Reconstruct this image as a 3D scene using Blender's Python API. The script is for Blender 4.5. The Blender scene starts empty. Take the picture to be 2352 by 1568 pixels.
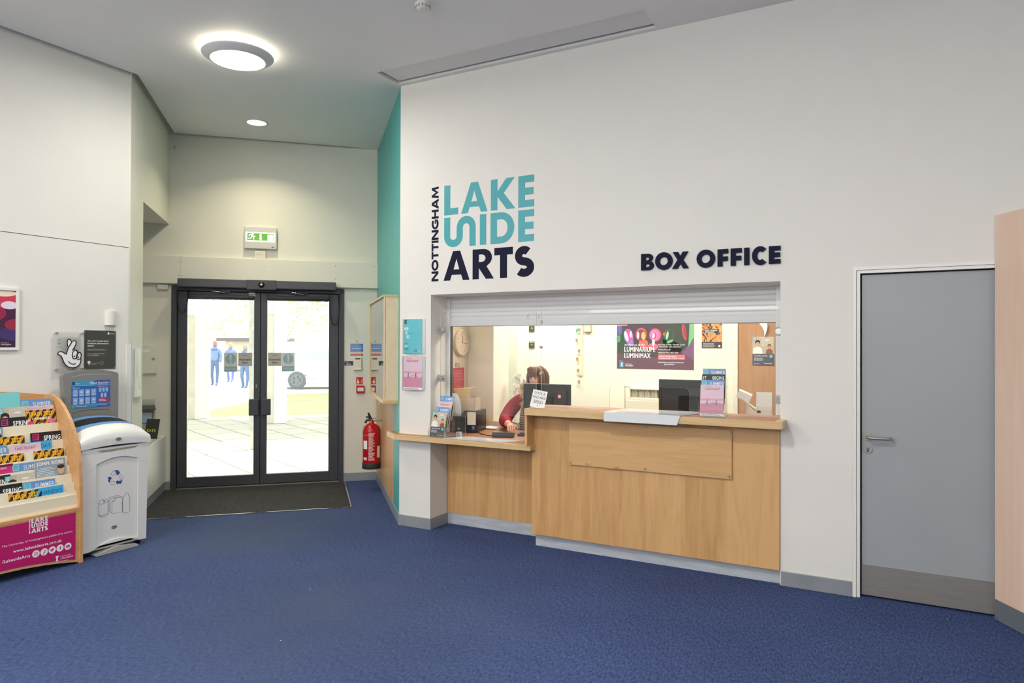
import bpy, math, random
from math import sin, cos, pi, sqrt, atan2, radians as rad
from mathutils import Vector as V, Matrix
from mathutils.geometry import tessellate_polygon
random.seed(7)
SC = bpy.context.scene
COL = SC.collection
S = sqrt(.5)

# ------------------------------------------------------------------ camera
F = 1606.0; PITCH = 0.00532; ROLL = 0.003187; YAW = rad(28.74); EYE = V((0, 0, 1.60))
fwd = V((-sin(YAW)*cos(PITCH), cos(YAW)*cos(PITCH), sin(PITCH)))
r0 = V((cos(YAW), sin(YAW), 0)); u0 = r0.cross(fwd)
rgt = r0*cos(ROLL) + u0*sin(ROLL); upv = u0*cos(ROLL) - r0*sin(ROLL)
cam = bpy.data.cameras.new('camera'); camo = bpy.data.objects.new('camera', cam); COL.objects.link(camo)
cam.sensor_width = 36.0; cam.lens = F/2352*36.0; cam.clip_start = .05; cam.clip_end = 300
M = Matrix((rgt, upv, -fwd)).transposed().to_4x4(); M.translation = EYE
camo.matrix_world = M
SC.camera = camo

# ------------------------------------------------------------------ light
world = bpy.data.worlds.new('sky'); SC.world = world; world.use_nodes = True
wn = world.node_tree.nodes; wl = world.node_tree.links
sky = wn.new('ShaderNodeTexSky'); sky.sky_type = 'HOSEK_WILKIE'; sky.turbidity = 4.0; sky.ground_albedo = .5
sky.sun_direction = V((.35, .3, .75)).normalized()
wmix = wn.new('ShaderNodeMixRGB'); wmix.inputs[0].default_value = .75; wmix.inputs[2].default_value = (1.0, 1.0, 1.0, 1)
wl.new(sky.outputs[0], wmix.inputs[1]); wl.new(wmix.outputs[0], wn['Background'].inputs[0])
wn['Background'].inputs[1].default_value = 2.7

def light(kind, name, loc, power, size=.5, size_y=None, color=(1, 1, 1), aim=None, spread=None, shape=None):
    l = bpy.data.lights.new(name, kind); l.energy = power; l.color = color
    if kind == 'AREA':
        l.shape = shape or ('RECTANGLE' if size_y else 'DISK'); l.size = size
        if size_y: l.size_y = size_y
        if spread: l.spread = spread
    o = bpy.data.objects.new(name, l); COL.objects.link(o); o.location = loc
    if aim is not None:
        o.rotation_euler = (V(aim)-V(loc)).to_track_quat('-Z', 'Y').to_euler()
    return o
sun = light('SUN', 'sun', (-8, 20, 12), 4.2, color=(1, .97, .9), aim=(-8.7, 17.0, 0)); sun.data.angle = rad(2)
# added area light that fills the room from high behind the camera
light('AREA', 'rear_fill_light', (-2.3, -3.9, 3.0), 130, 7.6, 1.4, (1.0, .985, .95), aim=(-2.2, 4.6, 2.4))
# unseen ceiling lights added to brighten the foyer, behind and beside the camera
for i, (x, y, w) in enumerate([(-1.7, 1.2, 62), (1.9, 2.2, 14), (-4.4, .4, 46), (1.6, -1.4, 14), (-1.9, -2.0, 20)]):
    light('AREA', 'foyer_fill_light', (x, y, 3.80), w, .36, None, (1.0, .955, .87), aim=(x, y, 0))
# the ceiling lamp and downlight the photograph shows
LAMP = (-4.52, 3.76); DOWN = (-5.82, 5.08)
light('AREA', 'lamp_light', (LAMP[0], LAMP[1], 3.815), 20, .40, None, (1.0, .95, .84), aim=(LAMP[0], LAMP[1], 0))
light('AREA', 'downlight_light', (DOWN[0], DOWN[1], 3.875), 8.5, .13, None, (1.0, .88, .60), aim=(DOWN[0], DOWN[1], 0), spread=rad(125))
# unseen overhead lights added to brighten the box office
light('AREA', 'office_fill_light', (-3.75, 6.85, 2.60), 22, .8, .3, (1.0, .95, .84), aim=(-3.75, 6.85, 0))
light('AREA', 'office_fill_light', (-2.3, 6.35, 2.62), 30, 1.5, .3, (1.0, .95, .84), aim=(-2.3, 6.35, 0))
light('AREA', 'office_fill_light', (-1.2, 6.2, 2.62), 12, 1.0, .3, (1.0, .95, .84), aim=(-1.2, 6.2, 0))

vs = SC.view_settings
vs.view_transform = 'Standard'; vs.look = 'None'; vs.gamma = 1; vs.use_curve_mapping = False
vs.exposure = 0.54
SC.cycles.transparent_max_bounces = 24
SC.cycles.max_bounces = 8; SC.cycles.diffuse_bounces = 4; SC.cycles.glossy_bounces = 3

# ------------------------------------------------------------------ pixel -> surface helpers
def ray(px, py): return fwd + rgt*((px-1176)/F) - upv*((py-784)/F)
def on(px, py, n, d):
    v = ray(px, py); n = V(n); return EYE + v*((d-n.dot(EYE))/n.dot(v))
def fl(px, py, z=0): return on(px, py, (0, 0, 1), z)
def bo(px, py, y=4.98): p = on(px, py, (0, 1, 0), y); return p.x, p.z          # box office planes
def lw(px, py, x=-5.77): p = on(px, py, (1, 0, 0), x); return p.y, p.z          # left wall planes
def dw(px, py, q=8.42): p = on(px, py, (-S, S, 0), q); return (p.x+p.y)*S, p.z  # entrance wall planes
def tw(px, py, pp=.79): p = on(px, py, (S, S, 0), pp); return -(p.y-p.x)*S, p.z # teal wall: a = -q
def PQ(p, q, z=0): return V(((p-q)*S, (p+q)*S, z))

def frame(a, b, c): return Matrix((V(a), V(b), V(c))).transposed().to_4x4()
WF = Matrix.Identity(4)
BO = frame((1, 0, 0), (0, 0, 1), (0, -1, 0))       # a=x b=z c=-y
LW = frame((0, 1, 0), (0, 0, 1), (1, 0, 0))        # a=y b=z c=x
DW = frame((S, S, 0), (0, 0, 1), (S, -S, 0))       # a=p b=z c=-q
TW = frame((S, -S, 0), (0, 0, 1), (-S, -S, 0))     # a=-q b=z c=-p
RW = frame((-S, S, 0), (0, 0, 1), (S, S, 0))       # a=q b=z c=p

# ------------------------------------------------------------------ materials
def lin(c):
    f = lambda v: v/12.92 if v <= .04045 else ((v+.055)/1.055)**2.4
    return tuple(f(x/255.) for x in c[:3]) + (1,)
MATS = {}
def new_mat(name):
    m = bpy.data.materials.new(name); m.use_nodes = True
    return m, m.node_tree.nodes, m.node_tree.links, m.node_tree.nodes['Principled BSDF']
def mat(name, c=(200, 200, 200), rough=.5, metal=0., noise=0., scale=8., bump=0., bscale=120., spec=None, emit=None, estr=0., stretch=(1, 1, 1), c2=None):
    if name in MATS: return MATS[name]
    m, n, l, b = new_mat(name)
    b.inputs['Base Color'].default_value = lin(c); b.inputs['Roughness'].default_value = rough
    b.inputs['Metallic'].default_value = metal
    if spec is not None: b.inputs['Specular IOR Level'].default_value = spec
    if noise or c2 or bump:
        tc = n.new('ShaderNodeTexCoord'); mp = n.new('ShaderNodeMapping'); mp.inputs['Scale'].default_value = stretch
        l.new(tc.outputs['Object'], mp.inputs['Vector'])
    if noise or c2:
        t = n.new('ShaderNodeTexNoise'); t.inputs['Scale'].default_value = scale; t.inputs['Detail'].default_value = 5
        l.new(mp.outputs[0], t.inputs['Vector'])
        r = n.new('ShaderNodeValToRGB'); a = lin(c)
        k = noise
        lo = lin(c2) if c2 else tuple(x*(1-k) for x in a[:3])+(1,)
        hi = a if c2 else tuple(min(1, x*(1+k)) for x in a[:3])+(1,)
        r.color_ramp.elements[0].color = lo; r.color_ramp.elements[1].color = hi
        r.color_ramp.elements[0].position = .3; r.color_ramp.elements[1].position = .7
        l.new(t.outputs[0], r.inputs[0]); l.new(r.outputs[0], b.inputs['Base Color'])
    if bump:
        t2 = n.new('ShaderNodeTexNoise'); t2.inputs['Scale'].default_value = bscale; t2.inputs['Detail'].default_value = 3
        l.new(mp.outputs[0], t2.inputs['Vector'])
        bp = n.new('ShaderNodeBump'); bp.inputs['Strength'].default_value = bump; bp.inputs['Distance'].default_value = .004
        l.new(t2.outputs[0], bp.inputs['Height']); l.new(bp.outputs[0], b.inputs['Normal'])
    if emit:
        b.inputs['Emission Color'].default_value = lin(emit); b.inputs['Emission Strength'].default_value = estr
    MATS[name] = m; return m
def ink(c, rough=.45):
    return mat('ink_%02x%02x%02x' % tuple(int(x) for x in c), c, rough)
def wood(name, light_, dark, vertical=True, scale=1.0, rough=.38, plank=0., fine=60):
    if name in MATS: return MATS[name]
    m, n, l, b = new_mat(name)
    tc = n.new('ShaderNodeTexCoord'); mp = n.new('ShaderNodeMapping')
    mp.inputs['Scale'].default_value = vertical if isinstance(vertical, tuple) else ((9*scale, .8*scale, 9*scale) if vertical else (.8*scale, 9*scale, 9*scale))
    l.new(tc.outputs['Object'], mp.inputs['Vector'])
    t = n.new('ShaderNodeTexNoise'); t.inputs['Scale'].default_value = 1.6; t.inputs['Detail'].default_value = 6; t.inputs['Distortion'].default_value = .9
    l.new(mp.outputs[0], t.inputs['Vector'])
    t2 = n.new('ShaderNodeTexNoise'); t2.inputs['Scale'].default_value = 9; t2.inputs['Detail'].default_value = 3
    l.new(mp.outputs[0], t2.inputs['Vector'])
    ad = n.new('ShaderNodeMath'); ad.operation = 'MULTIPLY_ADD'; ad.inputs[1].default_value = .35
    l.new(t2.outputs[0], ad.inputs[0]); l.new(t.outputs[0], ad.inputs[2])
    src = ad.outputs[0]
    if plank:
        sx = n.new('ShaderNodeSeparateXYZ'); l.new(tc.outputs['Object'], sx.inputs[0])
        dv = n.new('ShaderNodeMath'); dv.operation = 'DIVIDE'; dv.inputs[1].default_value = plank; l.new(sx.outputs[0], dv.inputs[0])
        fr = n.new('ShaderNodeMath'); fr.operation = 'FLOOR'; l.new(dv.outputs[0], fr.inputs[0])
        wnz = n.new('ShaderNodeTexWhiteNoise'); wnz.noise_dimensions = '1D'; l.new(fr.outputs[0], wnz.inputs['W'])
        a2 = n.new('ShaderNodeMath'); a2.operation = 'MULTIPLY_ADD'; a2.inputs[1].default_value = .30
        l.new(wnz.outputs[0], a2.inputs[0]); l.new(src, a2.inputs[2]); src = a2.outputs[0]
    r = n.new('ShaderNodeValToRGB'); r.color_ramp.elements[0].color = lin(dark); r.color_ramp.elements[1].color = lin(light_)
    r.color_ramp.elements[0].position = .38; r.color_ramp.elements[1].position = .98 if plank else .88
    l.new(src, r.inputs[0]); l.new(r.outputs[0], b.inputs['Base Color'])
    b.inputs['Roughness'].default_value = rough
    MATS[name] = m; return m
def glass(name, tint=(255, 255, 255), refl=.06, rough=.0, solid=0., scol=(255, 255, 255)):
    """thin clear sheet: see-through with a Fresnel reflection"""
    if name in MATS: return MATS[name]
    m, n, l, b = new_mat(name); out = n['Material Output']; n.remove(b)
    tr = n.new('ShaderNodeBsdfTransparent'); tr.inputs[0].default_value = lin(tint)
    gl = n.new('ShaderNodeBsdfGlossy'); gl.inputs['Roughness'].default_value = rough
    lwt = n.new('ShaderNodeFresnel'); lwt.inputs[0].default_value = 1.45
    mul = n.new('ShaderNodeMath'); mul.operation = 'MULTIPLY'; mul.inputs[1].default_value = refl/.04
    l.new(lwt.outputs[0], mul.inputs[0]); mul.use_clamp = True
    mx = n.new('ShaderNodeMixShader'); l.new(mul.outputs[0], mx.inputs[0]); l.new(tr.outputs[0], mx.inputs[1]); l.new(gl.outputs[0], mx.inputs[2])
    last = mx
    if solid:
        df = n.new('ShaderNodeBsdfDiffuse'); df.inputs[0].default_value = lin(scol)
        m2 = n.new('ShaderNodeMixShader'); m2.inputs[0].default_value = solid
        l.new(mx.outputs[0], m2.inputs[1]); l.new(df.outputs[0], m2.inputs[2]); last = m2
    l.new(last.outputs[0], out.inputs[0])
    MATS[name] = m; return m

# ------------------------------------------------------------------ mesh builder
TXT = {}
def text_mesh(s, bold):
    k = (s, bold)
    if k in TXT: return TXT[k]
    c = bpy.data.curves.new('t', 'FONT'); c.body = s; c.size = 1; c.resolution_u = 3; c.offset = bold*.7; c.space_character = 1+bold*3.5; c.fill_mode = 'FRONT'
    o = bpy.data.objects.new('t', c); COL.objects.link(o)
    dg = bpy.context.evaluated_depsgraph_get(); me = o.evaluated_get(dg).to_mesh()
    vs_ = [(v.co.x, v.co.y) for v in me.vertices]; fs = [tuple(p.vertices) for p in me.polygons]
    o.evaluated_get(dg).to_mesh_clear(); bpy.data.objects.remove(o); bpy.data.curves.remove(c)
    if not vs_: vs_ = [(0, 0)]
    x0 = min(v[0] for v in vs_); x1 = max(v[0] for v in vs_)
    TXT[k] = (vs_, fs, x0, x1); return TXT[k]

def stroke_poly(pts, t, closed=False):
    n = len(pts); L = []; R = []
    for i in range(n):
        a = pts[max(i-1, 0)]; b = pts[min(i+1, n-1)]
        if closed: a = pts[(i-1) % n]; b = pts[(i+1) % n]
        dx, dy = b[0]-a[0], b[1]-a[1]; d = sqrt(dx*dx+dy*dy) or 1
        nx, ny = -dy/d*t/2, dx/d*t/2
        L.append((pts[i][0]+nx, pts[i][1]+ny)); R.append((pts[i][0]-nx, pts[i][1]-ny))
    return L, R
def arc(cx, cy, rx, ry, a0, a1, n=14):
    return [(cx+rx*cos(rad(a0+(a1-a0)*i/n)), cy+ry*sin(rad(a0+(a1-a0)*i/n))) for i in range(n+1)]

class MB:
    def __init__(s): s.v = []; s.f = []; s.m = []; s.mats = []; s.smooth = []; s.k = 0
    def up(s): s.k += 1; return s.k*6e-6      # printed shapes lie in thin layers, later ones on top
    def mi(s, m):
        if m not in s.mats: s.mats.append(m)
        return s.mats.index(m)
    def add(s, vs_, fs, m, smooth=False):
        o = len(s.v); s.v += [tuple(v) for v in vs_]; k = s.mi(m)
        for f in fs: s.f.append(tuple(i+o for i in f)); s.m.append(k); s.smooth.append(smooth)
        return s
    def box(s, a0, b0, c0, a1, b1, c1, m):
        a0, a1 = sorted((a0, a1)); b0, b1 = sorted((b0, b1)); c0, c1 = sorted((c0, c1))
        vs_ = [(a, b, c) for a in (a0, a1) for b in (b0, b1) for c in (c0, c1)]
        return s.add(vs_, [(0, 1, 3, 2), (4, 6, 7, 5), (0, 4, 5, 1), (2, 3, 7, 6), (0, 2, 6, 4), (1, 5, 7, 3)], m)
    def hexa(s, p8, m):  # bottom 4, top 4 in order
        return s.add(p8, [(3, 2, 1, 0), (4, 5, 6, 7), (0, 1, 5, 4), (1, 2, 6, 5), (2, 3, 7, 6), (3, 0, 4, 7)], m)
    def poly(s, loops, h0, h1, m, axis='c', side=None):
        """extrude 2-D loops (outer, holes...) between h0 and h1 along axis"""
        if not isinstance(loops[0][0], (tuple, list)): loops = [loops]
        flat = [p for lp in loops for p in lp]
        tri = tessellate_polygon([[V((p[0], p[1], 0)) for p in lp] for lp in loops])
        def P(p, h):
            return {'c': (p[0], p[1], h), 'b': (p[0], h, p[1]), 'a': (h, p[0], p[1])}[axis]
        n = len(flat)
        def area(t): a, b, c = (flat[i] for i in t); return (b[0]-a[0])*(c[1]-a[1])-(b[1]-a[1])*(c[0]-a[0])
        tri = [t if area(t) > 0 else (t[0], t[2], t[1]) for t in tri if abs(area(t)) > 1e-12]
        if h1 == h0:
            h0 += s.up(); s.add([P(p, h0) for p in flat], tri, m); return s
        flip = (h1 < h0) != (axis == 'b')
        top = [tuple(reversed(t)) if flip else tuple(t) for t in tri]
        bot = [tuple(reversed(t)) for t in top]
        vs_ = [P(p, h0) for p in flat] + [P(p, h1) for p in flat]
        s.add(vs_, [tuple(i+n for i in t) for t in top] + bot, m)
        o = 0; sd = []
        for li, lp in enumerate(loops):
            k = len(lp); ar = sum(lp[i][0]*lp[(i+1) % k][1]-lp[(i+1) % k][0]*lp[i][1] for i in range(k))
            for i in range(k):
                j = (i+1) % k; q = (o+i, o+j, o+j+n, o+i+n)
                if ((ar < 0) != (li > 0)) != flip: q = tuple(reversed(q))
                sd.append(q)
            o += k
        s.add(vs_, sd, side or m); return s
    def rect(s, a0, b0, a1, b1, c, m):
        c += s.up()
        return s.add([(a0, b0, c), (a1, b0, c), (a1, b1, c), (a0, b1, c)], [(0, 1, 2, 3)], m)
    def disc(s, a, b, ra, c, m, rb=None, n=20):
        rb = rb or ra; c += s.up()
        return s.add([(a+ra*cos(2*pi*i/n), b+rb*sin(2*pi*i/n), c) for i in range(n)], [tuple(range(n))], m)
    def line(s, pts, t, c, m, closed=False):
        L, R = stroke_poly(pts, t, closed); n = len(pts); c += s.up()
        fs = [(i, i+1, n+i+1, n+i)[::-1] for i in range(n-1)]
        if closed: fs.append((n-1, 0, n, 2*n-1)[::-1])
        return s.add([(p[0], p[1], c) for p in L+R], fs, m)
    def text(s, t, a, b, h, c, m, w=None, bold=0., rot=0., align='l', squeeze=1., mirror=False):
        """b = baseline, h = cap height; w = exact width"""
        vs_, fs, x0, x1 = text_mesh(t, bold); k = h/.73; kx = k*squeeze; c += s.up()
        if w: kx = w/max(x1-x0, 1e-6)
        wd = (x1-x0)*kx; off = {'l': 0, 'c': -wd/2, 'r': -wd}[align]
        cr, sr = cos(rot), sin(rot); out = []
        for x, y in vs_:
            X = (x-x0)*kx+off; Y = y*k
            if mirror: X = wd+2*off-X
            out.append((a+X*cr-Y*sr, b+X*sr+Y*cr, c))
        if mirror: fs = [tuple(reversed(f)) for f in fs]
        return s.add(out, fs, m)
    def scribble(s, a0, b0, a1, b1, rows, c, m, fill=.5, seed=1):
        """rows of small unreadable print"""
        rn = random.Random(seed); dh = (b1-b0)/rows
        for i in range(rows):
            y = b1-(i+.5)*dh; x = a0
            end = a1-(a1-a0)*rn.random()*.3
            while x < end:
                w = (a1-a0)*(.04+.1*rn.random()); w = min(w, end-x+.0001)
                s.rect(x, y-dh*fill/2, x+w, y+dh*fill/2, c, m); x += w+(a1-a0)*.018
        return s
    def cyl(s, p0, p1, r, m, n=14, r1=None, caps=True, smooth=True):
        p0 = V(p0); p1 = V(p1); d = (p1-p0).normalized(); r1 = r if r1 is None else r1
        x = d.orthogonal().normalized(); y = d.cross(x)
        vs_ = [p0+(x*cos(2*pi*i/n)+y*sin(2*pi*i/n))*r for i in range(n)]+[p1+(x*cos(2*pi*i/n)+y*sin(2*pi*i/n))*r1 for i in range(n)]
        s.add(vs_, [(i, (i+1) % n, n+(i+1) % n, n+i) for i in range(n)], m, smooth)
        if caps: s.add(vs_, [tuple(range(n))[::-1], tuple(range(n, 2*n))], m)
        return s
    def tube(s, pts, r, m, n=8, closed=False):
        pts = [V(p) for p in pts]; k = len(pts); rings = []; x = None
        for i, p in enumerate(pts):
            a = pts[(i-1) % k] if closed or i else pts[i]; b = pts[(i+1) % k] if closed or i < k-1 else pts[i]
            d = (b-a).normalized()
            x = d.orthogonal().normalized() if x is None else (x-d*x.dot(d)).normalized()
            y = d.cross(x); rr = r[i] if isinstance(r, (list, tuple)) else r
            rings.append([p+(x*cos(2*pi*j/n)+y*sin(2*pi*j/n))*rr for j in range(n)])
        vs_ = [v for g in rings for v in g]; fs = []
        for i in range(k if closed else k-1):
            i2 = (i+1) % k
            for j in range(n): fs.append((i*n+j, i*n+(j+1) % n, i2*n+(j+1) % n, i2*n+j))
        s.add(vs_, fs, m, True)
        if not closed: s.add(vs_, [tuple(range(n))[::-1], tuple(range((k-1)*n, k*n))], m)
        return s
    def lathe(s, prof, o, m, n=24, axis=(0, 0, 1), smooth=True, sx=1., sy=1.):
        """prof = [(r, h)...] about axis through o"""
        o = V(o); d = V(axis).normalized()
        x = V((1, 0, 0)) if abs(d.z) > .9 else d.orthogonal().normalized(); y = d.cross(x)
        vs_ = [o+(x*cos(2*pi*i/n)*sx+y*sin(2*pi*i/n)*sy)*r+d*h for r, h in prof for i in range(n)]
        fs = [(k*n+i, k*n+(i+1) % n, (k+1)*n+(i+1) % n, (k+1)*n+i) for k in range(len(prof)-1) for i in range(n)]
        return s.add(vs_, fs, m, smooth)
    def grid(s, fn, nu, nv, m, smooth=True, mf=None):
        vs_ = [fn(i/nu, j/nv) for j in range(nv+1) for i in range(nu+1)]; o = len(s.v); s.v += [tuple(v) for v in vs_]
        for j in range(nv):
            for i in range(nu):
                a = o+j*(nu+1)+i
                s.f.append((a, a+1, a+nu+2, a+nu+1)); s.m.append(s.mi(mf(i/nu, j/nv) if mf else m)); s.smooth.append(smooth)
        return s
    def build(s, name, origin, bev=0., seg=2, sub=0):
        me = bpy.data.meshes.new(name)
        ox, oy, oz = origin
        me.from_pydata([(v[0]-ox, v[1]-oy, v[2]-oz) for v in s.v], [], s.f)
        for m in s.mats: me.materials.append(m)
        me.polygons.foreach_set('material_index', s.m); me.polygons.foreach_set('use_smooth', s.smooth)
        me.update()
        o = bpy.data.objects.new(name, me); COL.objects.link(o)
        if bev:
            b = o.modifiers.new('bevel', 'BEVEL'); b.width = bev; b.segments = seg; b.limit_method = 'ANGLE'; b.angle_limit = rad(40); b.use_clamp_overlap = True
        if sub:
            b = o.modifiers.new('sub', 'SUBSURF'); b.levels = sub; b.render_levels = sub
        return o

def tag(o, label=None, cat=None, group=None, kind=None):
    if label: o['label'] = label
    if cat: o['category'] = cat
    if group: o['group'] = group
    if kind: o['kind'] = kind
    return o
class Thing:
    """an Empty at the thing's base that parents its parts; builder coordinates are the frame's"""
    def __init__(s, name, label, cat, fr=WF, origin=(0, 0, 0), group=None, kind=None):
        s.o = bpy.data.objects.new(name, None); COL.objects.link(s.o); s.o.empty_display_size = .1
        s.origin = origin; s.o.matrix_world = fr @ Matrix.Translation(V(origin))
        tag(s.o, label, cat, group, kind)
    def part(s, name, mb, parent=None, label=None, bev=0., seg=2, sub=0, kind=None):
        o = mb.build(name, s.origin, bev, seg, sub); o.parent = parent or s.o
        if label: o['label'] = label
        if kind: o['kind'] = kind
        return o
def solo(name, mb, label, cat, fr=WF, origin=(0, 0, 0), group=None, bev=0., seg=2, sub=0, kind=None):
    o = mb.build(name, origin, bev, seg, sub); o.matrix_world = fr @ Matrix.Translation(V(origin))
    return tag(o, label, cat, group, kind)
def struct(name, mb, fr=WF, bev=0., parent=None, origin=(0, 0, 0)):
    o = mb.build(name, origin, bev); o.matrix_world = fr @ Matrix.Translation(V(origin))
    if parent: o.parent = parent
    else: o['kind'] = 'structure'
    return o
def copy_thing(root, M_, label=None, group=None):
    r = root.copy(); COL.objects.link(r); r.matrix_world = M_
    if label: r['label'] = label
    if group: r['group'] = group
    for ch in list(root.children):
        c = ch.copy(); COL.objects.link(c); c.parent = r
        for g in list(ch.children):
            d = g.copy(); COL.objects.link(d); d.parent = c
    return r

# ------------------------------------------------------------------ geometric sans lettering for the wall signs
def glyph(ch, w, h, t):
    """shapes [[outer, hole..]..] of a bold geometric capital in a w x h box with stem t"""
    sc = lambda pts: [(x*w, y*h) for x, y in pts]
    bar = t*.92
    if ch == 'I': return [[[(0, 0), (t, 0), (t, h), (0, h)]]]
    if ch == 'L': return [[[(0, 0), (w, 0), (w, bar), (t, bar), (t, h), (0, h)]]]
    if ch == 'A': return [[sc([(0, 0), (.255, 0), (.32, .19), (.68, .19), (.75, 0), (1, 0), (.64, 1), (.37, 1)]), sc([(.5, .73), (.61, .37), (.385, .37)])]]
    if ch == 'K': return [[sc([(0, 0), (.27, 0), (.27, .43), (.65, 0), (1, 0), (.53, .53), (.97, 1), (.63, 1), (.27, .6), (.27, 1), (0, 1)])]]
    if ch == 'E':
        m0 = h/2-bar/2; m1 = h/2+bar/2
        return [[[(0, 0), (w, 0), (w, bar), (t, bar), (t, m0), (.96*w, m0), (.96*w, m1), (t, m1), (t, h-bar), (w, h-bar), (w, h), (0, h)]]]
    if ch == 'F':
        m0 = h/2-bar*.75; m1 = m0+bar
        return [[[(0, 0), (t, 0), (t, m0), (.96*w, m0), (.96*w, m1), (t, m1), (t, h-bar), (w, h-bar), (w, h), (0, h)]]]
    if ch == 'T': return [[[(w/2-t/2, 0), (w/2+t/2, 0), (w/2+t/2, h-bar), (w, h-bar), (w, h), (0, h), (0, h-bar), (w/2-t/2, h-bar)]]]
    if ch == 'H': return [[[(0, 0), (t, 0), (t, h/2-bar/2), (w-t, h/2-bar/2), (w-t, 0), (w, 0), (w, h), (w-t, h), (w-t, h/2+bar/2), (t, h/2+bar/2), (t, h), (0, h)]]]
    if ch == 'N': return [[[(0, 0), (t, 0), (t, h*.62), (w-t, 0), (w, 0), (w, h), (w-t, h), (w-t, h*.38), (t, h), (0, h)]]]
    if ch == 'M': return [[[(0, 0), (t*.95, 0), (t*1.25, h*.6), (w/2, 0), (w-t*1.25, h*.6), (w-t*.95, 0), (w, 0), (w-t*.45, h), (w-t*1.4, h), (w/2, h*.42), (t*1.4, h), (t*.45, h)]]]
    if ch == 'X': return [[sc([(0, 0), (.33, 0), (.5, .3), (.67, 0), (1, 0), (.67, .52), (.97, 1), (.65, 1), (.5, .74), (.35, 1), (.03, 1), (.33, .52)])]]
    if ch == 'O': return [[arc(w/2, h/2, w/2, h/2, 0, 353, 40), arc(w/2, h/2, w/2-t, h/2-t, 353, 0, 40)]]
    if ch == 'D': return [[[(0, 0)]+arc(w*.45, h/2, w*.55, h/2, -90, 90, 24)+[(0, h)], list(reversed([(t, bar)]+arc(w*.45, h/2, w*.55-t, h/2-bar, -90, 90, 24)+[(t, h-bar)]))]]
    if ch == 'R':
        o = [(0, 0), (t, 0), (t, .37*h), (.63*w, 0), (w, 0), (.66*w, .42*h)]+arc(.5*w, .71*h, .41*w, .29*h, -55, 90, 16)+[(0, h)]
        return [[o, list(reversed([(t, .57*h)]+arc(.42*w, .695*h, .19*w, .125*h, -90, 90, 12)+[(t, .82*h)]))]]
    if ch == 'B':
        o = [(0, 0)]+arc(.6*w, .28*h, .4*w, .28*h, -90, 75, 14)+arc(.56*w, .76*h, .37*w, .24*h, -65, 90, 14)+[(0, h)]
        h1 = list(reversed([(t, .18*h)]+arc(.52*w, .275*h, .17*w, .095*h, -90, 90, 8)+[(t, .37*h)]))
        h2 = list(reversed([(t, .59*h)]+arc(.5*w, .69*h, .15*w, .095*h, -90, 90, 8)+[(t, .79*h)]))
        return [[o, h1, h2]]
    if ch in 'CG':
        c = arc(w*.55, h/2, w*.55-t/2, h/2-t/2, 46, 314 if ch == 'C' else 330, 34)
        L, R = stroke_poly(c, t); sh = [[L+R[::-1]]]
        if ch == 'G': sh.append([[(w*.55, h*.40), (w*.99, h*.40), (w*.99, h*.57), (w*.55, h*.57)]])
        return sh
    if ch == 'S':
        ry = (h-t)/4; c = arc(.49*w, h-t/2-ry, (.90*w-t)/2, ry, 42, 238, 20)+arc(.5*w, t/2+ry, (w-t)/2, ry, 58, -140, 20)
        L, R = stroke_poly(c, t); return [[L+R[::-1]]]
    if ch == '~':   # the linked U and inverted U of the logo
        r1 = (w-t)/4*1.0; x0 = t/2; x1 = w/2; x2 = w-t/2
        c = [(x0, h), (x0, h*.36)]+arc((x0+x1)/2, h*.36-.0, (x1-x0)/2, h*.36-t/2, 180, 360, 18)[1:]+[(x1, h*.6)]+arc((x1+x2)/2, h*.62, (x2-x1)/2, h*.38-t/2, 180, 0, 18)[1:]+[(x2, 0)]
        L, R = stroke_poly(c, t); return [[L+R[::-1]]]
    return []
def put_glyph(mb, ch, a, b, w, h, t, c0, c1, m, rot=False):
    for shp in glyph(ch, w, h, t):
        lp = [[((a-y, b+x) if rot else (a+x, b+y)) for x, y in l_] for l_ in shp]
        mb.poly(lp, c0, c1, m)

# ================================================================== materials used
WALL = mat('wall_paint', (229, 227, 222), .6, noise=.012, scale=3, bump=.05, bscale=90)
WALLW = mat('wall_paint_dimmed', (220, 218, 206), .6, noise=.015, scale=3, bump=.05, bscale=90)  # same paint as the other walls, the recess's dimness put into its colour
CEIL = mat('ceiling_paint', (236, 235, 232), .7, noise=.01, scale=2)
TEAL = mat('teal_paint', (72, 168, 166), .42, noise=.02, scale=4)
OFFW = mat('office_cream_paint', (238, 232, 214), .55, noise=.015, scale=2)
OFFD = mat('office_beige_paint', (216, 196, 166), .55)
BASE = mat('skirting_grey', (140, 146, 152), .35, noise=.08, scale=6)
WHITE = mat('white_gloss', (232, 232, 228), .3)
WHITEP = mat('white_plastic', (224, 222, 214), .35)
CREAMP = mat('cream_plastic', (226, 220, 200), .4)
ALU = mat('white_aluminium', (226, 227, 229), .35)
STEEL = mat('brushed_steel', (164, 160, 154), .42, metal=.65, noise=.1, scale=5, stretch=(1, 40, 1))
CHROME = mat('chrome', (205, 205, 205), .15, metal=1.)
DARKG = mat('anthracite_powder_coat', (66, 68, 74), .38)
BLACK = mat('black_plastic', (24, 24, 26), .35)
BLACKM = mat('black_matt', (14, 14, 15), .8)
RUBBER = mat('dark_rubber', (32, 32, 32), .7)
MAPLE = wood('maple_veneer', (219, 175, 120), (187, 140, 87), True, 1.0, .36, plank=.29)
MAPLEH = wood('maple_veneer_flat', (220, 178, 124), (200, 154, 100), (.8, 9, 9), .36)
OAKEDGE = wood('oak_lipping', (222, 192, 144), (204, 168, 116), (.8, 9, 9), .35)
TOPWOOD = wood('worn_worktop', (178, 122, 86), (158, 100, 66), (.8, 9, 9), .22)
STANDW = wood('beech_laminate', (212, 166, 116), (194, 144, 94), (9, .9, 9), .35)
DOORW = wood('oak_door_veneer', (190, 146, 106), (174, 126, 84), True, 1.3, .4)
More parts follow.
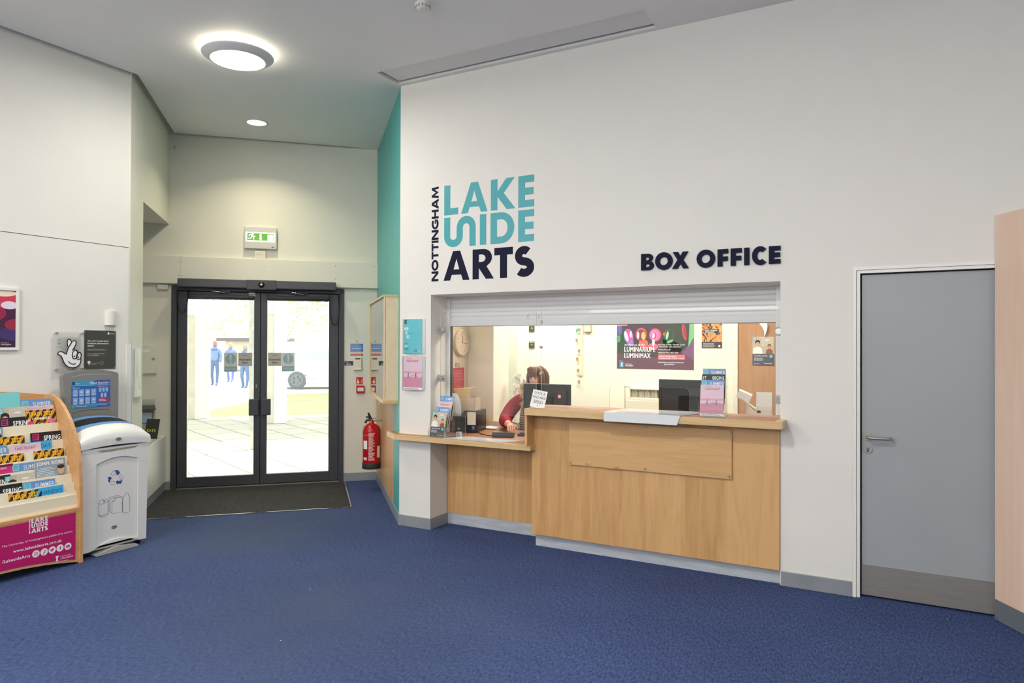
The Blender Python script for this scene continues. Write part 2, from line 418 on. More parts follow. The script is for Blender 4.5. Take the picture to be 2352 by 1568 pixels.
PINKW = wood('pink_washed_ply', (234, 210, 192), (226, 192, 168), True, .5, .5)
CLEAR = glass('clear_glass', (250, 253, 251), .05)
ACRYL = glass('acrylic_sheet', (253, 254, 254), .028, .02, .015, (240, 245, 248))
ACRYT = glass('acrylic_thin', (253, 254, 254), .012, .02)
ACRYLE = glass('acrylic_edge', (225, 232, 232), .16, .05, .35, (225, 232, 235))
PAPER = mat('white_paper', (238, 238, 236), .6)
W_ = ink((240, 240, 238)); K_ = ink((28, 28, 32)); NAVY = mat('navy_lettering', (30, 32, 54), .75, spec=.15); TEALV = mat('teal_lettering', (68, 166, 176), .35)

def carpet():
    m, n, l, b = new_mat('blue_carpet')
    tc = n.new('ShaderNodeTexCoord')
    big = n.new('ShaderNodeTexNoise'); big.inputs['Scale'].default_value = .9; big.inputs['Detail'].default_value = 6; big.inputs['Roughness'].default_value = .62
    l.new(tc.outputs['Object'], big.inputs['Vector'])
    # trodden soil: a worn lane from the doors across the foyer
    sx = n.new('ShaderNodeSeparateXYZ'); l.new(tc.outputs['Object'], sx.inputs[0])
    def dist(x, y, r0_, r1_):
        vm = n.new('ShaderNodeVectorMath'); vm.operation = 'DISTANCE'; vm.inputs[1].default_value = (x, y, 0); l.new(tc.outputs['Object'], vm.inputs[0])
        mr = n.new('ShaderNodeMapRange'); mr.inputs[1].default_value = r0_; mr.inputs[2].default_value = r1_; mr.inputs[3].default_value = 1; mr.inputs[4].default_value = 0
        l.new(vm.outputs['Value'], mr.inputs[0]); return mr.outputs[0]
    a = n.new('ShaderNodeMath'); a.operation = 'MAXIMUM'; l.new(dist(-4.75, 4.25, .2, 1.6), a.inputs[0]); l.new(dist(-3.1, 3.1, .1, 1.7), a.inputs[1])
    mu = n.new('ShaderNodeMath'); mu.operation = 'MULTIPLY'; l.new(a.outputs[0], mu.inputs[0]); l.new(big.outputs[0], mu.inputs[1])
    fine = n.new('ShaderNodeTexNoise'); fine.inputs['Scale'].default_value = 95; fine.inputs['Detail'].default_value = 5
    st = n.new('ShaderNodeMapping'); st.inputs['Scale'].default_value = (1.0, .35, 1); st.inputs['Rotation'].default_value = (0, 0, rad(20)); l.new(tc.outputs['Object'], st.inputs[0]); l.new(st.outputs[0], fine.inputs['Vector'])
    r = n.new('ShaderNodeValToRGB'); r.color_ramp.elements[0].color = lin((48, 62, 101)); r.color_ramp.elements[1].color = lin((78, 95, 141))
    r.color_ramp.elements[0].position = .33; r.color_ramp.elements[1].position = .68
    l.new(fine.outputs[0], r.inputs[0])
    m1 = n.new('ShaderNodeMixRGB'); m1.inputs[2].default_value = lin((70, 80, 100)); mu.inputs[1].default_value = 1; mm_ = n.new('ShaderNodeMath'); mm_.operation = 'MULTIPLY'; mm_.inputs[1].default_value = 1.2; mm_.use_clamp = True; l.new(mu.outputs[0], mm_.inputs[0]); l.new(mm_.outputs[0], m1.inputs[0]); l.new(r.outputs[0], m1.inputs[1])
    m2 = n.new('ShaderNodeMixRGB'); m2.blend_type = 'MULTIPLY'; m2.inputs[0].default_value = .35
    r2 = n.new('ShaderNodeValToRGB'); r2.color_ramp.elements[0].color = (.6, .6, .62, 1); r2.color_ramp.elements[1].color = (1.1, 1.1, 1.1, 1); r2.color_ramp.elements[0].position = .35; r2.color_ramp.elements[1].position = .65
    l.new(big.outputs[0], r2.inputs[0]); l.new(m1.outputs[0], m2.inputs[1]); l.new(r2.outputs[0], m2.inputs[2])
    # stray fluff
    vo = n.new('ShaderNodeTexVoronoi'); vo.inputs['Scale'].default_value = 3.2; l.new(tc.outputs['Object'], vo.inputs['Vector'])
    lt = n.new('ShaderNodeMath'); lt.operation = 'LESS_THAN'; lt.inputs[1].default_value = .016; l.new(vo.outputs['Distance'], lt.inputs[0])
    m3 = n.new('ShaderNodeMixRGB'); m3.inputs[2].default_value = lin((190, 192, 196)); l.new(lt.outputs[0], m3.inputs[0]); l.new(m2.outputs[0], m3.inputs[1])
    l.new(m3.outputs[0], b.inputs['Base Color']); b.inputs['Roughness'].default_value = .95; b.inputs['Specular IOR Level'].default_value = .15
    bp = n.new('ShaderNodeBump'); bp.inputs['Strength'].default_value = .6; bp.inputs['Distance'].default_value = .006; l.new(fine.outputs[0], bp.inputs['Height']); l.new(bp.outputs[0], b.inputs['Normal'])
    return m
CARPET = carpet()
MATM = mat('charcoal_mat', (64, 63, 62), .95, noise=.35, scale=70, bump=.5, bscale=160, spec=.1)
PAVE = None
def paving():
    m, n, l, b = new_mat('stone_paving')
    tc = n.new('ShaderNodeTexCoord'); mp = n.new('ShaderNodeMapping'); mp.inputs['Rotation'].default_value = (0, 0, rad(22)); l.new(tc.outputs['Object'], mp.inputs[0])
    br = n.new('ShaderNodeTexBrick'); br.inputs['Scale'].default_value = 1.0; br.inputs['Mortar Size'].default_value = .012; br.inputs['Brick Width'].default_value = .9; br.inputs['Row Height'].default_value = .6
    br.inputs['Color1'].default_value = lin((196, 192, 182)); br.inputs['Color2'].default_value = lin((182, 178, 166)); br.inputs['Mortar'].default_value = lin((120, 112, 98))
    l.new(mp.outputs[0], br.inputs[0]); l.new(br.outputs[0], b.inputs['Base Color']); b.inputs['Roughness'].default_value = .9
    return m
PAVE = paving()

# ================================================================== the room
CZ = 3.905
# floor: foyer, recess and office in one slab
f = MB()
fp = [(-7.2, -4.0), (4.6, -4.0), (4.6, 7.4), (-3.6, 7.4), tuple(PQ(1.9, 8.62)[:2]), tuple(PQ(-2.5, 8.62)[:2]), (-7.2, 4.2)]
f.poly(fp, -.06, 0, CARPET)
struct('floor', f)
# ceiling of the foyer: shadow gaps at the left walls, a slot for the access panel by the box office wall
c = MB()
slot = [(-3.86, 4.63), (-1.52, 4.63), (-1.52, 4.93), (-3.86, 4.93)]
k1 = (-5.69, PQ(-1.41, 0)[1]*0)
kx = -5.69; ky = -1.41/S - kx                       # corner where x=-5.69 meets p=-1.41
cp = [(kx, -4.0), (4.6, -4.0), (4.6, 5.1), (-3.80, 5.1), tuple(PQ(.86, 6.3)[:2]), tuple(PQ(.86, 8.345)[:2]), tuple(PQ(-1.41, 8.345)[:2]), (kx, ky)]
c.poly([cp, list(reversed(slot))], CZ, CZ+.05, CEIL)
struct('ceiling', c)
c = MB(); c.box(-7.5, -4.2, CZ+.16, 4.8, 5.4, CZ+.2, CEIL)
c.poly([tuple(PQ(-1.8, 5)[:2]), tuple(PQ(1.2, 5)[:2]), tuple(PQ(1.2, 8.7)[:2]), tuple(PQ(-1.8, 8.7)[:2])], CZ+.12, CZ+.155, CEIL)
struct('ceiling_upper', c)
c = MB(); c.box(-3.88, 4.60, CZ+.052, -1.50, 4.97, CZ+.07, mat('ceiling_slot_shade', (60, 58, 52), .9)); struct('ceiling_slot_shade', c)  # dark sheet standing in for the shade above the slot
c = MB(); c.box(-3.825, 4.632, CZ+.014, -1.522, 4.895, CZ+.03, mat('access_panel_shaded', (229, 228, 225), .7))  # the slot's shade is put into the panel colour, slightly below the ceiling paint
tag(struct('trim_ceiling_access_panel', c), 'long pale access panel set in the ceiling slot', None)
# left wall (lower dado sheet slightly proud)
w = MB(); cy_ = 3.70
w.box(-5.97, -4.0, 0, -5.775, cy_-.005, CZ+.17, WALL)
w.box(-5.776, -4.0, 0, -5.765, 3.672, 2.425, WALL)
w.box(-5.7655, -4.0, 2.424, -5.7635, 3.672, 2.4285, mat('joint_shadow', (90, 88, 84), .9)); struct('wall_left', w)
# recess left wall: pier, then a niche under a bulkhead
w = MB(); pl = -1.47
def pbox(mb, p0, p1, q0, q1, z0, z1, m):
    mb.poly([tuple(PQ(p0, q0)[:2]), tuple(PQ(p1, q0)[:2]), tuple(PQ(p1, q1)[:2]), tuple(PQ(p0, q1)[:2])], z0, z1, m)
x_ = -5.77; y_ = pl/S-x_
w.poly([(x_, y_), tuple(PQ(pl, 7.165)[:2]), tuple(PQ(pl-.12, 7.165)[:2]), (x_-.17, y_)], 0, CZ+.17, WALLW)
pbox(w, -2.7, pl, 7.165, 8.43, 2.917, CZ+.17, WALLW)
pbox(w, -2.72, -2.6, 6.9, 8.43, 0, 3.0, WALLW)
pbox(w, -2.7, pl-.12, 6.95, 7.165, 0, 3.0, WALLW)
struct('wall_recess_left', w)
# entrance wall with the door opening
w = MB(); q0, q1 = 8.42, 8.62
pbox(w, -2.72, -1.44, q0, q1, 0, CZ+.1, WALLW)
pbox(w, -1.44, .40, q0, q1, 2.25, CZ+.1, WALLW)
pbox(w, .40, 1.0, q0, q1, 0, CZ+.1, WALLW)
struct('wall_entrance', w)
w = MB(); pbox(w, .7835, .87, 6.266, 8.43, 0, CZ+.02, TEAL); struct('wall_teal', w)
# box office wall: pier, head, right-hand stretch, opening reveal and doorway
w = MB()
OX0, OX1, OZ, OY = -3.535, -.677, 2.035, 5.30
w.poly([(-3.87, 4.98), (OX0, 4.98), (OX0, OY), (-4.19, OY)], 0, CZ+.02, WALL)
w.box(OX0, 4.98, OZ, OX1, OY, CZ+.02, WALL)
w.box(OX1, 4.98, 0, -.24, OY, CZ+.02, WALL)
w.box(-.24, 4.98, 2.108, .75, OY, CZ+.02, WALL)
w.box(.75, 4.98, 0, 4.6, OY, CZ+.02, WALL)
struct('wall_box_office', w)
w = MB(); w.box(4.6, -4.0, 0, 4.75, 5.1, CZ+.1, WALL); struct('wall_right', w)
w = MB(); w.box(-6, -4.2, 0, 4.75, -4.0, CZ+.1, WALL); struct('wall_rear', w)
# office shell
w = MB(); w.box(-5.2, 7.30, 0, .6, 7.42, 2.8, OFFW); struct('wall_office_back', w)
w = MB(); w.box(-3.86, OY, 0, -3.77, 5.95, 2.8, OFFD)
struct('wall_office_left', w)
w = MB(); w.box(-3.86, 5.95, 0, -3.47, 6.26, 2.8, OFFW); struct('wall_office_pier', w, bev=.004)
w = MB(); w.box(-4.06, 7.27, 0, -3.925, 7.30, 2.8, mat('office_trim', (226, 216, 196), .5)); struct('trim_office', w)
w = MB(); w.box(.5, OY, 0, .6, 7.4, 2.8, OFFW); struct('wall_office_right', w)
w = MB(); w.poly([(-3.9, OY), (.6, OY), (.6, 7.42), (-5.9, 7.42)], 2.65, 2.75, OFFW); struct('ceiling_office', w)

# skirtings
def skirt(name, a0, a1, fr, c, h=.097, t=.012, c0=None):
    m = MB(); m.box(a0, 0, c if c0 is None else c0, a1, h, c+t, BASE); return struct(name, m, fr, bev=.003)
skirt('baseboard_pier', -3.875, -3.53, BO, -4.98)
m = MB(); m.box(OX0, 4.968, 0, OX0+.012, 5.225, .097, BASE); struct('baseboard_reveal', m, bev=.003)
skirt('baseboard_right', -.67, -.245, BO, -4.98)
skirt('baseboard_teal', -8.42, -6.255, TW, -.79)
skirt('baseboard_entrance_right', .405, .79, DW, -8.42)
skirt('baseboard_entrance_left', -1.60, -1.445, DW, -8.42)
skirt('baseboard_recess', 6.72, 7.165, RW, -1.47)
skirt('baseboard_left', -1.0, 3.69, LW, -5.765)
m = MB(); m.box(-5.765, 3.655, .0, -5.757, 3.70, 1.60, WHITE); m.box(-5.80, 3.698, 0, -5.757, 3.704, 1.60, WHITE); tag(struct('trim_corner_guard', m), 'white plastic corner guard on the left wall end')

# entrance mat set into the carpet, metal edge
t = Thing('entrance_mat', 'charcoal entrance mat set in the blue carpet before the glass doors', 'mat', WF, tuple(PQ(-.5, 7.7)))
m = MB(); mp_ = [PQ(-1.493, 7.05), PQ(.41, 7.05), PQ(.41, 8.40), PQ(-1.493, 8.40)]
m.poly([(v.x, v.y) for v in mp_], 0, .006, MATM); t.part('pile', m)
m = MB()
def strip(mb, a, b, wd, z0, z1, mt):
    a = V(a); b = V(b); d = (b-a).normalized(); nn = V((-d.y, d.x, 0))*wd/2
    mb.poly([((a+nn).x, (a+nn).y), ((b+nn).x, (b+nn).y), ((b-nn).x, (b-nn).y), ((a-nn).x, (a-nn).y)][::-1], z0, z1, mt)
strip(m, PQ(-1.46, 7.045), PQ(.42, 7.045), .011, 0, .009, CHROME); strip(m, PQ(.415, 7.045), PQ(.415, 8.40), .011, 0, .009, CHROME)
t.part('edging_strip', m, label='thin bright metal edging strip')

# ================================================================== automatic entrance doors (door_1)
dr = bpy.data.objects.new('door_1', None); COL.objects.link(dr); dr['kind'] = 'structure'; dr.matrix_world = DW
def dpart(name, mb, parent=None, bev=0., label=None):
    o = mb.build(name, (0, 0, 0), bev); o.parent = parent or dr
    if label: o['label'] = label
    return o
Q = -8.42
m = MB()
for (a0, a1, b0, b1) in [(-1.44, -1.385, 0, 2.245), (.345, .40, 0, 2.245), (-1.44, .40, 2.19, 2.245)]:
    m.box(a0, b0, Q-.06, a1, b1, Q+.025, DARKG)
for (a0, a1, b0, b1) in [(-1.40, -1.36, 0, 2.24), (.32, .36, 0, 2.24), (-1.40, .36, 2.165, 2.24), (-.54, -.50, 0, 2.19), (-1.4, .36, 0, .03)]: m.box(a0, b0, Q-.060, a1, b1, Q-.046, DARKG)
dpart('door_frame', m, bev=.004)
m = MB(); m.box(-1.38, 0.0, Q-.05, .35, .014, Q+.03, STEEL); dpart('threshold', m, label='metal threshold strip')
def leaf(name, a0, a1, g0, g1, mirror):
    m = MB(); z0, z1 = .022, 2.185
    m.box(a0, z0, Q-.045, g0, z1, Q+.005, DARKG); m.box(g1, z0, Q-.045, a1, z1, Q+.005, DARKG)
    m.box(g0, z0, Q-.045, g1, .128, Q+.005, DARKG); m.box(g0, 2.105, Q-.045, g1, z1, Q+.005, DARKG)
    o = dpart(name, m, bev=.004)
    m = MB(); m.box(g0-.01, .12, Q-.024, g1+.01, 2.115, Q-.018, CLEAR); dpart('glass_pane', m, o)
    m = MB(); m.box(g0+.01, 2.118, Q+.005, g1-.005, 2.150, Q+.045, BLACK); m.box(g0+.01, 2.098, Q+.005, g1-.005, 2.112, Q+.035, BLACK); m.box(g0+.03, 2.112, Q+.018, g1-.03, 2.118, Q+.036, CHROME)
    dpart('safety_sensor_bar', m, o, bev=.004, label='black safety sensor bar across the top of the leaf')
    am = (g0+g1)/2
    m = MB(); m.tube([(am-.07, 2.195, Q+.05), (am-.02, 2.185, Q+.06), (am+.06*(1 if not mirror else 1), 2.168, Q+.04)], [.012, .014, .008], CHROME); m.box(am-.10, 2.178, Q+.005, am+.10, 2.196, Q+.045, BLACK)
    dpart('closer_arm', m, o, label='short bright closer arm')
    hx0, hx1 = ((a1-.115, a1-.012) if not mirror else (a0+.012, a0+.115))
    m = MB(); m.box(hx0, .80, Q+.045, hx1, .985, Q+.058, DARKG); m.box((hx0+hx1)/2-.02, .84, Q+.005, (hx0+hx1)/2+.02, .94, Q+.047, DARKG)
    dpart('push_plate', m, o, bev=.006)
    return o
lf = leaf('door_leaf', -1.380, -.522, -1.283, -.588, False)
rf = leaf('door_leaf', -.517, .342, -.447, .233, True)
m = MB(); m.box(-.566, 1.11, Q+.005, -.552, 1.15, Q+.016, CHROME); dpart('lock_cylinder', m, lf)
m = MB(); m.box(-.645, 2.165, Q+.006, -.575, 2.185, Q+.012, WHITEP); m.box(-.645, 2.142, Q+.006, -.575, 2.160, Q+.012, WHITEP); dpart('white_label', m, lf)
# stickers on the panes
def sticker_auto(a, ww):
    m = MB(); m.box(a, 1.355, Q-.018, a+ww, 1.505, Q-.0165, mat('sticker_grey', (176, 172, 164), .6))
    m.text('dorma', a+ww/2, 1.472, .012, Q-.016, K_, align='c', bold=.02)
    m.text('Automatic', a+ww/2, 1.418, .026, Q-.016, K_, w=ww*.86, align='c', bold=.03)
    m.text('door', a+ww/2, 1.383, .026, Q-.016, K_, w=ww*.40, align='c', bold=.03); return m
def sticker_keep(a, ww):
    g = mat('sticker_pale', (206, 210, 204), .6); bl = mat('sticker_blue', (142, 176, 186), .6)
    m = MB(); m.box(a, 1.29, Q-.018, a+ww, 1.505, Q-.0165, g)
    m.disc(a+ww/2, 1.435, ww*.40, Q-.0160, bl, rb=ww*.42); m.rect(a+.004, 1.295, a+ww-.004, 1.352, Q-.016, bl)
    m.poly([(a+ww/2-.012, 1.485), (a+ww/2-.006, 1.412), (a+ww/2+.006, 1.412), (a+ww/2+.012, 1.485)], Q-.0156, Q-.0156, g)
    m.disc(a+ww/2, 1.392, .010, Q-.0156, g)
    m.text('Keep clear', a+ww/2, 1.315, .017, Q-.0156, g, w=ww*.76, align='c', bold=.02); return m
for par, a, fn in [(lf, -.755, sticker_auto), (lf, -.905, sticker_keep), (rf, -.437, sticker_auto), (rf, -.288, sticker_keep)]:
    dpart('door_sticker', fn(a, .147 if fn == sticker_auto else .14), par, label='grey sticker reading Automatic door' if fn == sticker_auto else 'pale blue sticker with an exclamation mark')
# opening-hours vinyl on the outside of the right pane, seen from behind
VIN = mat('frosted_vinyl', (206, 210, 214), .7)
m = MB(); cc = Q-.026
m.text('WELCOME TO', .095, 1.235, .020, cc, VIN, w=.20, align='r', bold=.02, mirror=True); m.text('LAKESIDE ARTS', .095, 1.200, .020, cc, VIN, w=.215, align='r', bold=.02, mirror=True)
for i in range(9): m.rect(-.225, .985+i*.022, .095, .9865+i*.022, cc, VIN)
m.rect(-.225, .985, -.2235, 1.185, cc, VIN); m.rect(.0935, .985, .095, 1.185, cc, VIN)
m.text('www.lakesidearts.org.uk', .095, .945, .013, cc, VIN, w=.33, align='r', mirror=True)
dpart('opening_hours_vinyl', m, rf, label='faint reversed welcome lettering on the pane')
# operator box
m = MB(); m.box(-1.356, 2.222, -8.37, .302, 2.312, -8.24, DARKG)
o = dpart('operator_housing', m, bev=.006)
m = MB(); m.box(-.655, 2.208, -8.25, -.345, 2.315, -8.232, mat('operator_mid', (52, 54, 60), .4)); dpart('operator_mid_cover', m, o, bev=.004)
m = MB(); m.lathe([(.034, 0), (.032, .012), (.016, .02), (0, .022)], (-.50, 2.262, -8.234), BLACK, axis=(0, 0, 1)); m.disc(-.5, 2.262, .014, -8.208, CHROME, rb=.008); dpart('motion_sensor', m, o, label='round black motion sensor')
for s_, a, zb in ((0, -1.35, 1.95), (1, .27, 1.83)):
    m = MB(); pts = [(a-.03+.055*(1-cos(pi*i/18)), 2.2-(2.2-zb)*sin(pi*i/18)**.7, Q+.05) for i in range(19)]
    m.tube(pts, .0055, BLACK, 6); dpart('loop_cable', m, (lf, rf)[s_], label='looped black cable')
# white fascia panel above the doors
t = Thing('fascia_panel', 'white fascia panel running across the wall above the glass doors', 'panel', DW, (-1.0, 2.26, -8.36))
m = MB(); m.box(-2.2, 2.262, -8.42, .787, 2.565, -8.355, WALLW); t.part('board', m, bev=.006)
for a, b in [(-1.36, 2.50), (-1.33, 2.50), (-1.36, 2.35), (-1.33, 2.35), (-.48, 2.47), (.30, 2.51), (.30, 2.36), (.745, 2.52), (.745, 2.29)]:
    m = MB(); m.cyl((a, b, -8.356), (a, b, -8.352), .006, STEEL, 8); t.part('screw', m)
m = MB(); m.rect(-1.346, 2.262, -1.344, 2.565, -8.3545, mat('joint', (150, 150, 144), .8)); t.part('joint_line', m)

# ================================================================== grey door in the box office wall (door_2)
d2 = bpy.data.objects.new('door_2', None); COL.objects.link(d2); d2['kind'] = 'structure'; d2.matrix_world = BO
def d2p(name, mb, parent=None, bev=0., label=None):
    o = mb.build(name, (0, 0, 0), bev); o.parent = parent or d2
    if label: o['label'] = label
    return o
m = MB()
m.poly([(-.2395, 0), (-.219, 0), (-.219, 2.0865), (.75, 2.0865), (.75, 2.1075), (-.2395, 2.1075)], -5.1, -4.976, WHITE)
m.poly([(-.2175, 0), (-.198, 0), (-.198, 2.066), (.75, 2.066), (.75, 2.085), (-.2175, 2.085)], -5.1, -4.984, WHITE)
d2p('door_frame', m, bev=.0025)
GD = mat('grey_door_paint', (158, 164, 169), .38, noise=.02, scale=2)
m = MB(); m.box(-.190, .012, -5.06, .712, 2.058, -5.018, GD); lfd = d2p('door_leaf', m, bev=.002)
m = MB(); m.box(-.186, .016, -5.018, .705, .205, -5.015, STEEL); d2p('kick_plate', m, lfd, label='scuffed steel kick plate')
hx, hz = bo(1992, 1003, 5.0)
m = MB(); m.cyl((hx, hz, -5.018), (hx, hz, -5.010), .027, STEEL, 24)
m.tube([(hx, hz, -5.015), (hx, hz, -4.975), (hx+.012, hz-.001, -4.962), (hx+.03, hz-.002, -4.958), (hx+.105, hz-.002, -4.958), (hx+.123, hz-.002, -4.962), (hx+.13, hz-.002, -4.975), (hx+.13, hz-.002, -5.0)], .010, STEEL, 10)
d2p('lever_handle', m, lfd, label='brushed steel lever handle')
kx_, kz_ = bo(1993, 1032, 5.0)
m = MB(); m.cyl((kx_, kz_, -5.018), (kx_, kz_, -5.010), .026, STEEL, 24); m.cyl((kx_, kz_+.004, -5.010), (kx_, kz_+.004, -5.0045), .009, CHROME, 14); m.box(kx_-.003, kz_-.016, -5.0105, kx_+.003, kz_, -5.006, K_); d2p('keyhole_escutcheon', m, lfd)
m = MB(); m.box(-.218, 0, -5.3, .72, 2.1, -5.12, BLACKM); d2p('door_backing', m)

# pink plywood screen standing out from the wall at the right
PF = frame((.515, -.857, 0), (0, 0, 1), (-.857, -.515, 0))   # a along the screen, c towards the doors
t = Thing('plywood_screen', 'pink washed plywood screen standing beside the grey door', 'screen', PF @ Matrix.Identity(4), (0, 0, 0))
po = V((.512, 4.972, 0)); t.o.matrix_world = Matrix.Translation(po) @ PF
m = MB(); m.box(0, .004, -.045, 1.25, 2.372, 0, PINKW); t.part('board', m, bev=.003)
m = MB(); m.box(.004, .004, 0, 1.24, .122, .004, mat('screen_kick', (112, 120, 128), .35, metal=.05, noise=.06, scale=4)); kp = t.part('kick_plate', m, label='grey metal kick plate')
for a in (.02, .25, .5, .75):
    for b in (.016, .108):
        m = MB(); m.cyl((a, b, .004), (a, b, .0065), .005, CHROME, 10); t.part('screw', m, kp)

# ================================================================== wall lettering
ROWS = [(2.711, 2.966), (2.434, 2.690), (2.150, 2.400)]
LG = []   # (char, a0, a1, row) on the wall
for ch, x0, x1, r_ in [('L', 1020, 1052, 0), ('A', 1059, 1119.5, 0), ('K', 1127, 1183.5, 0), ('E', 1190, 1226.7, 0),
                       ('~', 1020, 1092.5, 1), ('I', 1102, 1117, 1), ('D', 1126.5, 1181, 1), ('E', 1190, 1226.7, 1),
                       ('A', 1019, 1078.5, 2), ('R', 1085.5, 1134.5, 2), ('T', 1135.5, 1178, 2), ('S', 1181, 1227, 2)]:
    LG.append((ch, bo(x0, 600)[0], bo(x1, 600)[0], r_))
def logo(mb_fn, k=1., a=0., b=0.):
    """calls mb_fn(char, a, b, w, h, t, rot, row) for each letter"""
    for ch, a0, a1, r_ in LG:
        b0, b1 = ROWS[r_]
        mb_fn(ch, a+(a0+3.535)*k, b+(b0-2.15)*k, (a1-a0)*k, (b1-b0)*k, .062*k if ch not in 'TS' else .066*k, False, r_)
    y = 0.; H_ = .818
    nl = [('N', .086), ('O', .095), ('T', .066), ('T', .066), ('I', .020), ('N', .086), ('G', .088), ('H', .078), ('A', .088), ('M', .100)]
    tot = sum(w for _, w in nl); gap = (H_-tot)/9
    for ch, w in nl:
        mb_fn(ch, a+.078*k, b+y*k, w*k, .072*k, .0195*k, True, 3); y += w+gap
t = Thing('wall_logo', 'large teal and navy lettering with Nottingham running up the side, above the low counter', 'sign', BO, (-3.0, 2.15, -4.98))
def add_letter(ch, a, b, w, h, tt, rot, row):
    m = MB(); put_glyph(m, ch, a-3.535, b+2.15, w, h, tt, -4.980, -4.9788, (TEALV, TEALV, NAVY, NAVY)[row], rot)
    t.part('letter', m)
logo(add_letter)
def print_logo(mb, a, b, width, c, m):
    k = width/1.003
    logo(lambda ch, aa, bb, w, h, tt, rot, row: put_glyph(mb, ch, aa, bb, w, h, tt, c, c, m, rot), k, a, b)
t = Thing('box_office_sign', 'raised navy letters reading BOX OFFICE on the white wall above the shutter', 'sign', BO, (-1.16, 2.154, -4.98))
for ch, x0, x1 in [('B', 1474, 1502.5), ('O', 1506, 1545.5), ('X', 1545, 1582.5), ('O', 1601, 1643), ('F', 1649, 1673), ('F', 1679, 1704), ('I', 1710, 1721), ('C', 1728, 1762), ('E', 1766.5, 1793)]:
    a0 = bo(x0, 600)[0]; a1 = bo(x1, 600)[0]; m = MB()
    ov = .004 if ch in 'OC' else 0
    put_glyph(m, ch, a0, 2.154-ov, a1-a0, .119+2*ov, .033, -4.979, -4.963, NAVY); t.part('letter', m)

# ================================================================== print designs: art(mb, kind, w, h, c), origin top left
def logo_tile(mb, a, b, s_, c, bg, fg):
    mb.rect(a, b-s_, a+s_, b, c, bg)
    for i in range(3): mb.rect(a+s_*.16, b-s_*(.3+.26*i), a+s_*.86, b-s_*(.14+.26*i), c+.0002, fg)
def uon(mb, a, b, s_, c, txt=W_):
    mb.rect(a, b, a+s_, b+s_, c, ink((28, 62, 108))); mb.poly([(a+s_*.3, b+s_*.15), (a+s_*.7, b+s_*.15), (a+s_*.6, b+s_*.5), (a+s_*.75, b+s_*.85), (a+s_*.3, b+s_*.85), (a+s_*.45, b+s_*.5)], c+.0002, c+.0002, W_)
    mb.text('University of', a+s_*1.2, b+s_*.58, s_*.22, c, txt); mb.text('Nottingham', a+s_*1.2, b+s_*.18, s_*.30, c, txt, bold=.02)
def person_print(mb, a, b, h, c, hair, skin, shirt):
    mb.poly([(a-h*.34, b), (a+h*.34, b), (a+h*.30, b+h*.36), (a+h*.12, b+h*.52), (a-h*.12, b+h*.52), (a-h*.30, b+h*.36)], c, c, shirt)
    mb.disc(a, b+h*.84, h*.18, c+.0002, hair, rb=h*.17); mb.disc(a, b+h*.68, h*.145, c+.0003, skin, rb=h*.18)
def figure_print(mb, a, b, h, c, m1, m2):
    mb.line([(a-h*.02, b+h*.5), (a-h*.16, b+h*.22), (a-h*.10, b)], h*.08, c, m1); mb.line([(a, b+h*.5), (a+h*.12, b+h*.25), (a+h*.02, b+h*.05)], h*.08, c, m1)
    mb.line([(a, b+h*.46), (a, b+h*.80)], h*.15, c+.0001, m2); mb.line([(a, b+h*.76), (a+h*.26, b+h*.86)], h*.05, c+.0001, m2); mb.line([(a, b+h*.74), (a-h*.22, b+h*.95)], h*.05, c+.0001, m2); mb.disc(a, b+h*.92, h*.06, c+.0001, m1)
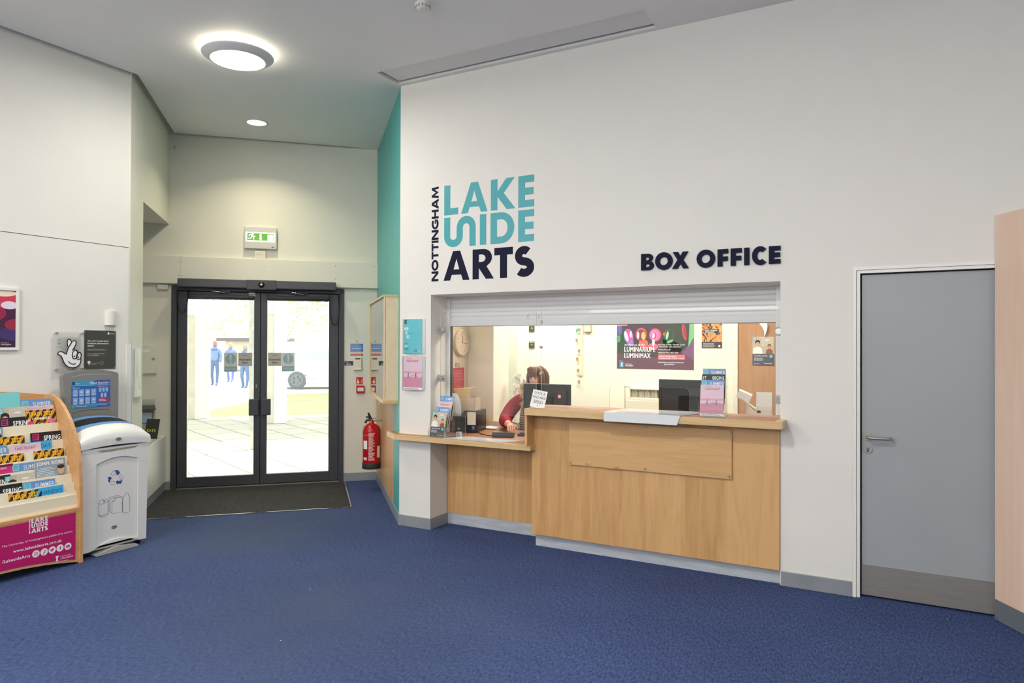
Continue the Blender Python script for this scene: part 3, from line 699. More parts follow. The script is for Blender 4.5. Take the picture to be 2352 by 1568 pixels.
def art(mb, kind, w, h, c):
    e = .0003
    R_ = lambda x0, y0, x1, y1, m, k=0: mb.rect(x0*w, -y0*h, x1*w, -y1*h, c+e*k, m) if y0 > y1 else mb.rect(x0*w, -y1*h, x1*w, -y0*h, c+e*k, m)
    if kind == 'spring':
        R_(0, 0, 1, 1, ink((30, 30, 34))); R_(.06, .05, .27, .05+.21*w/h, ink((206, 52, 122)), 1)
        mb.scribble(.08*w, -.05*h-.19*w, .25*w, -.06*h-.01*w, 3, c+2*e, ink((40, 20, 40)), .6, 3)
        mb.text('SPRING', .97*w, -.05*h-.24*w, .165*w, c+e, W_, w=.55*w, bold=.035, align='r'); mb.text('& 2024', .97*w, -.05*h-.45*w, .165*w, c+e, W_, w=.52*w, bold=.035, align='r')
        mb.scribble(.3*w, -.95*h, .9*w, -.7*h, 4, c+e, ink((180, 180, 180)), .4, 5)
    elif kind == 'trash':
        R_(0, 0, 1, 1, ink((222, 158, 44)))
        for i in range(-3, 7):
            x = i*.22*w
            pts = [(x, -h), (x+.11*w, -h), (x+.11*w+.62*h, 0), (x+.62*h, 0)]
            pts = clip_poly(pts, 0, w)
            if len(pts) > 2: mb.poly(pts, c+e, c+e, ink((44, 32, 28)))
        mb.text('TRASH TEST', .5*w, -.07*h-.14*w, .14*w, c+4*e, ink((250, 196, 40)), w=.80*w, bold=.05, align='c')
        mb.text('DUMMIES', .5*w, -.07*h-.28*w, .085*w, c+4*e, ink((250, 250, 240)), w=.56*w, bold=.03, align='c')
        mb.disc(.16*w, -.47*w, .10*w, c+3*e, ink((216, 60, 120))); mb.disc(.84*w, -.42*w, .10*w, c+3*e, ink((224, 110, 180)))
        mb.disc(.5*w, -.56*w, .16*w, c+2*e, ink((196, 150, 90)), rb=.15*w); mb.disc(.52*w, -.47*w, .10*w, c+3*e, ink((120, 70, 40))); mb.disc(.52*w, -.53*w, .075*w, c+4*e, ink((222, 170, 130)))
        mb.disc(.3*w, -.64*w, .06*w, c+4*e, ink((190, 40, 40))); mb.disc(.45*w, -.68*w, .06*w, c+4*e, W_)
    elif kind == 'summer':
        R_(0, 0, 1, 1, ink((104, 150, 202))); logo_tile(mb, .03*w, -.03*h, .20*w, c+e, ink((130, 204, 216)), ink((90, 170, 190)))
        mb.text('SUMMER', .97*w, -.04*h-.19*w, .165*w, c+2*e, W_, w=.60*w, bold=.004, align='r'); mb.text('2024', .97*w, -.04*h-.39*w, .155*w, c+2*e, W_, w=.36*w, bold=.03, align='r')
        for i, x in enumerate((.26, .62, .9)):
            mb.poly(clip_poly([(x*w-.12*w, -.56*w), (x*w+.12*w, -.56*w), (x*w+.05*w, -.44*w), (x*w, -.40*w), (x*w-.05*w, -.44*w)], 0, w), c+e, c+e, ink((236, 196, 96)))
        if h > .6*w: R_(0, .56*w/h, 1, 1, ink((112, 150, 84)), 2); mb.scribble(.08*w, -.95*h, .9*w, -.7*h, 4, c+3*e, W_, .4, 8)
    elif kind == 'flight':
        R_(0, 0, 1, 1, ink((220, 194, 208))); mb.text('TAKE FLIGHT', .5*w, -.10*h-.09*w, .10*w, c+e, ink((170, 40, 70)), w=.66*w, bold=.01, align='c')
        R_(.12, .055+.12*w/h, .88, .058+.12*w/h, ink((190, 150, 170)), 1); mb.scribble(.2*w, -.07*h, .6*w, -.045*h, 1, c+e, ink((190, 120, 150)), .5, 2)
        if h > w:
            R_(0, .44, 1, .50, ink((226, 158, 184)), 1); R_(0, .62, 1, .93, ink((206, 140, 164)), 1)
            mb.poly([(0, -.62*h), (0, -.70*h), (w, -.70*h), (w, -.60*h), (.8*w, -.585*h), (.55*w, -.56*h), (.4*w, -.60*h)], c+2*e, c+2*e, ink((192, 140, 158)))
            figure_print(mb, .30*w, -.64*h, .17*h, c+4*e, ink((120, 80, 110)), ink((84, 110, 190))); figure_print(mb, .70*w, -.64*h, .16*h, c+4*e, ink((110, 90, 110)), ink((120, 90, 140)))
            R_(0, .93, 1, 1, W_, 3); mb.scribble(.08*w, -.985*h, .92*w, -.95*h, 1, c+5*e, ink((110, 110, 120)), .5, 4)
    elif kind == 'handa':
        R_(0, 0, 1, 1, ink((62, 170, 226))); mb.poly([(0, -.16*w), (0, -.05*w), (.12*w, -.02*w), (.24*w, -.06*w)], c+e, c+e, ink((150, 190, 90)))
        mb.text("HANDA'S", .95*w, -.24*w, .14*w, c+e, ink((30, 70, 110)), w=.66*w, align='r'); mb.text('SURPRISE', .95*w, -.42*w, .13*w, c+e, ink((30, 70, 110)), w=.68*w, align='r')
        mb.disc(.5*w, -.75*w, .2*w, c+e, ink((110, 70, 40)))
    elif kind == 'robb':
        R_(0, 0, 1, 1, ink((142, 160, 174))); mb.text('JOHN ROBB', .06*w, -.05*h-.13*w, .12*w, c+e, W_, w=.88*w, bold=.05)
        mb.scribble(.06*w, -.62*w, .64*w, -.25*w, 7, c+e, ink((226, 232, 236)), .4, 9)
        mb.poly([(.62*w, -h), (.62*w, -.70*w), (.74*w, -.56*w), (.92*w, -.56*w), (w, -.66*w), (w, -h)], c+e, c+e, ink((52, 54, 62)))
        mb.disc(.84*w, -.40*w, .105*w, c+2*e, ink((214, 178, 152)), rb=.15*w); mb.disc(.84*w, -.29*w, .12*w, c+3*e, ink((56, 46, 42)), rb=.07*w)
        mb.rect(.3*w, -.78*w, .40*w, -.68*w, c+2*e, ink((30, 70, 130))); mb.scribble(.06*w, -.78*w, .26*w, -.69*w, 2, c+e, ink((60, 70, 80)), .5, 4)
    elif kind in ('counter', 'counter_wide'):
        tall = kind == 'counter'
        R_(0, 0, 1, 1, ink((196, 184, 164)))
        for i in range(5): R_(0, .1+i*.13, 1, .105+i*.13, ink((164, 150, 130)), 1)
        logo_tile(mb, .02*w, -.02*h, .18*w, c+2*e, ink((96, 176, 190)), ink((190, 226, 230)))
        R_(.44 if tall else .38, .03, .92, .32 if tall else .55, ink((214, 208, 196)), 2); R_(.47 if tall else .41, .05, .89, .29 if tall else .5, ink((200, 192, 178)), 3)
        mb.disc((.68 if tall else .63)*w, -.12*h if tall else -.16*h, .12*w, c+4*e, ink((232, 230, 224)), rb=.035*w)
        person_print(mb, .24*w, -(.60*h if tall else .95*h), .48*h if tall else .8*h, c+4*e, ink((44, 34, 32)), ink((206, 168, 140)), ink((236, 234, 230)))
        if tall:
            person_print(mb, .78*w, -.60*h, .34*h, c+4*e, ink((126, 62, 40)), ink((214, 150, 120)), ink((150, 84, 60)))
            R_(0, .60, 1, 1, ink((76, 80, 92)), 8); mb.text('COUNTER CULTURE', .07*w, -.69*h, .055*w, c+9*e, W_, w=.62*w, bold=.03)
            mb.disc(.86*w, -.68*h, .08*w, c+9*e, ink((96, 196, 206))); mb.scribble(.07*w, -.84*h, .6*w, -.73*h, 4, c+9*e, ink((210, 214, 220)), .45, 6)
            uon(mb, .07*w, -.97*h, .08*w, c+9*e); mb.scribble(.55*w, -.95*h, .93*w, -.91*h, 1, c+9*e, ink((224, 190, 150)), .8, 3)
    elif kind == 'magenta':
        R_(0, 0, 1, 1, ink((206, 44, 124))); mb.text('NEWS', .60*w, -.15*w, .06*w, c+e, W_, w=.2*w); R_(0, 0, 1, .08, ink((120, 20, 70)), 1)
    elif kind == 'turquoise':
        R_(0, 0, 1, 1, ink((122, 206, 208))); mb.text('M', .30*w, -.62*h, .14*w, c+e, W_, bold=.05); mb.text('MEMBERSHIP', .30*w, -.85*h, .10*w, c+e, W_, bold=.04, align='r')
        mb.scribble(.1*w, -.97*h, .38*w, -.88*h, 3, c+e, ink((70, 160, 170)), .5, 3)
    elif kind == 'begins':
        R_(0, 0, 1, 1, ink((26, 28, 34))); mb.text('IT', .06*w, -.23*w, .15*w, c+e, W_, w=.13*w, bold=.03); mb.text('BEGINS', .96*w, -.23*w, .15*w, c+e, W_, w=.50*w, bold=.03, align='r')
    elif kind == 'plain':  # pale greenish reflection on the glossy holder, drawn as its print
        R_(0, 0, 1, 1, ink((234, 236, 224))); mb.disc(.4*w, -.45*h, .25*w, c+e, ink((214, 222, 196)), rb=.3*w); mb.disc(.6*w, -.75*h, .2*w, c+e, ink((206, 214, 186)), rb=.2*w)
    elif kind == 'pinkback':
        R_(0, 0, 1, 1, ink((216, 190, 206))); mb.scribble(.1*w, -.2*h, .8*w, -.05*h, 2, c+e, ink((190, 150, 170)), .3, 3)
def clip_poly(pts, x0, x1):
    def half(ps, f, cut):
        out = []
        for i in range(len(ps)):
            a, b = ps[i], ps[(i+1) % len(ps)]; ia, ib = f(a), f(b)
            if ia >= 0: out.append(a)
            if (ia >= 0) != (ib >= 0):
                t_ = ia/(ia-ib); out.append((a[0]+(b[0]-a[0])*t_, a[1]+(b[1]-a[1])*t_))
        return out
    return half(half(pts, lambda p: p[0]-x0, x0), lambda p: x1-p[0], x1)
def leaflet(kind, w, h, thick=.003, pages=True):
    m = MB(); m.box(0, -h, -thick, w, 0, 0, PAPER if kind not in ('spring', 'begins') else ink((36, 36, 40))); art(m, kind, w, h, .0004); return m

# ================================================================== poster holders on the pier and round the corner
def curved_holder(fr, a0, a1, b0, b1, c, artkind, name, label, group):
    t = Thing(name, label, 'poster', fr, ((a0+a1)/2, b0, c), group)
    w = a1-a0; h = b1-b0; bul = .022
    A = lambda u: c+.004+bul*(1-(2*u-1)**2)
    m = MB(); m.grid(lambda u, v: (a0+u*w, b0+v*h, A(u)), 14, 1, mat('holder_silver', (188, 190, 192), .35, metal=.3))
    n = 14
    for bb, up in ((b0, 0), (b1, 1)):
        pts = [(a0, bb, c)]+[(a0+i/n*w, bb, A(i/n)) for i in range(n+1)]+[(a1, bb, c)]
        m.add(pts, [tuple(range(len(pts))) if up else tuple(range(len(pts)))[::-1]], mat('holder_silver'))
    m.add([(a0, b0, c), (a0, b0, A(0)), (a0, b1, A(0)), (a0, b1, c)], [(0, 1, 2, 3)], mat('holder_silver')); m.add([(a1, b0, c), (a1, b0, A(1)), (a1, b1, A(1)), (a1, b1, c)], [(3, 2, 1, 0)], mat('holder_silver'))
    t.part('holder', m)
    # the poster bends with the holder
    iw = w*.80; ih = h*.975; src = MB(); art(src, artkind, iw, ih, 0) if artkind != 'members' else members(src, iw, ih)
    bent = MB(); bent.mats = src.mats; bent.f = src.f; bent.m = src.m; bent.smooth = src.smooth
    base = MB(); base.grid(lambda u, v: (a0+w*.10+u*iw, b0+h*.0125+v*ih, A(.10+.8*u)+.0006), 14, 1, PAPER)
    bent.v = [(a0+w*.10+x, b1-h*.0125+y, A(.10+x/w)+.0018+z*2) for x, y, z in src.v]
    t.part('poster', base); t.part('print', bent)
    return t
def members(mb, w, h):
    # columns of strips so the sheet bends cleanly
    for i in range(10): mb.rect(w*i/10, -h, w*(i+1)/10, 0, 0, ink((98, 190, 204)))
    for i in range(3): mb.rect(.02*w, -h*(.05+.04*i), .17*w, -h*(.02+.04*i), .0004, ink((50, 50, 70)))
    for i, (s_, x) in enumerate((('MEM', .02), ('BE', .09), ('RS', .17))): mb.text(s_, x*w, -h*(.32+.12*i), .095*h, .0004, W_, w=(.26, .15, .19)[i]*w, bold=.03)
    mb.text('JOIN US', .04*w, -.735*h, .025*h, .0004, ink((50, 60, 90)), w=.2*w, bold=.03); mb.scribble(.04*w, -.83*h, .3*w, -.75*h, 3, .0004, W_, .5, 2); mb.scribble(.04*w, -.92*h, .32*w, -.84*h, 4, .0004, ink((60, 140, 170)), .5, 4)
    mb.text('MEMBERSHIP', .3*w, -.44*h, .06*h, .0002, ink((122, 204, 214)), w=.6*w); uon(mb, .63*w, -.96*h, .10*w, .0004)
_art = art
def art_split(mb, kind, w, h, c):
    """big background faces cut in columns so a bent sheet stays under its print"""
    tmp = MB(); _art(tmp, kind, w, h, c)
    for f_, mi_ in zip(tmp.f, tmp.m):
        ps = [tmp.v[i] for i in f_]; xs = [p[0] for p in ps]
        if len(ps) == 4 and max(xs)-min(xs) > .15*w:
            z = ps[0][2]; y0 = min(p[1] for p in ps); y1 = max(p[1] for p in ps); n = 10; x0 = min(xs); x1 = max(xs)
            if all(abs(p[1]-y0) < 1e-6 or abs(p[1]-y1) < 1e-6 for p in ps):
                for i in range(n): mb.rect(x0+(x1-x0)*i/n, y0, x0+(x1-x0)*(i+1)/n, y1, z, tmp.mats[mi_])
                continue
        mb.add(ps, [tuple(range(len(ps)))], tmp.mats[mi_])
def curved_art(*a_):
    global art
    art = art_split; r = curved_holder(*a_); art = _art; return r
curved_art(BO, -3.836, -3.592, 1.524, 1.828, -4.98, 'members', 'poster_holder', 'turquoise MEMBERS poster in a bowed silver holder on the white pier', 'bowed poster holders by the counter')
curved_art(BO, -3.840, -3.590, 1.203, 1.500, -4.98, 'flight', 'poster_holder', 'pink TAKE FLIGHT poster in a bowed silver holder on the white pier', 'bowed poster holders by the counter')
curved_art(TW, -6.60, -6.36, 1.535, 1.840, -.79, 'turquoise', 'poster_holder', 'upper bowed poster holder seen edge-on on the teal wall', 'bowed poster holders by the counter')
curved_art(TW, -6.60, -6.36, 1.185, 1.500, -.79, 'turquoise', 'poster_holder', 'lower bowed poster holder seen edge-on on the teal wall', 'bowed poster holders by the counter')
curved_art(RW, 6.76, 7.08, 1.13, 1.56, -1.47, 'plain', 'poster_holder', 'glossy bowed poster holder on the pier behind the recycling bin', None)

# ================================================================== teal wall: timber panel, glazed noticeboard, socket
t = Thing('timber_wall_panel', 'upright veneered timber panel on the lower teal wall behind the fire extinguisher', 'panel', TW, (-7.3, .1, -.79))
m = MB(); m.box(-8.41, .10, -.79, -6.70, 1.22, -.782, MAPLE); t.part('board', m)
BP = .79-.135                                            # face of the noticeboard
af = dw  # keep name
nb_n = -(tw(882, 800, BP)[0]); nb_f = -(tw(850, 800, BP)[0])
zt0 = 2.045; zb0 = 1.075
t = Thing('noticeboard', 'glazed noticeboard in a pale timber case on the teal wall', 'noticeboard', TW, (-(nb_n+nb_f)/2, zb0, -.79))
LW_ = wood('pale_birch', (232, 212, 180), (220, 196, 160), (3, 3, 3), .4)
A0, A1 = -nb_f, -nb_n
m = MB(); m.box(A0, zb0+.02, -.79, A1, zt0, -BP-.012, LW_); t.part('case', m, bev=.003)
m = MB()
for bx in [(A0-.006, zb0-.005, A1+.006, zb0+.028), (A0-.006, zt0-.012, A1+.006, zt0+.006)]: m.box(bx[0], bx[1], -.79, bx[2], bx[3], -BP+.012, OAKEDGE)
m.box(A0-.004, zb0, -BP-.01, A0+.012, zt0, -BP+.004, OAKEDGE); m.box(A1-.004, zb0, -BP-.01, A1+.004, zt0, -BP+.004, LW_)
t.part('frame', m, bev=.002)
m = MB(); m.box(A0+.01, zb0+.03, -BP-.010, A1-.002, zt0-.012, -BP-.004, glass('mirror_glass', (235, 225, 205), .10)); t.part('glass_pane', m)
m = MB(); m.box(-8.02, .93, -.781, -7.90, 1.0, -.772, CREAMP); m.box(-7.985, .95, -.772, -7.965, .98, -.766, WHITEP); solo('wall_socket', m, 'small cream socket on the timber panel above the fire extinguisher', 'socket', TW, (-7.95, .93, -.78))

# ================================================================== things on the entrance wall
def dwbox(px0, py0, px1, py1): a0, b1 = dw(px0, py0); a1, b0 = dw(px1, py1); return a0, b0, a1, b1
CQ = -8.42
a0, b0, a1, b1 = dwbox(805, 789, 834, 808)
t = Thing('safety_notice', 'blue fire action notice with a red strip on the wall right of the doors', 'notice', DW, (a0, b0, CQ))
m = MB(); m.box(a0, b0, CQ, a1, b1, CQ+.002, ink((58, 126, 194))); m.scribble(a0+.008, b0+.004, a1-.008, b1-.004, 9, CQ+.0025, ink((200, 220, 240)), .35, 5); m.rect(a0+.02, (b0+b1)/2-.01, a1-.02, (b0+b1)/2-.004, CQ+.003, W_); t.part('blue_panel', m)
m = MB(); m.box(a0, b0-.045, CQ, a1, b0-.022, CQ+.002, ink((196, 52, 60))); m.scribble(a0+.006, b0-.041, a1-.006, b0-.027, 2, CQ+.0025, ink((240, 190, 190)), .4, 3); t.part('red_strip', m)
m = MB(); m.disc((a0+a1)/2, b1+.025, .011, CQ+.001, ink((60, 110, 170))); m.disc((a0+a1)/2, b1+.025, .006, CQ+.002, W_); t.part('round_sticker', m)
m = MB(); a0, b0, a1, b1 = dwbox(791, 829, 811, 839); m.box(a0, b0, CQ, a1, b1, CQ+.003, ink((50, 56, 68))); m.text('A093', a0+.02, b0+.008, .016, CQ+.0035, W_, w=(a1-a0)*.5, bold=.03); m.scribble(a0+.006, b1-.02, a1-.03, b1-.004, 1, CQ+.0035, ink((160, 170, 190)), .4, 2)
solo('door_number_sign', m, 'small dark room number sign beside the right door frame', 'sign', DW, (a0, b0, CQ))
a0, b0, a1, b1 = dwbox(812, 819, 830, 849)
t = Thing('alarm_keypad', 'cream alarm keypad with a small green display, right of the doors', 'keypad', DW, (a0, b0, CQ))
m = MB(); m.box(a0, b0, CQ, a1, b1, CQ+.03, CREAMP); t.part('housing', m, bev=.006); m = MB(); m.box(a0+.018, b1-.032, CQ+.03, a1-.018, b1-.014, CQ+.031, ink((96, 106, 60))); t.part('display', m)
m = MB(); m.box(a0-.002, b0-.004, CQ, a1+.002, b0+.022, CQ+.036, CREAMP); t.part('lower_cover', m, bev=.006)
a0, b0, a1, b1 = dwbox(817, 866, 834, 883)
m = MB(); m.box(a0, b0, CQ, a1, b1, CQ+.002, ink((198, 30, 44))); m.rect(a0, b0, a0+.004, b1, CQ+.0025, ink((240, 220, 180))); m.rect(a1-.004, b0, a1, b1, CQ+.0025, ink((240, 220, 180))); m.rect(a0, b0, a1, b0+.004, CQ+.0025, ink((240, 220, 180)))
m.rect(a0+.014, b0+.015, a0+.040, b0+.040, CQ+.0025, ink((244, 226, 190))); m.rect(a0+.020, b0+.04, a0+.026, b0+.075, CQ+.0025, ink((244, 226, 190))); m.rect(a0+.03, b0+.04, a0+.038, b0+.052, CQ+.0025, ink((244, 226, 190)))
for i in range(3): m.line([(a1-.018+.004*i, b0+.02+i*.014), (a1-.026+.004*i, b0+.03+i*.014), (a1-.016+.004*i, b0+.036+i*.014)], .004, CQ+.0025, ink((244, 226, 190)))
solo('fire_alarm_sign', m, 'red fire alarm call point sign with a pressing hand', 'sign', DW, (a0, b0, CQ))
a0, b0, a1, b1 = dwbox(818, 885, 836, 902)
t = Thing('fire_alarm_call_point', 'red break glass call point on the wall above the extinguisher', 'alarm', DW, (a0, b0, CQ))
m = MB(); m.box(a0, b0, CQ, a1, b1, CQ+.035, mat('alarm_red', (180, 34, 52), .35)); t.part('housing', m, bev=.004)
m = MB(); m.rect(a0+.014, b0+.024, a1-.008, b1-.024, CQ+.0355, W_); 
for i in range(3): m.disc(a0+.036+.016*i, (b0+b1)/2, .004, CQ+.036, K_)
t.part('push_window', m)
# exit sign
a0, b1 = dw(562, 521); a1, b0 = dw(636, 574)
t = Thing('exit_sign', 'lit green emergency exit sign with a running figure and down arrow above the doors', 'sign', DW, (a0, b0, CQ))
m = MB(); m.box(a0, b0, CQ, a1, b1, CQ+.055, mat('exit_housing', (198, 197, 190), .4)); t.part('housing', m, bev=.005)
fa0, fa1 = a0+.018, a1-.018; fb0, fb1 = b0+.078, b1-.062; cc = CQ+.056
GLW = mat('exit_white', (246, 252, 236), .4, emit=(246, 252, 230), estr=.9); GLG = mat('exit_green', (88, 150, 44), .4, emit=(96, 170, 50), estr=.28)
m = MB(); m.box(fa0, fb0, CQ+.055, fa1, fb1, cc, GLW); m.rect(fa0+.014, fb0+.014, fa1-.014, fb1-.012, cc+.001, GLG)
hh = fb1-fb0; ww = fa1-fa0; c3 = cc+.002
m.rect(fa0+ww*.47, fb0+hh*.32, fa0+ww*.53, fb1-.02, c3, GLW); m.poly([(fa0+ww*.44, fb0+hh*.36), (fa0+ww*.50, fb0+hh*.14), (fa0+ww*.56, fb0+hh*.36)], c3, c3, GLW)
m.rect(fa0+ww*.74, fb0+hh*.15, fa0+ww*.93, fb1-.022, c3, GLW)
rx, ry, rh = fa0+ww*.21, fb0+.02, hh*.78
for pts, tk in [([(.10, .90), (-.05, .55)], .20), ([(-.05, .78), (-.30, .72), (-.42, .5)], .09), ([(.05, .72), (.22, .5), (.42, .52)], .09), ([(-.05, .55), (.18, .40), (.22, .02)], .13), ([(-.05, .52), (-.18, .18), (-.48, .20)], .12)]:
    m.line([(rx+x*rh, ry+y*rh*.92) for x, y in pts], tk*rh, c3, GLW)
m.disc(rx+.20*rh, ry+.93*rh, .10*rh, c3, GLW, n=14)
t.part('lit_panel', m)
m = MB(); m.disc(a1-.04, b0+.022, .018, CQ+.0565, ink((120, 124, 128)), rb=.007); t.part('maker_badge', m)
a0, b1 = dw(586, 577); a1, b0 = dw(610, 594)
m = MB(); m.box(a0, 2.566, CQ, a1, b1, CQ+.04, CREAMP)
for i in range(6): m.box(a0+.012, 2.575+i*.013, CQ+.04, a1-.012, 2.580+i*.013, CQ+.043, CREAMP)
solo('wall_sounder', m, 'small cream ribbed sounder under the exit sign', 'sounder', DW, (a0, 2.566, CQ), bev=.002)
# door contact, meter cupboard
a0, b1 = dw(363, 655); a1, b0 = dw(387, 665)
m = MB(); m.box(a0, b0, CQ, a1, b1+.006, CQ+.04, CREAMP); m.box(a0+.006, b0+.008, CQ+.04, a1-.01, b1-.004, CQ+.043, WHITEP); m.tube([(a1-.02, b1, CQ+.02), (a1, b1+.018, CQ+.02), (a1+.05, b1+.02, CQ+.02)], .004, WHITEP, 6); solo('door_sensor', m, 'small white door sensor in the corner above the left door frame', 'sensor', DW, (a0, b0, CQ), bev=.003)
a1, b1 = dw(361, 791); _, b0 = dw(361, 858)
t = Thing('meter_cupboard', 'white steel wall cupboard with a lock in the recess left of the doors', 'cupboard', DW, (a1, b0, CQ))
m = MB(); m.box(a1-.42, b0, CQ, a1, b1, CQ+.03, WALLW); t.part('carcass', m, bev=.004); m = MB(); m.box(a1-.415, b0+.006, CQ+.031, a1-.006, b1-.006, CQ+.04, WALLW); dd = t.part('door', m, bev=.003)
m = MB(); lx, lz = dw(354, 824); m.cyl((lx, lz, CQ+.04), (lx, lz, CQ+.046), .014, STEEL, 16); t.part('lock', m, dd); m = MB(); m.rect(a1-.30, b1-.085, a1-.06, b1-.055, CQ+.041, W_); m.scribble(a1-.29, b1-.08, a1-.12, b1-.06, 1, CQ+.0415, ink((150, 150, 150)), .4, 2); t.part('paper_label', m, dd)
m = MB(); m.tube([(-1.40, 3.78, CQ+.002), (-1.42, 3.77, CQ+.004), (-1.425, 3.74, CQ+.004)], .0025, RUBBER, 5); solo('cable_stub', m, 'short stub of cable high on the entrance wall near the left corner', 'cable', DW, (-1.42, 3.74, CQ))

# fire extinguisher
t = Thing('fire_extinguisher', 'red fire extinguisher with a dark base hanging beside the timber panel', 'fire extinguisher', WF, tuple(PQ(.672, 7.79, .25)))
RED = mat('extinguisher_red', (176, 16, 30), .22); ex, ey, _ = PQ(.672, 7.79)
m = MB(); r = .098; m.lathe([(0, .285), (r*.96, .285), (r, .30), (r, .655), (r*.96, .685), (r*.75, .715), (r*.40, .737), (.026, .742), (.024, .762), (0, .762)], (ex, ey, 0), RED, 28); cyl_ = t.part('cylinder', m)
m = MB(); m.lathe([(0, .250), (r*1.0, .250), (r*1.03, .257), (r*1.03, .312), (r*.9, .312)], (ex, ey, 0), RUBBER, 28); t.part('base_ring', m)
LB = mat('label_print', (236, 214, 214), .5)
m = MB()
def lab(m, a0, a1, z0, z1, mt, dr=.0008, n=8):
    vs_ = []; 
    for k in range(n+1):
        a = rad(a0+(a1-a0)*k/n); vs_ += [(ex+(r+dr)*cos(a), ey+(r+dr)*sin(a), z0), (ex+(r+dr)*cos(a), ey+(r+dr)*sin(a), z1)]
    m.add(vs_, [(2*k, 2*k+2, 2*k+3, 2*k+1) for k in range(n)], mt, True)
ca = math.degrees(atan2(-ey, -ex))
rn = random.Random(4)
lab(m, ca-58, ca-28, .47, .56, W_); lab(m, ca+38, ca+66, .375, .50, W_)
for i in range(24):
    z = .35+i*.0125; lab(m, ca-20+rn.random()*3, ca+22-rn.random()*18, z, z+.006, LB)
lab(m, ca-55, ca-26, .62, .623, LB); lab(m, ca-55, ca-30, .35, .38, LB)
t.part('printed_labels', m, cyl_)
m = MB(); m.cyl((ex, ey, .75), (ex, ey, .79), .018, mat('brass', (190, 150, 80), .3, metal=1)); m.tube([(ex-.005, ey-.005, .785), (ex-.015, ey-.01, .81), (ex-.025, ey-.025, .855)], [.016, .014, .010], BLACK); m.tube([(ex, ey, .79), (ex-.035, ey-.015, .805), (ex-.055, ey-.03, .812)], [.012, .012, .008], BLACK)
m.tube([(ex, ey, .78), (ex-.04, ey-.03, .775), (ex-.055, ey-.04, .745)], [.012, .012, .014], BLACK); m.tube([(ex+.02, ey, .79), (ex+.045, ey+.01, .805), (ex+.05, ey+.01, .775), (ex+.02, ey, .77)], .004, mat('brass'), 6, closed=True)
t.part('valve_and_handle', m)
m = MB(); w0 = PQ(.785, 7.79); m.tube([(ex, ey, .765), (w0.x, w0.y, .77)], .006, STEEL, 6); m.tube([(ex, ey, .45), (w0.x, w0.y, .45)], .006, STEEL, 6); t.part('wall_bracket', m)

# ================================================================== roller shutter over the counter opening
t = Thing('roller_shutter', 'white aluminium roller shutter half lowered over the box office opening', 'shutter', BO, (-2.1, 1.77, -5.24))
m = MB(); z = 1.815; x0, x1 = -3.508, -.738
pitch = .0385
prof = []
while z < 2.10:
    for k in range(6):
        u = k/5; prof.append((z+u*(pitch-.003), -5.250+.0045*sin(pi*min(1, .08+.84*u))**.5))
    prof.append((z+pitch-.002, -5.258)); z += pitch
vs_ = [(x0, b, c) for b, c in prof]+[(x1, b, c) for b, c in prof]; n = len(prof)
m.add(vs_, [(i, i+n, i+n+1, i+1) for i in range(n-1)], ALU, True); t.part('slat_curtain', m)
m = MB(); m.box(x0, 1.768, -5.268, x1, 1.818, -5.236, ALU); m.box(x0, 1.765, -5.262, x1, 1.769, -5.242, RUBBER); t.part('bottom_bar', m, bev=.003)
for a0, a1 in ((-3.574, -3.504), (-.742, -.700)):
    m = MB(); m.box(a0, .815 if a0 < -3 else 1.112, -5.285, a1, 2.07, -5.228, ALU); m.box(a1-.004 if a0 < -3 else a0, .815 if a0 < -3 else 1.112, -5.28, a1+.002 if a0 < -3 else a0+.004, 1.80, -5.236, RUBBER) ; t.part('side_guide', m, bev=.003)
m = MB(); m.box(-3.535, 2.03, -5.298, -.68, 2.034, -5.0, WALL); t.part('lintel_lining', m)

# ================================================================== main counter
t = Thing('reception_counter', 'tall maple reception counter with a grey plinth under the shutter', 'counter', BO, (-1.6, 0, -4.98))
m = MB(); m.box(-2.540, .100, -5.235, -.679, 1.06, -4.962, MAPLE); t.part('front_panel', m, bev=.002)
m = MB(); m.box(-2.525, 0, -5.21, -.679, .100, -5.012, mat('plinth_grey', (190, 196, 204), .4, metal=.1, noise=.12, scale=5, stretch=(1, 6, 1))); t.part('plinth', m, label='scuffed grey plinth')
m = MB(); m.poly([(-2.525, -4.80), (-.640, -4.80), (-.640, -4.972), (-.682, -4.972), (-.682, -5.215), (-2.525, -5.215)], 1.06, 1.110, OAKEDGE, axis='b'); tp = t.part('top', m, bev=.004, label='pale oak lipped worktop')
m = MB(); m.poly([(-2.505, -4.822), (-.690, -4.822), (-.690, -5.210), (-2.505, -5.210)], 1.110, 1.1115, TOPWOOD, axis='b'); t.part('worn_surface', m, tp)
m = MB(); m.box(-2.537, .815, -4.962, -2.516, 1.06, -4.835, MAPLEH); t.part('bracket_board', m, bev=.002)
m = MB(); m.box(-2.208, .682, -4.962, -.986, 1.021, -4.943, MAPLEH); sp = t.part('fixed_sign_board', m, bev=.002, label='plain maple board bolted to the counter front')
for a, b in [(-2.197, 1.004), (-1.602, 1.006), (-1.004, 1.005), (-2.194, .700), (-1.602, .702), (-1.004, .700)]:
    m = MB(); m.cyl((a, b, -4.944), (a, b, -4.937), .010, STEEL, 14, r1=.008); t.part('bolt', m, sp)
m = MB(); TAPE = mat('tape_mark', (176, 136, 96), .5)
m.poly([(-2.07, .688), (-2.02, .688), (-2.02, .694), (-2.05, .696), (-2.065, .712)], -4.9427, -4.9427, TAPE); t.part('tape_mark', m, sp); m = MB(); m.poly([(-1.90, .678), (-1.80, .678), (-1.80, .696), (-1.83, .696), (-1.85, .684), (-1.90, .684)], -4.9427, -4.9427, TAPE); t.part('tape_mark', m, sp)

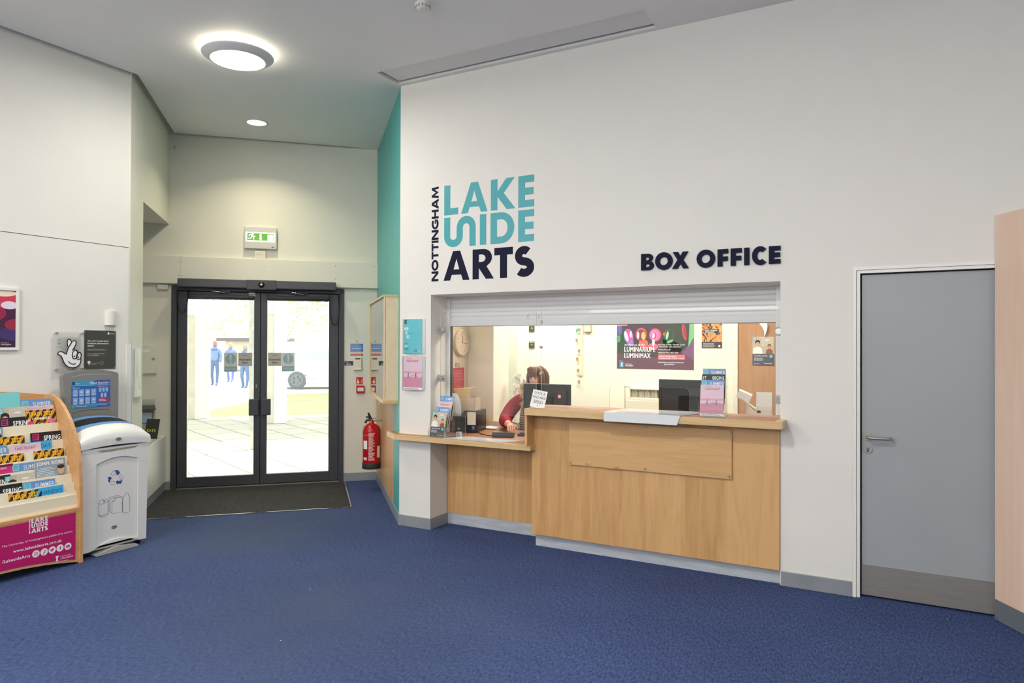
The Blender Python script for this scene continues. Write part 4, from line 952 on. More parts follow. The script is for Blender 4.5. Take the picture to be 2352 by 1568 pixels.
# ================================================================== low counter that wraps the pier
t = Thing('low_counter', 'low wooden counter shelf wrapping round the white pier', 'counter', BO, (-3.1, .78, -4.98))
Z0, Z1 = .773, .815
sh = [(-2.505, -4.868), (-3.845, -4.868), (-4.055, -5.030), (-4.00, -5.098), (-3.872, -4.984), (OX0, -4.984), (OX0, -5.31), (-3.765, -5.31), (-3.765, -5.93), (-3.12, -5.93), (-3.12, -5.70), (-2.505, -5.70)]
m = MB(); m.poly(sh[::-1], Z0, Z1, OAKEDGE, axis='b'); tp = t.part('top', m, bev=.005)
sh2 = [(-2.543, -4.893), (-3.835, -4.893), (-4.03, -5.04), (-4.0, -5.08), (-3.865, -4.960), (-3.53, -4.975), (-3.53, -5.32), (-3.755, -5.32), (-3.755, -5.92), (-3.13, -5.92), (-3.13, -5.69), (-2.543, -5.69)]
m = MB(); m.poly(sh2[::-1], Z1, Z1+.0012, TOPWOOD, axis='b'); t.part('worn_surface', m, tp)
m = MB(); m.box(-3.527, .100, -5.26, -2.545, Z0, -5.24, MAPLE); t.part('front_panel', m, label='shaded maple panel under the shelf')
m = MB(); m.box(-3.527, 0, -5.27, -2.53, .100, -5.244, mat('plinth_grey')); t.part('plinth', m)
# desk behind the tall counter
t = Thing('back_desk', 'wooden desk top behind the tall counter', 'desk', BO, (-1.6, .74, -5.6))
m = MB(); m.box(-2.50, .72, -5.74, -.1, .745, -5.24, TOPWOOD); t.part('top', m)
for a in (-2.4, -.4):
    m = MB(); m.box(a, 0, -5.70, a+.04, .72, -5.3, MAPLEH); t.part('leg', m)

# ================================================================== acrylic security screens
def rr(x, y, r, a0, a1, n=6): return arc(x, y, r, r, a0, a1, n)
t = Thing('acrylic_screen', 'left clear acrylic screen with a hatch over the low counter', 'screen', BO, (-3.0, .82, -5.08))
m = MB()
pts = [(-3.50, .82), (-3.236, .82)]+[(-3.236, .98)]+rr(-3.206, 1.0, .03, 180, 90)[1:]+rr(-2.765, 1.0, .03, 90, 0)+[(-2.735, .82), (-2.585, .82), (-2.585, 1.052), (-2.527, 1.112+.002), (-2.527, 1.875), (-3.50, 1.875)]
pts = [(-3.50, .82), (-3.236, .82)]+rr(-3.206, .985, .03, 180, 90)+rr(-2.765, .985, .03, 90, 0)+[(-2.735, .82), (-2.560, .82), (-2.560, 1.875), (-3.50, 1.875)]
m.poly(pts, -5.083, -5.077, ACRYL, side=ACRYLE); t.part('sheet', m)
for b in (1.733, 1.309):
    m = MB(); m.box(-3.533, b-.03, -5.105, -3.46, b+.03, -5.088, ACRYLE); m.cyl((-3.478, b, -5.087), (-3.478, b, -5.066), .017, CHROME, 16); m.cyl((-3.512, b, -5.087), (-3.512, b, -5.076), .009, CHROME, 12); t.part('clamp', m, label='clear clamp block with chrome bolt')
t2 = Thing('acrylic_screen', 'right clear acrylic screen with a rounded hatch over the tall counter', 'screen', BO, (-1.6, 1.112, -5.06))
m = MB()
pts = [(-2.505, 1.113), (-1.92, 1.113)]+rr(-1.89, 1.262, .03, 180, 90)+rr(-1.338, 1.262, .03, 90, 0)+[(-1.308, 1.113), (-.70, 1.113), (-.70, 1.875), (-2.505, 1.875)]
m.poly(pts, -5.063, -5.057, ACRYL, side=ACRYLE); t2.part('sheet', m)
for b in (1.700, 1.235):
    m = MB(); m.cyl((-.697, b, -5.06), (-.697, b, -5.035), .020, CHROME, 16); m.box(-.72, b-.03, -5.08, -.682, b+.03, -5.064, ACRYLE); t2.part('clamp', m, label='clear clamp block with chrome bolt')
for px, py in [(1243, 739), (1243, 797), (1243.5, 857), (1244, 917)]:
    a, b = bo(px, py, 5.06); m = MB(); m.cyl((a, b, -5.062), (a, b, -5.046), .013, STEEL, 14); m.cyl((a, b, -5.046), (a, b, -5.043), .008, CHROME, 10); t2.part('bolt', m)
m = MB()
for (px, py) in [(1212, 727), (1237, 727)]:
    a, b = bo(px, py, 5.07); m = MB(); m.poly([(a-.006, b+.015), (a+.012, b+.018), (a+.004, b+.006), (a+.004, b-.008), (a+.012, b-.018), (a-.008, b-.016)], -5.072, -5.068, ACRYLE); t.part('hook', m)

# ================================================================== things standing on the counters
def holder(name, label, org, rot, tiers, w, lean=.17, depth=.052, step=.088, hgt=.24):
    """clear stepped leaflet holder; tiers listed back to front"""
    fr = Matrix.Translation(V(org)) @ Matrix.Rotation(rot, 4, 'Z') @ frame((1, 0, 0), (0, 0, 1), (0, -1, 0))
    t = Thing(name, label, 'leaflet holder', fr, (0, 0, 0)); n = len(tiers)
    m = MB(); D = depth*n
    m.box(-w/2-.006, 0, -D, w/2+.006, .003, .02, ACRYLE)
    for s_ in (-1, 1):
        a = s_*(w/2+.005); pts = [(0, .018), (.05, .018)]
        prof = [(.018, 0), (.018, .05)]
        for k in range(n):
            c_ = -depth*k; prof += [(c_+.012, .05+step*k), (c_-depth+.02, .05+step*k+.10)]
        prof += [(-D, step*(n-1)+.16), (-D, 0)]
        m.poly([(p[1], p[0]) for p in prof][::-1], a-.0012, a+.0012, ACRYT, axis='a', side=ACRYL)
    for k in range(n):
        c_ = -depth*k+.012; b_ = step*k
        m.box(-w/2, b_, c_, w/2, b_+.045, c_-.002, ACRYL)
    t.part('clear_rack', m)
    out = []
    for k, (kind, h, lab) in enumerate(reversed(tiers)):
        lm = leaflet(kind, w-.008, h, .006)
        c_ = -depth*k+.002; b_ = step*k+.004
        o = lm.build('leaflet', (0, 0, 0)); M_ = fr @ Matrix.Translation(V((-(w-.008)/2, b_+h*cos(lean), c_-h*sin(lean)))) @ Matrix.Rotation(-lean, 4, 'X')
        o.matrix_world = M_; tag(o, lab, 'leaflet', 'leaflets in the clear counter racks'); out.append(o)
    return t
holder('leaflet_rack', 'clear stepped leaflet rack on the low counter against the pier', (-3.415, 4.905, .817), rad(-4),
       [('summer', .205, 'rearmost blue summer leaflet in the rack on the low counter'), ('flight', .205, 'pink leaflet second from the back in the low counter rack'), ('summer', .205, 'blue summer leaflet just behind the front one in the low counter rack'), ('counter', .21, 'front leaflet with two people and a grey foot in the low counter rack')], .158, .20, .036, .045)
holder('leaflet_rack', 'clear stepped leaflet rack on the tall counter before the right monitor', (-1.115, 4.905, 1.112), rad(5),
       [('summer', .21, 'rearmost blue summer leaflet in the rack on the tall counter'), ('begins', .21, 'black leaflet with large white words in the tall counter rack'), ('summer', .21, 'blue summer leaflet directly behind the pink front one on the tall counter'), ('flight', .215, 'pink front leaflet with two leaping figures in the tall counter rack')], .165, .16, .036, .038)
m = MB(); m.poly([(-1.862, -4.797), (-1.303, -4.797), (-1.20, -5.15), (-1.82, -5.15)], 1.113, 1.1165, mat('laminated_sheet', (222, 226, 230), .12, spec=.6), axis='b')
m.hexa([(-1.862, 1.050, -4.790), (-1.325, 1.050, -4.790), (-1.325, 1.050, -4.793), (-1.862, 1.050, -4.793), (-1.862, 1.1165, -4.794), (-1.303, 1.1165, -4.794), (-1.303, 1.1165, -4.797), (-1.862, 1.1165, -4.797)], mat('laminated_sheet'))
solo('laminated_sheet', m, 'white laminated sheet folded over the front edge of the tall counter', 'sheet', BO, (-1.6, 1.11, -4.9))
m = MB(); m.poly([(-3.33, -4.875+0), (-2.765, -4.878), (-2.68, -5.06), (-3.21, -5.06)], .817, .8195, mat('laminated_sheet'), axis='b'); solo('paper_sheet', m, 'white sheet lying flat on the low counter', 'sheet', BO, (-3, .817, -4.95))
# small clear bits on the low counter
m = MB(); m.box(-3.275, .817, -5.02, -3.235, .862, -5.016, ACRYLE); m.box(-3.275, .817, -5.02, -3.271, .862, -4.99, ACRYLE); m.box(-3.275, .817, -5.03, -3.235, .820, -4.99, ACRYLE); solo('acrylic_bracket', m, 'little clear bracket on the low counter by the leaflet rack', 'bracket', BO, (-3.25, .817, -5.0))
m = MB(); m.box(-2.62, .817, -5.10, -2.55, .820, -5.03, ACRYLE); m.box(-2.60, .817, -5.09, -2.575, .98, -5.085, ACRYLE); m.box(-2.60, .817, -5.09, -2.597, .93, -5.045, ACRYLE); m.box(-2.606, .85, -5.095, -2.56, .885, -5.06, ACRYLE); solo('acrylic_bracket', m, 'clear bracket on the low counter against the wooden upright', 'bracket', BO, (-2.58, .817, -5.07))

# ticket printer with till roll, box behind it
t = Thing('ticket_printer', 'black ticket printer with a curl of ticket paper on the low counter', 'printer', Matrix.Translation(V((-3.44, 5.42, .817))) @ Matrix.Rotation(rad(14), 4, 'Z'))
m = MB(); m.box(-.15, -.14, 0, .135, .16, .13, BLACK); m.poly([(-.14, .05), (.16, .05), (.16, .19), (-.02, .185), (-.14, .135)], -.02, .135, BLACK, axis='a'); m.box(-.155, -.145, .128, .02, .10, .140, BLACKM); t.part('body', m, bev=.006)
m = MB(); m.box(.05, -.146, .07, .130, -.14, .185, CREAMP); t.part('paper_label', m, bev=.003); m = MB(); m.box(.095, -.1465, .03, .12, -.141, .06, ink((80, 120, 190))); m.box(-.04, -.1445, .025, -.02, -.141, .04, ink((170, 170, 170))); t.part('status_marks', m)
m = MB(); pts = arc(-.20, .13, .13, .14, 100, -40, 14); n = len(pts)
vs_ = [(-.09+p[0]*.35+0, -.16+.0+.06*i/n, p[1]+.08) for i, p in enumerate(pts)]+[(.0+p[0]*.35, -.13+.06*i/n, p[1]+.08) for i, p in enumerate(pts)]
m.add(vs_, [(i, i+1, i+1+n, i+n) for i in range(n-1)], PAPER, True); t.part('paper_curl', m)
t = Thing('cardboard_box', 'open brown cardboard box on top of the ticket printer', 'box', Matrix.Translation(V((-3.455, 5.47, .956))) @ Matrix.Rotation(rad(8), 4, 'Z') @ Matrix.Diagonal((.60, .55, .60, 1)))
CARD = mat('cardboard', (206, 186, 160), .7, noise=.04, scale=10); CARDI = mat('cardboard_tan', (202, 170, 124), .7)
m = MB(); m.box(-.18, -.10, 0, .15, -.094, .275, CARD); m.box(-.18, .12, 0, .15, .126, .275, CARD); m.box(-.18, -.10, 0, -.174, .126, .275, CARD); m.box(.144, -.10, 0, .15, .126, .275, CARD); m.box(-.18, -.10, 0, .15, .126, .01, CARD); t.part('carcass', m)
m = MB(); m.hexa([(-.18, -.10, .272), (.08, -.10, .272), (.08, -.10, .276), (-.18, -.10, .276), (-.24, -.04, .40), (.03, -.04, .405), (.03, -.035, .41), (-.24, -.035, .404)], CARDI); m.hexa([(-.24, -.04, .40), (.03, -.04, .405), (.03, -.035, .409), (-.24, -.035, .404), (-.20, .08, .40), (.09, .08, .43), (.09, .083, .434), (-.20, .083, .404)], CARDI); t.part('flap', m)
m = MB(); m.box(.02, -.1015, .12, .045, -.10, .275, ink((214, 190, 150))); t.part('tape', m)
# card terminal and lead
t = Thing('card_terminal', 'dark keypad card terminal on the low counter by the hand', 'card terminal', Matrix.Translation(V((-2.93, 5.21, .817))) @ Matrix.Rotation(rad(24), 4, 'Z'))
m = MB(); m.poly([(-.04, 0), (.04, 0), (.042, .02), (-.038, .045)], -.10, .085, mat('terminal_grey', (62, 68, 74), .4), axis='a'); t.part('body', m, bev=.006)
for i in range(3):
    for j in range(4):
        m = MB(); x = -.085+.024*j; y = -.022+.022*i; z = .040-(y+.04)*.27; m.box(x, y, z-.004, x+.016, y+.014, z+.004, BLACK); t.part('key', m)
m = MB(); pts = [V((-3.02, 5.20, .822)), V((-3.10, 5.21, .821)), V((-3.19, 5.26, .821)), V((-3.27, 5.34, .822)), V((-3.36, 5.44, .83))]; m.tube(pts, .004, BLACK, 6); solo('cable', m, 'thin black lead from the card terminal to the ticket printer', 'cable', WF, (-3.1, 5.2, .82))
t = Thing('handset_stand', 'small black handset stand under the hand on the low counter', 'handset', Matrix.Translation(V((-2.80, 5.36, .817))) @ Matrix.Rotation(rad(15), 4, 'Z'))
m = MB(); m.box(-.07, -.03, 0, .08, .04, .02, BLACK); m.box(-.05, -.025, .02, .07, .02, .032, BLACK); t.part('base', m, bev=.006); m = MB(); m.tube([(0, -.02, .045), (.08, -.02, .045), (.12, -.01, .043)], .005, CHROME); t.part('arm', m)
# papers and scissors on the desk
m = MB(); m.box(-3.43, 5.62, .817, -3.22, 5.80, .825, PAPER); m.box(-3.41, 5.60, .825, -3.24, 5.76, .829, PAPER); solo('paper_pile', m, 'small pile of papers on the low counter behind the printer', 'papers', WF, (-3.3, 5.7, .817))
# low trunking at the far edge
m = MB(); m.box(-3.765, 5.932, .80, -3.15, 5.948, .855, CREAMP); m.box(-3.33, 5.930, .80, -3.322, 5.950, .865, ink((170, 165, 150))); solo('cable_trunking', m, 'cream cable trunking along the back of the low counter', 'trunking', WF, (-3.3, 5.94, .8))

# monitors
def monitor(label, org, rot, w, h, stand_z, tilt=0):
    t = Thing('computer_monitor', label, 'monitor', Matrix.Translation(V(org)) @ Matrix.Rotation(rot, 4, 'Z'), (0, 0, 0))
    zb = stand_z
    m = MB(); m.box(-w/2, 0, zb, w/2, .022, zb+h, BLACK); m.box(-w/2+.03, -.022, zb+.02, w/2-.03, 0, zb+h-.055, BLACK); m.box(-w*.16, -.035, zb+.06, w*.16, -.02, zb+h*.62, BLACKM); t.part('casing', m, bev=.005)
    m = MB(); m.box(-w/2+.012, .0221, zb+.015, w/2-.012, .0225, zb+h-.012, ink((40, 60, 80))); t.part('screen_face', m)
    m = MB(); m.box(-.035, -.03, .02, .035, 0, zb+.12, BLACK); m.box(-.12, -.09, 0, .12, .10, .014, BLACK); t.part('stand', m, bev=.004)
    return t
t = monitor('black monitor seen from behind, in front of the seated woman', (-2.72, 5.60, .817), rad(2), .458, .285, .155)
m = MB(); m.cyl((.135, -.024, .335), (.135, -.0255, .335), .018, ink((206, 90, 110)), 18); m.cyl((.135, -.0255, .335), (.135, -.026, .335), .013, ink((232, 206, 210)), 18); t.part('round_sticker', m)
monitor('large black monitor seen from behind, left of the tall leaflet rack', (-1.42, 5.50, .747), rad(0), .50, .33, .255)
# hand-lettered sign
t = Thing('hand_lettered_sign', 'white card hand-lettered DUCK & WILD BIRD SEED at the left end of the tall counter', 'sign', Matrix.Translation(V((-2.456, 4.885, 1.112))) @ Matrix.Rotation(rad(4), 4, 'Z') @ frame((1, 0, 0), (0, 0, 1), (0, -1, 0)) @ Matrix.Rotation(rad(-10), 4, 'X') @ Matrix.Rotation(rad(-9), 4, 'Z'))
m = MB(); m.box(-.062, 0, -.002, .062, .138, 0, PAPER)
for s_, b, w, h in [('DUCK &', .106, .092, .020), ('WILD BIRD', .073, .114, .019), ('SEED', .035, .080, .025)]: m.text(s_, 0, b, h, .0006, K_, w=w, bold=.0, align='c')
m.disc(.0, .018, .004, .0006, ink((90, 90, 90)))
t.part('card', m)
# thermal ticket paper at the right end
t = Thing('receipt_printer', 'white receipt printer with curling paper at the right end of the tall counter', 'printer', Matrix.Translation(V((-.862, 5.50, 1.10))) @ Matrix.Rotation(rad(4), 4, 'Z'))
m = MB(); m.poly([(-.05, -.36), (.06, -.36), (.06, .09), (.03, .15), (-.02, .155), (-.05, .05)], -.052, .058, WHITEP, axis='a'); t.part('body', m, bev=.008)
m = MB(); m.box(-.045, -.062, .005, -.02, -.054, .02, K_); m.box(.045, -.056, .01, .05, -.050, .015, ink((90, 90, 95))); t.part('markings', m)
m = MB(); m.hexa([(-.13, .0, -.36), (-.05, .0, -.36), (-.05, .10, -.36), (-.13, .10, -.36), (-.13, .0, .07), (-.05, .0, .0), (-.05, .10, .0), (-.13, .10, .07)], WHITEP); t.part('lower_housing', m)
m = MB(); m.hexa([(-.19, -.01, .11), (-.06, -.01, .02), (-.06, .06, .02), (-.19, .06, .11), (-.192, -.01, .118), (-.06, -.01, .03), (-.06, .06, .03), (-.192, .06, .118)], WHITEP)
m.hexa([(-.20, -.03, .115), (-.105, -.03, .075), (-.105, .02, .085), (-.20, .02, .125), (-.178, -.03, .165), (-.083, -.03, .125), (-.083, .02, .135), (-.178, .02, .175)], PAPER); t.part('paper_curl', m)

# ================================================================== office back wall
CB = -7.30
bw = lambda px, py: bo(px, py, 7.30)
def bwbox(px0, py0, px1, py1): a0, b1 = bw(px0, py0); a1, b0 = bw(px1, py1); return a0, b0, a1, b1
# big exhibition poster
a0, b0, a1, _ = bwbox(1417.5, 743, 1594, 849.5); b1 = b0+.594; w = a1-a0; h = b1-b0
m = MB(); m.box(a0, b0, CB, a1, b1, CB+.002, ink((66, 50, 62)))
c3 = CB+.0025; X = lambda px: bw(px, 790)[0]; Z = lambda py: bw(1500, py)[1]
P2 = lambda px, py: bw(px, py)
def pdisc(px, py, rx, ry, k, col, rot=0, arcs=None):
    a, b = P2(px, py); rx *= .00478; ry *= .00478
    if arcs: m.line([(a+rx*cos(rad(t_))*1, b+ry*sin(rad(t_))) for t_ in range(arcs[0], arcs[1]+1, 12)], arcs[2]*.00478, c3+k*.0003, ink(col))
    else: m.add([(a+rx*cos(t_)*cos(rot)-ry*sin(t_)*sin(rot), b+rx*cos(t_)*sin(rot)+ry*sin(t_)*cos(rot), c3+k*.0003) for t_ in [2*pi*i/22 for i in range(22)]], [tuple(range(22))], ink(col))
m.poly([(a0, b0), (a1, b0), (a1, b0+.20), (a1-.15, b0+.12), (a0+.3, b0+.13), (a0, b0+.17)], c3, c3, ink((98, 66, 82)))
m.poly([(a1-.13, b0+.18), (a1, b0+.10), (a1, b0+.32)], c3+.0001, c3+.0001, ink((120, 78, 120)))
m.poly([(a1-.045, b1), (a1, b1), (a1, b0+.34), (a1-.06, b0+.24), (a1-.05, b0+.40)], c3+.0002, c3+.0002, ink((110, 182, 128)))
pdisc(1432, 790, 12, 40, 0, (44, 68, 56)); pdisc(1520, 800, 45, 20, 0, (70, 56, 58)); pdisc(1552, 775, 30, 34, 0, (52, 62, 52)); pdisc(1424, 757, 5, 14, 1, (86, 88, 150)); pdisc(1421, 778, 5, 8, 1, (74, 150, 96))
pdisc(1444, 772, 11, 17, 2, (138, 120, 200), .15); pdisc(1444, 770, 9, 14, 3, (208, 66, 140), .15); pdisc(1439, 772, 4, 12, 4, (206, 216, 240), .3); pdisc(1449, 768, 3, 8, 4, (232, 180, 220)); pdisc(1448, 786, 8, 8, 1, (146, 110, 190))
pdisc(1473, 768, 13, 15, 2, (226, 84, 84)); pdisc(1473, 769, 11, 12.5, 3, (110, 60, 90)); pdisc(1478, 771, 5, 9, 4, (238, 170, 90)); pdisc(1466, 770, 2.6, 8, 4, (216, 226, 226)); pdisc(1478, 789, 11, 10, 1, (220, 100, 96))
pdisc(1505, 769, 13.5, 14.5, 2, (232, 96, 110)); pdisc(1503, 770, 10, 11, 3, (190, 120, 200)); pdisc(1502, 771, 6.5, 8, 4, (226, 70, 120)); pdisc(1501, 771, 3, 6, 5, (240, 232, 240)); pdisc(1501, 786, 3, 9, 4, (210, 220, 240)); pdisc(1500, 796, 12, 8, 1, (216, 96, 130))
pdisc(1537, 770, 11, 14, 2, (70, 110, 74)); pdisc(1538, 769, 9, 12, 3, (52, 62, 52)); pdisc(1533, 770, 2.6, 9, 4, (150, 220, 170), -.15); pdisc(1539, 784, 8, 3, 4, (100, 180, 120), .4); pdisc(1526, 767, 3, 4, 3, (190, 90, 60))
pdisc(1572, 763, 4.5, 18, 3, (206, 70, 80), .15); pdisc(1573, 763, 3, 14, 4, (150, 50, 60), .15)
m.poly([P2(1417.5, 748.5), P2(1441, 748), P2(1441, 700), P2(1417.5, 700)], c3+.0004, c3+.0004, ink((236, 120, 140)))
tx = lambda s_, x0, x1, py, hp, b_=.012, col=W_: m.text(s_, P2(x0, py)[0], P2(x0, py)[1], hp*.00478, c3+.002, col, w=P2(x1, py)[0]-P2(x0, py)[0], bold=b_)
tx('Architects of Air', 1434.5, 1482, 793.5, 4.4); tx('LUMINARIUM:', 1434.5, 1505, 807, 11, .03); tx('LUMINIMAX', 1434.5, 1494.5, 821, 11, .03)
tx('Saturday 25 May - Sunday 2 June', 1512, 1573.5, 792.5, 3.0); tx('11am-6.15pm (last admission)', 1512, 1564, 797.3, 3.0); tx('Tickets from £8', 1512, 1540, 804, 3.0); tx('Highfields Park, NG7 2RD', 1512, 1558, 811, 3.0)
q = [P2(1512, 825.5), P2(1573.5, 825.5), P2(1573.5, 814.5), P2(1512, 814)]; m.poly(q, c3+.0015, c3+.0015, ink((226, 106, 124)))
tx('Groovy Uni-Only Session', 1514, 1553.5, 819, 2.6); tx('Thursday 30 May, 5.30pm - 7.30pm', 1514, 1571.5, 823.7, 2.6); tx('lakesidearts.org.uk/Luminarium', 1512, 1570.5, 832.8, 3.0); tx('@LakesideArts', 1526, 1549, 837.5, 2.8)
a_, b_ = P2(1422.5, 843); m.rect(a_, b_, a_+.058, b_+.062, c3+.001, ink((58, 132, 160))); m.poly([(a_+.017, b_+.01), (a_+.04, b_+.01), (a_+.034, b_+.03), (a_+.044, b_+.05), (a_+.018, b_+.05), (a_+.026, b_+.03)], c3+.0014, c3+.0014, W_)
tx('University of', 1436.5, 1452, 836.5, 2.3); tx('Nottingham', 1436.5, 1454.5, 840.5, 3.0, .04); tx('Part of', 1422.5, 1430, 829.3, 2.0)
solo('exhibition_poster', m, 'wide dark purple exhibition poster with glowing coloured domes on the office wall', 'poster', BO, (a0, b0, CB))
a0, b0, a1, _ = bwbox(1612, 742, 1658.5, 799.5); w = a1-a0; b1 = b0+w*1.414
m = MB(); m.box(a0, b0, CB, a1, b1, CB+.002, ink((222, 150, 82))); rn = random.Random(11)
for i in range(70):
    x = a0+w*rn.random(); y = b0+.07+(b1-b0-.08)*rn.random(); r_ = .004+.010*rn.random(); an = rn.random()*3
    pts = clip_poly([(x+r_*2*cos(an), y+r_*2*sin(an)), (x-r_*sin(an), y+r_*cos(an)), (x-r_*2*cos(an), y-r_*2*sin(an)), (x+r_*sin(an)*.6, y-r_*cos(an)*.6)], a0, a1)
    if len(pts) > 2: m.poly(pts, CB+.0025+i*.000004, CB+.0025+i*.000004, ink(((60, 44, 40), (236, 176, 104), (120, 74, 50), (60, 44, 40))[i % 4]))
m.rect(a0, b0, a1, b0+.066, CB+.003, ink((58, 56, 60))); m.rect(a0+.03, b0+.155, a1-.03, b0+.20, CB+.003, ink((44, 42, 46)))
m.text('dear sisters:', a0+.035, b0+.178, .017, CB+.0035, W_, w=w*.62, bold=.03); m.scribble(a0+.035, b0+.158, a0+.14, b0+.172, 2, CB+.0035, W_, .5, 3); m.scribble(a0+.015, b0+.008, a0+.16, b0+.055, 4, CB+.0035, ink((210, 200, 190)), .4, 6); m.rect(a1-.035, b0+.012, a1-.018, b0+.032, CB+.0035, W_)
solo('dear_sisters_poster', m, 'small orange and black leafy poster on the office wall', 'poster', BO, (a0, b0, CB))
# oak door in the office (door_3) with a poster on it
d3 = bpy.data.objects.new('door_3', None); COL.objects.link(d3); d3['kind'] = 'structure'; d3.matrix_world = BO
m = MB(); m.box(-1.388, .01, CB, -.45, 2.05, CB+.035, DOORW); o = m.build('door_leaf', (0, 0, 0), .002); o.parent = d3
m = MB(); m.box(-1.44, 0, CB, -1.39, 2.1, CB+.045, OFFW); m.box(-.45, 0, CB, -.39, 2.1, CB+.045, OFFW); m.box(-1.44, 2.05, CB, -.39, 2.1, CB+.045, OFFW); o = m.build('door_frame', (0, 0, 0), .002); o.parent = d3
a0, b0, a1, b1 = bwbox(1730, 773, 1779.5, 839); m = MB(); m.box(a0, b0, CB+.035, a1, b1, CB+.037, PAPER); tmp = MB(); art(tmp, 'counter', a1-a0, b1-b0, 0)
for f_, mi_ in zip(tmp.f, tmp.m): m.add([(tmp.v[i][0]+a0, tmp.v[i][1]+b1, CB+.0375+tmp.v[i][2]) for i in f_], [tuple(range(len(f_)))], tmp.mats[mi_])
solo('counter_culture_poster', m, 'grey and beige poster with two people pinned to the oak office door', 'poster', BO, (a0, b0, CB+.036))
m = MB(); L_ = [(1745, 742), (1753, 752), (1757, 762), (1757.5, 772)]; R_2 = [(1764, 742), (1765, 752), (1763, 761), (1759, 772)]
vs_ = [(*bw(*p), CB+.045) for p in L_]+[(*bw(*p), CB+.06) for p in R_2]; m.add(vs_, [(i, i+1, i+5, i+4) for i in range(3)], PAPER, True); m.add([(v[0], v[1], v[2]-.003) for v in vs_], [(i+4, i+5, i+1, i) for i in range(3)], PAPER, True)
solo('paper_streamer', m, 'curled pale paper streamer hanging on the oak office door', 'streamer', BO, (bw(1757, 760)[0], bw(1757, 772)[1], CB+.05))
# electric heater, key switches, white key rack, grey box
a0, b1 = bw(1451, 893); a1 = bw(1570, 893)[0]
t = Thing('wall_heater', 'cream wall heater with a slotted grille behind the right monitor', 'heater', BO, (a0, .70, CB))
zt = bw(1470, 896)[1]+.03
m = MB(); m.box(a0-.02, .62, CB, a1, zt-.13, CB+.10, mat('heater_cream', (226, 220, 196), .4)); m.box(a0, zt-.13, CB, a1, zt-.105, CB+.09, CREAMP); m.box(a0, zt-.02, CB, a1, zt+.005, CB+.09, CREAMP); m.box(a0, zt-.13, CB, a0+.014, zt, CB+.09, CREAMP); t.part('casing', m, bev=.006)
m = MB(); m.box(a0+.014, zt-.105, CB, a1, zt-.02, CB+.055, ink((120, 110, 76)))
k = 0; x = a0+.02
while x < a1: m.box(x, zt-.105, CB+.05, x+.006, zt-.02, CB+.075, CREAMP if k % 5 else ink((190, 180, 140))); x += .0145; k += 1
t.part('grille', m)
m = MB(); m.box(bw(1434, 900)[0], .6, CB, bw(1437, 900)[0], bw(1436, 887)[1], CB+.004, ink((200, 192, 172))); m.box(bw(1434, 900)[0], bw(1436, 887)[1]-.004, CB, bw(1600, 900)[0], bw(1436, 887)[1], CB+.004, ink((214, 208, 190))); solo('wall_panel_joint', m, 'thin raised strip framing the cream wall heater', 'strip', BO, (bw(1435, 900)[0], .6, CB))
for i, py in enumerate((746, 784)):
    a0, b1 = bw(1215.5, py); a1, b0 = bw(1228, py+15.5); m = MB(); m.box(a0, b0, CB, a1, b1, CB+.012, mat('bronze_plate', (104, 94, 70), .35, metal=.6)); m.cyl((a0+.021, b0+.04, CB+.012), (a0+.021, b0+.04, CB+.018), .013, mat('brass'), 14); m.cyl((a0+.044, b0+.04, CB+.012), (a0+.044, b0+.04, CB+.016), .006, W_, 10); m.rect(a0+.008, b1-.012, a1-.008, b1-.006, CB+.0125, CREAMP)
    solo('key_switch', m, ('upper', 'lower')[i]+' bronze key switch plate on the office wall above the fan', 'switch', BO, (a0, b0, CB), bev=.001)
a0, b1 = bw(1343.5, 744); a1, b0 = bw(1359, 761.5); m = MB(); m.box(a0, b0, CB, a1, b0+.12, CB+.03, mat('conduit_grey', (190, 188, 170), .4)); m.box(a0, b0-.006, CB, a1, b0, CB+.032, ink((140, 136, 120))); solo('junction_box', m, 'grey junction box high on the office wall beside the key rack', 'junction box', BO, (a0, b0, CB), bev=.002)
t = Thing('key_rack', 'narrow white key rack with keys and a green tag on the office wall', 'key rack', BO, (bw(1328, 860)[0], bw(1328, 862)[1], CB))
m = MB(); a0, b0 = bw(1329, 862.5); a1, _ = bw(1339, 862); m.box(a0, b0, CB, a1, b0+.66, CB+.015, mat('rack_cream', (228, 214, 190), .5)); t.part('back_strip', m, bev=.002)
KEYB = mat('key_brass', (186, 158, 108), .35, metal=.5)
for px, py, hh in [(1331.5, 758, 9), (1326, 782, 9), (1331, 806, 10), (1327, 825, 8), (1329, 851, 9), (1331, 877, 11)]:
    a, b = bw(px, py); m = MB(); m.box(a-.012, b-.018, CB+.016, a+.012, b+.022, CB+.022, KEYB); m.box(a-.013, b-.034, CB+.016, a+.011, b-.018, CB+.028, CREAMP); m.cyl((a, b+.02, CB+.01), (a, b+.02, CB+.03), .004, CHROME, 8); t.part('key', m)
a, b = bw(1327, 759); m = MB(); m.box(a-.013, b-.024, CB+.016, a+.011, b+.022, CB+.026, ink((54, 176, 130))); t.part('green_tag', m)
